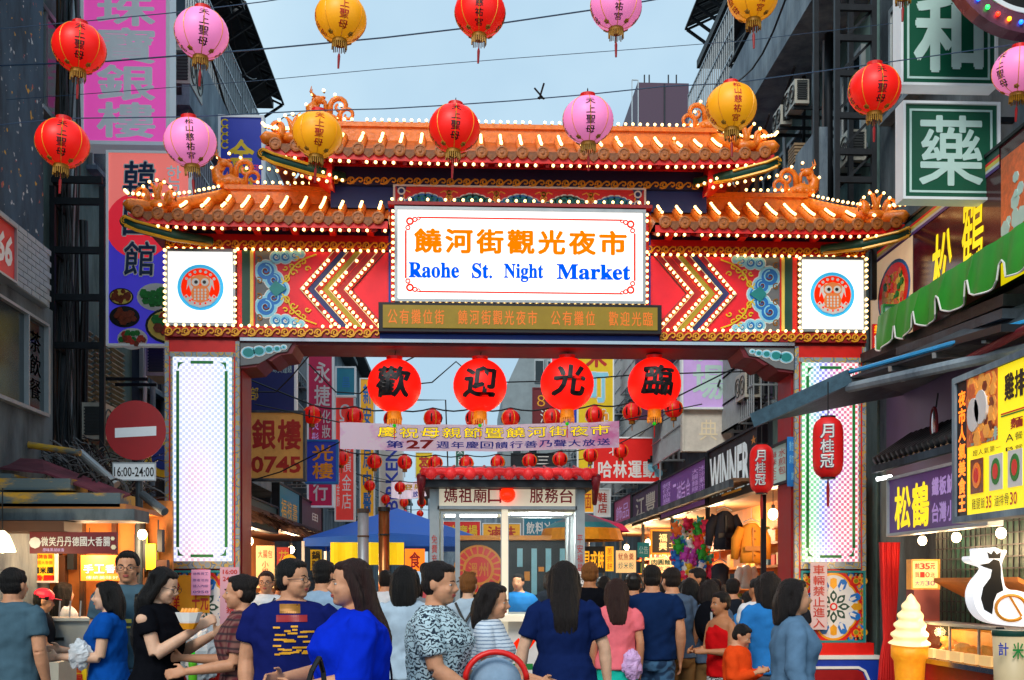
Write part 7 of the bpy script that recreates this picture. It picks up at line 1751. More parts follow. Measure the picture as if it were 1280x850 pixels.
M = MB(); a, b = P(1140, 737, 11.3), P(1172, 737, 11.3); M.box(a.x, 11.25, .3, b.x, 11.45, a.z); M.build('stand', mat('stand_pink', '#9a5048', .5, var=.1), label='pinkish stand under the small price board', cat='stand')
# duck-shaped light sign
YD = 9.0; D2 = lambda pts: [P(x, y, YD) for x, y in pts]; t = thing('bird_sign', 'white and black crowned bird-shaped light sign at the right edge', 'sign', P(1250, 783, YD))
body = [(1226, 706), (1213, 702), (1213, 694), (1222, 697), (1224, 692), (1222, 684), (1234, 687), (1243, 683), (1252, 688), (1260, 687), (1255, 697), (1252, 705), (1254, 722), (1257, 737), (1275, 738), (1300, 748), (1322, 762), (1315, 778), (1290, 784), (1255, 782), (1232, 776), (1220, 762), (1216, 744), (1221, 728), (1232, 716), (1236, 709)]
for _k in range(2): body = [((a[0] * w + b[0] * (4 - w)) / 4, (a[1] * w + b[1] * (4 - w)) / 4) for a, b in zip(body, body[1:] + body[:1]) for w in (3, 1)]
M = MB(); M.prism(D2(body)[::-1], (0, .16, 0)); M.build('light_box', mat('lit_soft', '#f2f4f8', .4, var=.02, emit=.5), t)
M = MB(); M.prism([q + V((0, -.004, 0)) for q in D2([(1236, 704), (1242, 699), (1249, 701), (1251, 710), (1251, 722), (1254, 738), (1246, 742), (1242, 752), (1240, 768), (1230, 762), (1226, 748), (1229, 734), (1238, 722), (1240, 712), (1230, 709), (1224, 706)])[::-1]], (0, .003, 0)); M.build('black_neck', MATS['black'], t)
M = MB(); M.prism([q + V((0, -.004, 0)) for q in D2([(1236, 698), (1234, 690), (1239, 693), (1242, 688), (1246, 693), (1251, 690), (1250, 698)])[::-1]], (0, .003, 0)); M.build('crown', MATS['black'], t)
M = MB(); M.tube([P(1264 + 19 * math.cos(a / 3.5), 760 - 16 * math.sin(a / 3.5), YD - .01) for a in range(20)], .014, 5); M.tube([P(1262 + 3 * k, 745 + 5 * k, YD - .01) for k in range(6)], .01, 5); M.build('wing_line', MATS['ink_orange'], t)
M = MB(); M.obox(P(1250, 784, YD + .08), P(1250, 905, YD + .08), .05, .05); M.build('post', MATS['steel_dark'], t)
t = thing('paper_tub', 'large beige tub with green rim and blue and green scribbles at lower right corner', 'tub', P(1266, 860, 8.6)); c = P(1266, 868, 8.6); z0, z1 = c.z - .3, P(0, 790, 8.6).z
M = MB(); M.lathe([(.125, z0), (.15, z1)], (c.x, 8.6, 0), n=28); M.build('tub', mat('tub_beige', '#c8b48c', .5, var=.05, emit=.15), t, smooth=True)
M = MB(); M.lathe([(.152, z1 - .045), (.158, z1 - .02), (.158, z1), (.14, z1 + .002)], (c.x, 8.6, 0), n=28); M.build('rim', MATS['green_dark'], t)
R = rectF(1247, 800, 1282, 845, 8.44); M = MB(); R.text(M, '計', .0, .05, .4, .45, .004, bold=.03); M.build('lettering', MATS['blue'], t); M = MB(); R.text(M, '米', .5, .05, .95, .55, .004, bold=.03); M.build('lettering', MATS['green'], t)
M = MB(); M.box(c.x - .3, 8.3, 0, c.x + .4, 9.0, z0 - .003); M.build('crate', MATS['brown'], label='dark crate carrying the beige tub', cat='crate')
# long red paper lanterns by the right pier
def long_lantern(label, x, y0, y1, w, Y, txt=True, ang=0):
    c = P(x, (y0 + y1) / 2, Y); h = P(x, y0, Y).z - P(x, y1, Y).z; r = w * Y / 2800; t = thing('paper_lantern', label, 'lantern', c - V((0, 0, h / 2)))
    M = MB(); rows = []; n = 30
    for i in range(n + 1):
        u = i / n; k = (1 - abs(2 * u - 1) ** 5) ** .35 if 0 < u < 1 else 0; k = max(k, .45); rows.append([c + V((r * k * (1 + .012 * math.cos(i * math.pi)) * math.cos(a * math.pi / 12), r * k * math.sin(a * math.pi / 12), h * (u - .5) * .97)) for a in range(24)])
    M.rings(rows); M.build('shade', mat('paper_red', '#d41414', .5, var=.08, emit=.12), t, smooth=True)
    M = MB()
    for s in (-1, 1): M.lathe([(r * .5, s * h * .485), (r * .5, s * h * .51)], c, n=16)
    M.build('end_ring', MATS['black'], t); M = MB(); M.tube([c + V((0, 0, h * .5)), c + V((0, 0, h * .5 + .35))], .006, 4); M.build('cord', MATS['black'], t); M = MB(); M.tube([c - V((0, 0, h * .5)), c - V((0, 0, h * .5 + .1)), c - V((0, 0, h * .5 + .28))], [.005, .018, .012], 6); M.build('tassel', MATS['red_deep'], t)
    q = MB(); R = Rect((c.x - r * .8, c.y, c.z - h * .36), (r * .9, 0, 0), (0, 0, h * .72), (0, -1, 0)); 
    for off, mm, bd in ((.004, 'ink_navy', .07), (.008, 'white', .02)):
        q = MB(); R.text(q, '月桂冠', 0, 0, 1, 1, 0, vert=True, bold=bd)
        q.v = [(x_, c.y - math.sqrt(max(1e-4, (r + off) ** 2 - (x_ - c.x) ** 2)) - (c.y - y_) * 0, z_) for x_, y_, z_ in q.v]; q.build('lettering', MATS[mm], t)
long_lantern('long red paper lantern with white characters in front of the right lit pier', 1035, 521, 598, 38, 11.0)
long_lantern('smaller long red paper lantern left of the right pier', 952, 555, 617, 30, 12.3)
# ---------------------------------------------------------------- people
def skin_mat(k, c): 
    m = mat(k, c, .55, var=.12, scale=16, bump=.12, spec=.35); b = m.node_tree.nodes['Principled BSDF']; b.inputs['Subsurface Weight'].default_value = .12; b.inputs['Subsurface Radius'].default_value = (.02, .008, .004); return m
SK = [skin_mat('skin_fair', '#dcae90'), skin_mat('skin_mid', '#c98f6c'), skin_mat('skin_tan', '#b07650')]
def hair_mat(k, c): return mat(k, c, .5, var=.5, spec=.3, scale=30, bump=.8, stretch=(6, 6, .5))
HAIR = {'black': hair_mat('hair_black', '#0f0c0c'), 'brown': hair_mat('hair_brown', '#2e1814'), 'dark': hair_mat('hair_dark', '#1a1210'), 'tawny': hair_mat('hair_tawny', '#7a4a1e')}
def cloth_mat(k, c, var=.12): return mat('cloth_' + k, c, .95, var=var, scale=9, bump=.3, spec=.02)
def plaid(key, c1, c2, c3):
    m = bpy.data.materials.new(key); m.use_nodes = True; n, l = m.node_tree.nodes, m.node_tree.links; b = n['Principled BSDF']; b.inputs['Roughness'].default_value = .9
    t = n.new('ShaderNodeTexCoord'); cols = []
    for d, sc in (('X', 7), ('Z', 7)):
        w = n.new('ShaderNodeTexWave'); w.bands_direction = d; w.inputs['Scale'].default_value = sc; w.inputs['Distortion'].default_value = 1.5; l.new(t.outputs['Object'], w.inputs['Vector']); cols.append(w.outputs['Fac'])
    a = n.new('ShaderNodeMix'); a.data_type = 'RGBA'; l.new(cols[0], a.inputs['Factor']); a.inputs['A'].default_value = (*srgb(c1), 1); a.inputs['B'].default_value = (*srgb(c2), 1)
    c = n.new('ShaderNodeMix'); c.data_type = 'RGBA'; q = n.new('ShaderNodeMath'); q.operation = 'POWER'; q.inputs[1].default_value = 3; l.new(cols[1], q.inputs[0]); l.new(q.outputs[0], c.inputs['Factor']); l.new(a.outputs['Result'], c.inputs['A']); c.inputs['B'].default_value = (*srgb(c3), 1)
    l.new(c.outputs['Result'], b.inputs['Base Color']); MATS[key] = m; return m
def wavy_print(key, c1, c2, sc=9, dist=9, lo=.42, hi=.5):
    m = bpy.data.materials.new(key); m.use_nodes = True; n, l = m.node_tree.nodes, m.node_tree.links; b = n['Principled BSDF']; b.inputs['Roughness'].default_value = .9
    t = n.new('ShaderNodeTexCoord'); w = n.new('ShaderNodeTexWave'); w.bands_direction = 'Z'; w.inputs['Scale'].default_value = sc; w.inputs['Distortion'].default_value = dist; w.inputs['Detail Scale'].default_value = 2.5; l.new(t.outputs['Object'], w.inputs['Vector'])
    r = n.new('ShaderNodeValToRGB'); e = r.color_ramp.elements; e[0].position = lo; e[0].color = (*srgb(c1), 1); e[1].position = hi; e[1].color = (*srgb(c2), 1); l.new(w.outputs['Fac'], r.inputs['Fac']); l.new(r.outputs['Color'], b.inputs['Base Color']); MATS[key] = m; return m
plaid('plaid_red', '#5a1420', '#7c5048', '#2c1a20'); wavy_print('print_mono', '#1c2c3c', '#b8d0d8', 11, 12, .25, .35); wavy_print('print_zebra', '#181818', '#c8ccc8', 12, 14, .45, .5); wavy_print('stripe_white', '#8a9cb4', '#d8e2ec', 14, 1, .2, .3); wavy_print('jeans_wash', '#1a3a5c', '#3e6a90', 2, 14, .3, .8)
mat('eye_white', '#bdb2aa', .6, var=0, spec=.1); mat('lip', '#b05048', .4, var=.05); mat('shoe', '#2a2826', .6); mat('shoe_white', '#c8c8c8', .5)

def remeshed(M, name, mats, parent, vs, smooth_it=2, wr=0., seed=0, label=None):
    me = bpy.data.meshes.new('tmp'); me.from_pydata(M.v, [], M.f); o = bpy.data.objects.new('tmp', me); COL.objects.link(o)
    r = o.modifiers.new('r', 'REMESH'); r.mode = 'VOXEL'; r.voxel_size = vs; r.use_smooth_shade = True
    if smooth_it: s = o.modifiers.new('s', 'SMOOTH'); s.factor = .5; s.iterations = smooth_it
    dg = bpy.context.evaluated_depsgraph_get(); m2 = bpy.data.meshes.new_from_object(o.evaluated_get(dg)); bpy.data.objects.remove(o); bpy.data.meshes.remove(me)
    m2.name = name; m2.materials.clear(); m2.materials.append(mats)
    if wr and name == 'hair':
        import numpy as np
        k = len(m2.vertices); co = np.empty(k * 3, 'f'); no = np.empty(k * 3, 'f'); m2.vertices.foreach_get('co', co); m2.vertices.foreach_get('normal', no); co = co.reshape(-1, 3); no = no.reshape(-1, 3); x, y, z = co.T
        a = np.arctan2(y - y.mean(), x); f = np.sin(a * 23 + z * 14 + seed) + .8 * np.sin(a * 41 - z * 9 + seed * 2) + .5 * np.sin(a * 9 + z * 33); co += no * (f * wr * .9)[:, None].astype('f'); m2.vertices.foreach_set('co', co.ravel()); m2.update()
    elif wr:
        import numpy as np
        k = len(m2.vertices); co = np.empty(k * 3, 'f'); no = np.empty(k * 3, 'f'); m2.vertices.foreach_get('co', co); m2.vertices.foreach_get('normal', no)
        co = co.reshape(-1, 3); no = no.reshape(-1, 3); x, y, z = co.T; rs = seed * 1.7
        f = .8 * np.sin(x * 14 + z * 26 + 4 * np.sin(y * 9 + rs)) ** 3 + np.sin(x * 21 + 3 * np.sin(z * 9 + rs) + rs) * np.sin(z * 17 + 2.5 * np.sin(x * 11 + y * 13 + rs)) + .6 * np.sin((x + z * 1.4) * 38 + 2 * np.sin(y * 30 + rs)) * np.sin(z * 6 + rs + y * 9)
        co += no * ((f + .35) * wr)[:, None].astype('f'); m2.vertices.foreach_set('co', co.ravel()); m2.update()
    n = bpy.data.objects.new(name, m2); COL.objects.link(n)
    if parent is not None: n.parent = parent
    ORI[n] = V((0, 0, 0))
    if label: n['label'] = label
    return n

def hand(M, w, d, side, up, H, curl_=.5):
    """palm, four bent fingers of unequal length and a thumb; w wrist, d direction, side towards thumb, up back of hand"""
    k = H / 1.7; d = d.normalized(); side = (side - d * side.dot(d)).normalized(); n = d.cross(side).normalized()
    if n.dot(up) < 0: n = -n
    M.tube([w - d * .01 * k, w + d * .03 * k, w + d * .085 * k], [.024 * k, .036 * k, .036 * k], 10, flat=.42) if 0 else None
    rows = []
    for t, a, b in ((-.01, .024, .018), (.02, .03, .016), (.055, .039, .014), (.088, .038, .011)):
        rows.append([w + d * t * k + side * a * k * math.cos(q * math.pi / 5) + n * b * k * math.sin(q * math.pi / 5) for q in range(10)])
    M.rings(rows)
    for i, (off, L) in enumerate(((.028, .068), (.0095, .078), (-.0095, .072), (-.028, .056))):
        p = w + d * .082 * k + side * off * k; a = 0; pts = [p]
        for s in range(3): a += curl_ * (.35 + .45 * s); p = p + (d * math.cos(a) - n * math.sin(a) + side * off * .8) * L * k * (.45, .32, .23)[s]; pts.append(p)
        M.tube(pts, [.0092 * k, .0088 * k, .008 * k, .006 * k], 7)
    p = w + d * .025 * k + side * .028 * k; M.tube([p, p + (d * .55 + side * .75 - n * .25) * .035 * k, p + (d * .95 + side * .6 - n * .4) * .062 * k], [.013 * k, .0105 * k, .007 * k], 7)

def person(label, px, top, Y, yaw, sex='f', fat=1., skin=1, hair='short', hcol='black', shirt=('tee', 'white'), legs=('trousers', 'jeans_wash'), L=None, R=None, vs=.014, look=0., nod=0., glasses=False, H=None, hlen=.25, seed=0, stride=0., lean=0., detail=True, cap=None, extra=None, group=None, brow=True, at=None):
    H = H or CAMH + (730 - top) * Y / 1400
    H *= 1.008
    p = P(px, 730, Y) if at is None else V(at); t = thing('person', label, 'person', (0, 0, 0), group)
    m = sex == 'm'; fw = fat; SW = (.108 if m else .094) * (1 + (fw - 1) * .5)
    ln = lambda z: V((0, -lean * max(0, z - .5) * 2, 0))     # forward lean grows with height
    def ring(z, hw, hd, yo=0, n=18): c = ln(z); return [V(((hw * math.cos(q * 2 * math.pi / n)), yo + c.y + hd * math.sin(q * 2 * math.pi / n) , z)) * H for q in range(n)]
    if m: prof = [(.45, .08, .06, 0), (.50, .098, .072, .004), (.56, .094, .066, 0), (.62, .09, .064, -.004), (.70, .1, .068, -.004), (.755, .112, .07, -.004), (.808, .112, .06, 0), (.832, .085, .046, .002), (.853, .04, .036, .004)]
    else: prof = [(.45, .082, .064, 0), (.50, .102, .078, .006), (.56, .092, .068, .002), (.62, .075, .056, -.002), (.69, .084, .064, -.008), (.735, .09, .076, -.014), (.79, .095, .058, -.003), (.824, .075, .044, .002), (.853, .033, .03, .004)]
    prof = [(z, a * (1 + (fw - 1) * (1 if z < .8 else .3)), b * (1 + (fw - 1) * (1.2 if z < .8 else .3)), y) for z, a, b, y in prof]
    B = MB(); B.rings([ring(z, a * .93, b * .9, y) for z, a, b, y in prof])
    hc = ln(.93) + V((0, -.012, .0)); hr = Matrix.Rotation(rad(look), 3, 'Z') @ Matrix.Rotation(rad(nod), 3, 'X')
    piv = V((0, 0.0, .86)) + ln(.88)
    def hd_(x, y, z): return (piv + hr @ (V((x, y - .012, z)))) * H        # head-local, origin at top of neck
    B.tube([(V((0, .006, .82)) + ln(.82)) * H, (piv + V((0, .004, .02))) * H], [.034 * H * (1.1 if m else .92) * (1 + (fw - 1) * .4), .031 * H * (1.1 if m else .92)], 12)
    hk = hr.copy(); mm = hr
    B.ell(hd_(0, .006, .072), .0445 * H, .054 * H, .052 * H, 16, 12, mtx=mm); B.ell(hd_(0, -.012, .035), .037 * H * (1 + (fw - 1) * .3), .04 * H, .043 * H, 14, 10, mtx=mm); B.ell(hd_(0, -.028, .008), .021 * H, .02 * H, .014 * H, 10, 8, mtx=mm)
    B.ell(hd_(0, -.037, .05), .028 * H, .014 * H, .03 * H, 12, 8, mtx=mm)
    B.tube([hd_(0, -.047, .064), hd_(0, -.056, .048), hd_(0, -.0615, .040)], [.0045 * H, .006 * H, .0075 * H], 8); B.ell(hd_(0, -.053, .038), .0105 * H, .007 * H, .0055 * H, 8, 6, mtx=mm)
    for s in (-1, 1):
        B.ell(hd_(s * .045, .006, .052), .006 * H, .012 * H, .018 * H, 8, 6, mtx=mm); B.ell(hd_(s * .022, -.04, .04), .012 * H, .01 * H, .012 * H, 8, 6, mtx=mm)
    arms = []
    for s, A in ((-1, L), (1, R)):
        sh = V((s * SW, .0, .81)) + ln(.81)
        if A is None: A = ((.028, .012, -.165), (.03, -.035, -.315))
        e = sh + V((s * A[0][0], A[0][1], A[0][2])); w = sh + V((s * A[1][0], A[1][1], A[1][2])); cu = A[2] if len(A) > 2 else .55
        af = 1 + (fw - 1) * .9; af *= (1.1 if m else .95)
        B.tube([(sh + V((-s * .015, 0, .0))) * H, (sh * .85 + e * .15) * H, (sh + e) / 2 * H, e * H], [.022 * H * af, .025 * H * af, .0255 * H * af, .0225 * H * af], 12)
        B.tube([e * H, (e * .7 + w * .3) * H, w * H], [.0225 * H * af, .0235 * H * af, .0145 * H * (1 + (fw - 1) * .3)], 12)
        d = (w - e).normalized(); sd = V((-s, -.2, .0)) if d.z < -.6 else V((-s * .3, 0, 1.)); sd = V((0, -1, 0)) if d.z < -.6 else sd
        hand(B, w * H, d, sd, V((s, 0, 0)) if d.z < -.6 else V((0, 0, 1)), H, cu); arms.append((sh, e, w))
    lg = []
    for s in (-1, 1):
        st = stride * s; hp, kn, an = V((s * .05, 0, .475)), V((s * .052, -.012 - st * .10, .272)), V((s * .05, .012 - st * .17, .048))
        lf = 1 + (fw - 1) * .6; B.tube([hp * H, (hp * .6 + kn * .4) * H, kn * H], [.052 * H * lf, .046 * H * lf, .032 * H * lf], 12); B.tube([kn * H, (kn * .7 + an * .3) * H, an * H], [.031 * H * lf, .033 * H * lf, .019 * H * lf], 12)
        B.ell((an + V((0, -.035, -.024))) * H, .024 * H, .06 * H, .02 * H, 10, 6); B.tube([an * H, (an + V((0, -.01, -.02))) * H], .02 * H, 8); lg.append((hp, kn, an))
    body = remeshed(B, 'body', SK[skin], t, vs if vs > .011 else .0078, 1)
    # clothing
    sty, sm = shirt; S_ = MB(); cl = 1.0
    dress = sty in ('dress', 'sack'); loose = .010 if not dress else .012
    pr = [(z, a + loose + (.006 if z < .72 else 0), b + loose + (.004 if z < .72 else 0), y) for z, a, b, y in prof[(1 if not dress else 1):-1]]
    if dress: pr = [(.28, .135 * fat, .125 * fat, .0), (.38, .125 * fat, .108 * fat, 0), (.45, .113 * fat, .09 * fat, 0)] + pr
    zt = pr[-1][0]; 
    pr.append((.847, .047 if not m else .05, .041, .004))
    if sty == 'tank': pr = [q for q in pr if q[0] < .79] + [(.80, .075, .05, 0), (.825, .06, .04, .002)]
    pr = [q for i_, q in enumerate(pr)]
    S_.rings([ring(z, a, b, y) for z, a, b, y in pr])
    if sty != 'tank':
        for (sh, e, w), s in zip(arms, (-1, 1)):
            f = {'long': 1.9, 'tee': .62, 'dress': .5, 'sack': .75, 'three': 1.3}[sty]; af = (1.1 if m else 1.) * (1 + (fw - 1) * .9)
            a = sh + V((-s * .022, 0, -.003)); e1 = sh + (e - sh) * min(1, f)
            S_.tube([a * H, (sh * .75 + e1 * .25) * H, (sh * .4 + e1 * .6) * H, e1 * H], [.033 * H * af, .0352 * H * af, .0358 * H * af, .035 * H * af], 14)
            if f > 1: w1 = e + (w - e) * (f - 1); S_.tube([e * H, (e * .5 + w1 * .5) * H, w1 * H], [.033 * H * af, .031 * H * af, .026 * H * af], 12)
    top_ = remeshed(S_, {'tee': 'shirt', 'long': 'shirt', 'tank': 'vest', 'three': 'shirt'}.get(sty, 'dress'), MATS.get('cloth_' + sm) or MATS[sm], t, max(vs, .010), 2, wr=.0042 if vs < .012 else .0045, seed=seed)
    lk, lm = legs
    if lk != 'none' and not dress:
        T = MB(); f = {'trousers': 1.95, 'shorts': .95, 'mini': .42, 'skirt': .8, 'knee': 1.1}[lk]
        T.rings([ring(z, a, b, y) for z, a, b, y in ((.445, .088 * fat, .07 * fat, 0), (.48, .104 * fat, .08 * fat, .003), (.53, .102 * fat, .078 * fat, .002), (.575, .096 * fat, .071 * fat, 0))])
        if lk == 'skirt' or lk == 'mini': T.rings([ring(z, a, b, 0) for z, a, b in ((.475 - .2 * f, .105 * fat + .02 * f, .095 * fat), (.45, .105 * fat, .085 * fat), (.53, .1 * fat, .077 * fat))])
        else:
            for hp, kn, an in lg:
                if f <= 1: k2 = hp + (kn - hp) * f; T.tube([hp * H, (hp * .5 + k2 * .5) * H, k2 * H], [.062 * H * fat, .058 * H * fat, .052 * H * fat], 14)
                else: k2 = kn + (an - kn) * (f - 1); T.tube([hp * H, (hp * .5 + kn * .5) * H, kn * H, (kn * .5 + k2 * .5) * H, k2 * H], [.06 * H * fat, .053 * H * fat, .042 * H * fat, .039 * H, .034 * H], 14)
        remeshed(T, {'trousers': 'trousers', 'shorts': 'shorts', 'knee': 'shorts'}.get(lk, 'skirt'), MATS.get('cloth_' + lm) or MATS[lm], t, max(vs, .012), 2, wr=.004, seed=seed + 3)
    for hp, kn, an in lg: F = MB(); F.ell((an + V((0, -.036, -.026))) * H, .029 * H, .066 * H, .022 * H, 12, 6); F.ell((an + V((0, .01, -.015))) * H, .026 * H, .03 * H, .03 * H, 10, 6); F.build('shoe', MATS['shoe' if seed % 2 else 'shoe_white'], t, smooth=True)
    # hair
    Hh = MB(); mtx = hr
    if hair != 'none':
        Hh.ell(hd_(0, .014, .083), .0485 * H, .054 * H, .0485 * H, 16, 10, mtx=mtx); Hh.ell(hd_(0, .022, .055), .046 * H, .044 * H, .045 * H, 14, 8, mtx=mtx)
        Hh.ell(hd_(0, -.016, .106), .036 * H, .028 * H, .017 * H, 12, 6, mtx=mtx)
        for s in (-1, 1): Hh.ell(hd_(s * .041, .0, .082), .0085 * H, .026 * H, .022 * H, 8, 6, mtx=mtx)
    if hair in ('long', 'wavy', 'bob'):
        hl = hlen if hair != 'bob' else .05; rows = []; K = 14
        for i in range(K + 1):
            u = i / K; z = .10 - u * (.10 + hl); q = max(0, (u * (.10 + hl) - .10)) / max(hl, .01)
            wv = (.012 * math.sin(u * 17 + seed) if hair == 'wavy' else 0); wd = (.050 + .010 * min(1, u * 2) - .018 * q ** 2) * (1.12 if hair == 'wavy' else 1); dp = .026 + .010 * math.sin(u * 3) - .008 * q
            cen = V((wv, .036 + .012 * min(1, u * 3) + .0 * q, z)); r3 = hr if z > -.02 else Matrix.Rotation(rad(look * .5), 3, 'Z')
            back = max(0, min(1, (-z) / .1)); cen.y += .022 * back + (fat - 1) * .05 * back
            rows.append([(piv + r3 @ (cen + V((wd * math.cos(a * math.pi / 10), dp * math.sin(a * math.pi / 10) * (1 + .15 * math.sin(a * 3. + u * 4)) - .012, 0)))) * H for a in range(20)])
        Hh.rings(rows)
        for s in (-1, 1): Hh.tube([hd_(s * .036, -.016, .11), hd_(s * .050, -.004, .07), hd_(s * .053, .012, .02), hd_(s * .05, .024, -.03 if hair != 'bob' else -.01)], [.012 * H, .016 * H, .018 * H, .014 * H], 9)
        if hair == 'wavy':
            for k in range(9):
                s = (k % 3 - 1) * .035; Hh.tube([(piv + V((s + .014 * math.sin(j * 1.5 + k), .05 + .012 * math.cos(j * 1.2 + k * 2), .02 - j * (hl + .02) / 7))) * H for j in range(8)], [.014 * H] * 6 + [.011 * H, .005 * H], 7)
    if hair == 'pony': Hh.tube([hd_(0, .06, .09), hd_(0, .085, .08), hd_(0, .085, .02), hd_(0, .07, -.07), hd_(0, .065, -.14)], [.012 * H, .02 * H, .022 * H, .018 * H, .005 * H], 9)
    if hair == 'bun': Hh.ell(hd_(0, .055, .1), .022 * H, .022 * H, .022 * H, 10, 8)
    if hair in ('spiky',):
        for k in range(26): a, b = k * 2.4, .3 + .9 * ((k * .618) % 1); d = V((math.cos(a) * math.cos(b), math.sin(a) * math.cos(b), math.sin(b))); c = V((0, .012, .085)); Hh.tube([hd_(*(c + d * .042)), hd_(*(c + d * .062 + V((0, 0, .004))))], [.008 * H, .002 * H], 5)
    if Hh.v: remeshed(Hh, 'hair', HAIR[hcol], t, max(vs * .8, .0085), 1, wr=.0016, seed=seed)
    if detail:
        for s in (-1, 1):
            E_ = MB(); E_.ell(hd_(s * .0185, -.0436, .0565), .0075 * H, .004 * H, .0036 * H, 10, 6, mtx=mtx); ey = E_.build('eye', MATS['eye_white'], t, smooth=True)
            E_ = MB(); E_.ell(hd_(s * .0185, -.0464, .0565), .0036 * H, .0014 * H, .0034 * H, 8, 6, mtx=mtx); E_.build('iris', MATS['black'], ey, smooth=True)
            if brow: E_ = MB(); E_.tube([hd_(s * .009, -.052, .067), hd_(s * .019, -.0525, .0705), hd_(s * .03, -.046, .068)], [.0018 * H, .0024 * H, .0012 * H], 5); E_.build('eyebrow', HAIR[hcol] if hcol != 'tawny' else HAIR['dark'], t)
        E_ = MB(); E_.ell(hd_(0, -.0495, .0255), .0135 * H, .005 * H, .0026 * H, 10, 5, mtx=mtx); E_.ell(hd_(0, -.0485, .0212), .0115 * H, .005 * H, .003 * H, 10, 5, mtx=mtx); E_.build('lips', MATS['lip'], t, smooth=True)
    if glasses:
        G = MB()
        for s in (-1, 1): G.tube([hd_(s * .0195 + .0145 * math.cos(a * math.pi / 7), -.0575, .056 + .0105 * math.sin(a * math.pi / 7)) for a in range(15)], .0011 * H, 5); G.tube([hd_(s * .034, -.056, .059), hd_(s * .044, -.02, .058), hd_(s * .047, .008, .056)], .0012 * H, 5)
        G.tube([hd_(-.005, -.0585, .057), hd_(.005, -.0585, .057)], .0011 * H, 5); G.build('glasses', MATS['black'], t)
    if cap:
        Cc_ = MB(); Cc_.ell(hd_(0, .008, .092), .052 * H, .06 * H, .044 * H, 16, 8, mtx=mtx); rows = []
        for z in (.0855, .0825): rows.append([hd_(.043 * math.cos(a * math.pi / 11), -.04 - .055 * math.sin(a * math.pi / 11), z) for a in range(12)] + [hd_(.0, -.02, z)])
        Cc_.rings(rows); Cc_.build('cap', MATS[cap], t, smooth=False)
    env = dict(t=t, H=H, arms=arms, hd=hd_, top=top_, ring=ring, prof=prof)
    if extra: extra(env)
    place(t, (p.x, p.y, 0.0), rad(yaw)); ORI[t] = V((p.x, p.y, 0))
    return t
def cprint(o, shapes, back=False, name='printed_motif', dist=.004):
    """flat print laid on a garment: shapes = (material, polygon [(x,z)]) in metres of the wearer"""
    from mathutils.bvhtree import BVHTree
    bv = BVHTree.FromPolygons([v.co[:] for v in o.data.vertices], [tuple(q.vertices) for q in o.data.polygons]); sg = 1 if back else -1
    for mi, (mm, polys) in enumerate(shapes):
        M = MB()
        for poly in polys:
            (x0, z0), (x1, z1) = poly; nx, nz = max(1, int(abs(x1 - x0) / .012)), max(1, int(abs(z1 - z0) / .012)); vs_, ok = [], True
            for j in range(nz + 1):
                for i in range(nx + 1):
                    x, z = x0 + (x1 - x0) * i / nx, z0 + (z1 - z0) * j / nz; h = bv.ray_cast(V((x, sg * .8, z)), V((0, -sg, 0)))
                    if h[0] is None: ok = False; break
                    vs_.append(h[0] + V((0, sg * (dist + .0008 * mi), 0)))
                if not ok: break
            if ok: M.add(vs_, [(j * (nx + 1) + i, j * (nx + 1) + i + 1, (j + 1) * (nx + 1) + i + 1, (j + 1) * (nx + 1) + i) for j in range(nz) for i in range(nx)])
        if M.f: M.build(name, MATS[mm], o)
for k, c in dict(slate='#46606e', charcoal='#20242c', navy='#171f5c', royal='#0c2cc0', cobalt='#0e4a9c', deepnavy='#142350', white='#ccd2d8', pink='#e8707a', teal='#20b8a4', polo='#14284e', greyblue='#4a5c74', khaki='#7a5c3a', red='#c41418', orange='#e0481a', azure='#2a72b4', paleblue='#8aa4bc', black='#101116', dusk='#5a7894', skyw='#a8bccc', grey='#5a5e66').items(): cloth_mat(k, c)
FW = lambda z=-.13, y=-.2, x=-.05, cu=.7: ((.02, -.02, -.165), (x, y, z), cu)    # forearm held forward
def shoulder_strap(env, mm='black', side=1):
    r = env['ring']; M = MB(); H = env['H']; pts = []
    for q in range(17): u = q / 16; x = side * (.06 - .15 * u); pts.append(V((x, -.085 * math.sin(math.pi * (.15 + .6 * u)) - .012, .825 - .27 * u)) * H)
    M.tube(pts, .012, 6, flat=.4); pts = [V((q.x, -q.y + .01, q.z)) for q in pts]; M.tube(pts, .012, 6, flat=.4); M.build('bag_strap', MATS[mm], env['t'])
def fish(env): 
    H = env['H']; L_ = []
    for k in range(9): w = .035 * math.sin(math.pi * (k + .7) / 9.5); L_.append(((.05 - w, .70 * H + k * .014 - .02), (.05 + w, .70 * H + k * .014 - .008)))
    L_.append(((.02, .70 * H - .035), (.08, .70 * H - .026))); cprint(env['top'], [('sign_lav', L_)], True)
def gold_print(env):
    H = env['H']; random.seed(5); z = .81 * H; G = [((-.07, z - .01), (.05, z + .045))]; Rr = [((-.09, z - .06), (.09, z - .02))]; G2 = []
    for k in range(26): a = random.uniform(-.11, .07); b = z - .09 - random.random() * .17; G2.append(((a, b), (a + random.uniform(.03, .08), b + .011)))
    cprint(env['top'], [('gold_dark', G), ('red_deep', Rr), ('gold', G2)])
near = .009
person('man seen from behind in slate blue tee with a pale fish print, at far left', 16, 709, 8.2, 162, 'm', 1.08, 1, 'short', 'black', ('tee', 'slate'), vs=near, extra=fish, detail=False, seed=1)
person('cook in red cap and black top behind the left counter', 50, 735, 10.75, 110, 'm', 1., 1, 'short', 'black', ('tee', 'charcoal'), cap='sign_red', L=FW(-.2), R=FW(-.2), glasses=True, seed=2, nod=12)
person('long-haired woman in pale top standing inside the left stall', 79, 727, 11.75, 140, 'f', 1., 0, 'long', 'black', ('tee', 'white'), hlen=.12, seed=3, detail=False)
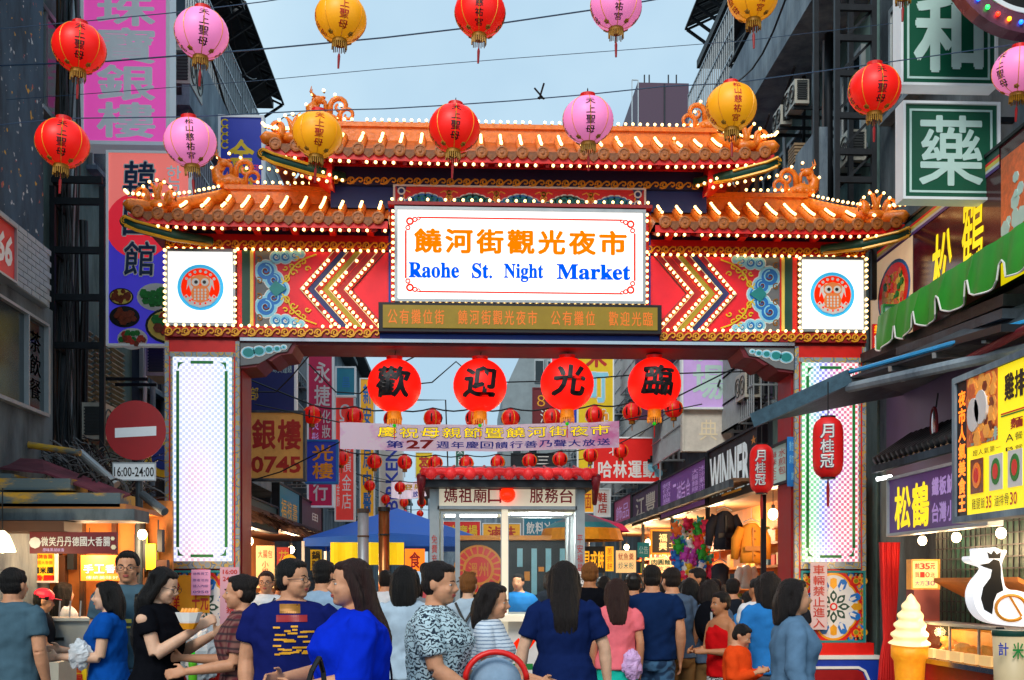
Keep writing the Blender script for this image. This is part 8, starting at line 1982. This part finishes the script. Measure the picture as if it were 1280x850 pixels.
person('tall man in glasses and dark blue tee facing the street by the sign pole', 160, 688, 8.9, 8, 'm', 1., 1, 'short', 'black', ('tee', 'slate'), vs=near, glasses=True, seed=4, extra=lambda e: cprint(e['top'], [('yellow_soft', [((-.06, 1.30), (.05, 1.33)), ((-.03, 1.26), (.07, 1.275))])]))
def clearbag(env): pass
person('short-haired woman in blue dress holding a plastic bag, facing left', 136, 725, 8.5, -82, 'f', 1.1, 0, 'bob', 'black', ('dress', 'cobalt'), vs=near, L=FW(-.14, -.22, -.02, .9), R=FW(-.16, -.2, .0, .9), seed=5)
person('woman in black cold-shoulder dress with very long wavy hair eating from a paper bag', 197, 707, 7.6, 78, 'f', 1.12, 0, 'wavy', 'black', ('dress', 'black'), vs=near, hlen=.27, glasses=True, nod=16, L=((.015, -.05, -.155), (-.045, -.19, -.055), .9), R=((.02, -.04, -.16), (-.03, -.20, -.085), .8), seed=6,
       extra=lambda env: (lambda M: (M.ell((env['arms'][1][0] + V((.026, -.004, -.022))) * env['H'], .034, .045, .038, 14, 8), M.ell((env['arms'][0][0] + V((-.026, -.004, -.022))) * env['H'], .034, .045, .038, 14, 8), M.build('bare_shoulder', SK[0], env['t'], smooth=True)))(MB()))
person('woman in dark red plaid shirt reaching left beside the left pier', 303, 717, 7.4, -84, 'f', 1.1, 1, 'bun', 'dark', ('sack', 'plaid_red'), vs=near, L=FW(-.15, -.24, -.0, .5), R=FW(-.19, -.2, .0, .5), seed=7)
person('man in glasses and navy tee with gold and red print, looking right', 364, 697, 6.8, 10, 'm', 1.2, 1, 'short', 'black', ('tee', 'navy'), vs=near, glasses=True, look=56, seed=8, extra=gold_print)
person('heavyset woman in royal blue top with long straight brown hair facing left', 442, 697, 5.6, -72, 'f', 1.4, 1, 'long', 'brown', ('three', 'royal'), vs=near, hlen=.2, L=((.02, -.05, -.155), (-.06, -.19, -.16), .6), R=((.02, -.03, -.165), (-.02, -.18, -.18), .7), seed=9, extra=lambda e: shoulder_strap(e, 'black', -1))
person('woman in black and white patterned blouse walking right past the booth', 545, 700, 6.3, 74, 'f', 1.28, 1, 'bun', 'dark', ('sack', 'print_mono'), ('trousers', 'charcoal'), vs=near, L=((.02, -.04, -.16), (.0, -.17, -.245), .5), R=((.02, -.02, -.17), (.0, -.17, -.26), .6), seed=10, stride=.8, look=-8, nod=5)
person('woman in white striped tee with dark bob pushing the red hooped pushchair', 612, 727, 7.0, 76, 'f', 1.0, 1, 'bob', 'dark', ('tee', 'stripe_white'), ('trousers', 'charcoal'), vs=near, L=FW(-.2), R=FW(-.2), seed=11, nod=6)
person('woman in loose navy dress seen from behind with hair to her waist, before the booth', 705, 700, 7.9, 180, 'f', 1.15, 0, 'long', 'dark', ('sack', 'deepnavy'), vs=near, hlen=.17, seed=12, detail=False, L=((.06, .0, -.165), (.075, -.01, -.32), .5), R=((.06, 0, -.165), (.085, -.02, -.32), .5))
mid = .013
person('man with orange-brown hair in black tee right of the booth', 737, 702, 11.6, 165, 'm', 1.05, 2, 'short', 'tawny', ('tee', 'black'), vs=mid, seed=13, detail=False)
person('girl in pink tee and turquoise mini skirt with long brown hair', 771, 722, 10.0, 176, 'f', 1.05, 1, 'long', 'brown', ('tee', 'pink'), ('mini', 'teal'), vs=mid, hlen=.12, seed=14, detail=False)
person('man in navy polo shirt and washed jeans seen from behind', 815, 705, 10.3, 172, 'm', 1.15, 1, 'short', 'black', ('tee', 'polo'), ('knee', 'jeans_wash'), vs=mid, seed=15, detail=False)
person('man in grey-blue shirt and khaki trousers leaning in beside the polo shirt', 846, 708, 10.7, 200, 'm', 1., 1, 'short', 'dark', ('tee', 'greyblue'), ('trousers', 'khaki'), vs=mid, seed=16, lean=.07, detail=False)
person('woman with black shoulder-length hair in pale cardigan and navy trousers', 862, 722, 11.1, 176, 'f', 1., 1, 'long', 'black', ('long', 'white'), ('trousers', 'deepnavy'), vs=mid, hlen=.04, seed=17, detail=False)
person('person in dark tee and khaki shorts carrying a black backpack', 887, 724, 10.9, 178, 'f', 1.05, 1, 'bob', 'dark', ('tee', 'greyblue'), ('shorts', 'khaki'), vs=mid, seed=18, detail=False)
person('boy in red vest and black-and-white shorts standing sideways', 902, 739, 9.9, -68, 'm', .95, 2, 'short', 'black', ('tank', 'red'), ('knee', 'print_zebra'), vs=mid, L=FW(-.16, -.16), R=FW(-.16, -.14), seed=19)
person('small child in orange long-sleeved top looking down', 921, 778, 8.9, 58, 'm', 1.05, 1, 'short', 'black', ('long', 'orange'), ('trousers', 'deepnavy'), vs=mid, L=FW(-.12, -.14), R=FW(-.12, -.14), nod=25, seed=20)
person('woman in azure tee with long dark hair seen from behind near the right column', 961, 714, 9.2, 184, 'f', 1.1, 1, 'long', 'dark', ('tee', 'azure'), ('trousers', 'grey'), vs=mid, hlen=.05, seed=21, detail=False)
person('passer-by in dusty blue top walking right in front of the right column', 990, 722, 7.0, 84, 'f', 1.12, 1, 'bob', 'dark', ('long', 'dusk'), ('trousers', 'paleblue'), vs=mid, seed=22, stride=1., look=0)
person('man in white tee facing left deep in the right-hand crowd', 872, 709, 12.2, -80, 'm', 1., 2, 'short', 'black', ('tee', 'white'), vs=mid, seed=23)
person('boy in glasses and white tee facing the street inside the left of the gate', 333, 713, 12.0, 0, 'm', .95, 1, 'short', 'brown', ('tee', 'white'), vs=mid, glasses=True, seed=24, extra=lambda e: shoulder_strap(e, 'black', 1))
person('person in pale blue shirt standing between the navy man and the woman in royal blue', 404, 699, 9.4, 150, 'm', 1.05, 1, 'short', 'black', ('tee', 'paleblue'), vs=mid, seed=25, detail=False)
person('person with thick black hair in pale striped shirt behind the patterned blouse', 506, 706, 8.6, 176, 'f', 1.1, 0, 'bob', 'black', ('tee', 'skyw'), vs=mid, seed=26, detail=False)
person('person with blond-brown curly hair and dark backpack straps before the booth window', 585, 715, 10.6, 170, 'f', 1., 0, 'spiky', 'tawny', ('tee', 'skyw'), vs=mid, seed=27, detail=False, extra=lambda e: (shoulder_strap(e, 'black', 1), shoulder_strap(e, 'black', -1)))
person('man in flat black cap and grey tee in the right-hand crowd', 792, 716, 12.2, 170, 'm', 1.1, 1, 'short', 'black', ('tee', 'grey'), vs=mid, cap='black', seed=28, detail=False)
person('booth clerk in pale blue shirt behind the right window', 648, 716, 15.2, -20, 'm', 1.05, 1, 'short', 'black', ('long', 'azure'), vs=.018, seed=29)
person('dark-haired clerk beside the right edge of the booth window', 690, 712, 15.3, 190, 'f', 1.05, 1, 'bob', 'dark', ('long', 'charcoal'), vs=.018, seed=30, detail=False)
person('man in white shirt with black hair left of the stove pipes', 482, 712, 13.2, 175, 'm', 1.05, 1, 'short', 'black', ('tee', 'white'), vs=.018, seed=31, detail=False)
# the rest of the crowd: a few bodies, copied
protos = [person('', 0, 0, 10, 0, 'm', 1., 1, 'short', 'black', ('tee', 'charcoal'), vs=.02, H=1.7, at=(0, 0, 0), detail=False, seed=41), person('', 0, 0, 10, 0, 'f', 1., 1, 'long', 'dark', ('tee', 'skyw'), vs=.02, H=1.62, at=(0, 0, 0), hlen=.06, detail=False, seed=42),
          person('', 0, 0, 10, 0, 'm', 1.15, 2, 'short', 'black', ('tee', 'white'), vs=.02, H=1.72, at=(0, 0, 0), detail=False, seed=43), person('', 0, 0, 10, 0, 'f', 1.1, 0, 'bob', 'black', ('sack', 'pink'), vs=.02, H=1.6, at=(0, 0, 0), detail=False, seed=44),
          person('', 0, 0, 10, 0, 'f', 1., 1, 'pony', 'black', ('tee', 'azure'), vs=.02, H=1.62, at=(0, 0, 0), detail=False, seed=45)]
desc = ['man in charcoal tee', 'long-haired woman in pale tee', 'stout man in white tee', 'bob-haired woman in pink dress', 'woman with ponytail in azure tee']
crowd = [(0, 755, 12.8, 160, 'right of the orange-haired man'), (1, 778, 13.5, 200, 'behind the girl in pink'), (3, 802, 13.4, 170, 'between the capped man and the navy polo'), (0, 832, 13.0, 190, 'behind the khaki trousers'), (4, 852, 14.0, 175, 'farther back behind the white cardigan'), (2, 893, 12.9, 185, 'behind the black backpack'),
         (0, 916, 12.7, 160, 'behind the boy in red'), (4, 936, 12.4, 190, 'behind the small child'), (2, 948, 11.4, 210, 'left of the azure tee'), (1, 968, 13.2, 170, 'by the right column'), (0, 985, 12.2, 185, 'half hidden by the right column'), (1, 820, 16.0, 180, 'under the framed picture'),
         (2, 786, 17.5, 0, 'by the cream menu board'), (0, 768, 18.5, 20, 'under the orange stall banner'), (3, 842, 18.0, 200, 'under the hanging toys'), (4, 748, 15.8, 180, 'just right of the booth'), (0, 495, 16.5, 180, 'right of the stove pipes'), (1, 520, 18.5, 10, 'under the blue tent at right'),
         (2, 440, 17.0, 185, 'under the yellow valance'), (4, 425, 20.5, 0, 'under the left end of the tent'), (3, 462, 22.0, 170, 'deep under the tent'), (0, 350, 15.5, 170, 'under the yellow paper lantern'), (1, 378, 18.5, 10, 'by the left stalls'), (2, 512, 26, 180, 'far down the street'),
         (4, 760, 24, 185, 'far down the right side'), (0, 810, 21, 175, 'far back under the purple board'), (3, 530, 32, 0, 'farthest down the street'), (0, 875, 14.8, 200, 'near the black skirt'), (1, 905, 15.0, 170, 'below the mustard jacket'), (0, 330, 19, 10, 'at the back of the left stalls')]
usedp = set()
for k, px, Y, yaw, where in crowd:
    t = protos[k] if k not in usedp else full_copy(protos[k]); usedp.add(k); p = P(px, 730, Y); random.seed(px)
    place(t, (p.x, Y, .0), rad(yaw), desc[k] + ' ' + where, 'people in the market crowd', scale=random.uniform(.93, 1.01))

# ---------------------------------------------------------------- what people carry
p = P(886, 778, 10.62); t = thing('backpack', 'black backpack on the person in khaki shorts', 'backpack', p)
M = MB(); M.ell(p, .14, .09, .21, 16, 12); M.ell(p + V((0, -.07, -.06)), .10, .05, .11, 12, 8); remeshed(M, 'bag', MATS['cloth_black'], None, .012, 2); o_ = bpy.context.scene.collection.objects[-1]; o_.parent = t; o_.location = -p
M = MB(); M.tube([p + V((0, -.11, .1)), p + V((0, -.125, .0))], .012, 6); M.build('pocket_zip', MATS['steel'], t)
p = P(236, 775, 7.35); t = thing('paper_bag', 'white and orange paper food bag held by the woman in black', 'food bag', p)
M = MB(); M.lathe([(.03, -.055), (.06, -.01), (.085, .05), (.07, .04)], p, n=9, sx=1.05, sy=.6); M.build('bag', MATS['white'], t, smooth=False)
M = MB(); M.lathe([(.032, -.06), (.056, -.02)], p + V((0, -.002, 0)), n=9, sx=1.12, sy=.66, caps=False); M.build('orange_print', MATS['ink_orange'], t)
for k in range(5): M = MB(); c = p + V((-.045 + .022 * k, -.01, .04)); M.tube([c, c + V((.015, 0, .035))], .012, 7); M.build('fried_snack', MATS['fry'], t, smooth=True)
crumpled('plastic_bag', 'translucent white carrier bag held by the woman in blue dress', 'bag', P(100, 818, 8.3), .085, mat('bag_clear', '#dce4ea', .25, var=.1, alpha=.75), 9, (1, .7, 1.2))
crumpled('shopping_bag', 'lilac patterned carrier bag beside the girl in pink', 'bag', P(790, 832, 9.8), .10, mat('bag_lilac', '#c8a0d0', .5, var=.3, scale=20), 5, (.85, .5, 1.3))
M = MB(); a = P(440, 760, 5.15); pts = [P(402, 850, 5.15), P(384, 835, 5.0), P(390, 820, 5.1), P(398, 845, 5.2)]; M.tube([P(399, 822, 5.05), P(390, 838, 5.0), P(384, 858, 5.0), P(378, 880, 5.02)], .012, 6); M.tube([P(399, 822, 5.05), P(404, 840, 5.1), P(408, 880, 5.1)], .012, 6); M.tube([P(378, 880, 5.02), P(408, 880, 5.1)], .014, 6); M.build('handbag_strap', MATS['black'], label='thin black bag strap over the wrist of the woman in royal blue', cat='strap')
t = thing('pushchair', 'pushchair with a red hoop and pale grey fabric in front of the striped tee', 'pushchair', P(618, 900, 6.2)); c = P(620, 850, 6.2)
M = MB(); M.tube([c + V((.17 * math.cos(a * math.pi / 14), 0, .155 * math.sin(a * math.pi / 14))) for a in range(15)], .017, 8); M.build('hoop', MATS['red'], t, smooth=True)
M = MB(); M.tube([c + V((-.19, .1, .08)), c + V((-.3, .2, .22)), c + V((-.2, .35, .28))], .016, 8); M.build('handle', MATS['red'], t, smooth=True)
M = MB(); M.ell(c + V((0, .12, -.03)), .15, .12, .15, 16, 10); M.build('seat', MATS['cloth_paleblue'], t, smooth=True)
for s in (-1, 1): M = MB(); w_ = V((c.x + s * .2, 6.25, .12)); M.tube([w_ + V((.11 * math.cos(a * math.pi / 8), 0, .11 * math.sin(a * math.pi / 8))) for a in range(17)], .018, 7); M.build('wheel', MATS['black'], t, smooth=True); M = MB(); M.tube([w_, c + V((s * .15, .02, .0))], .014, 7); M.build('frame_leg', MATS['steel'], t)
COL.objects.unlink(_fo); bpy.data.objects.remove(_fo); bpy.data.curves.remove(_fc)
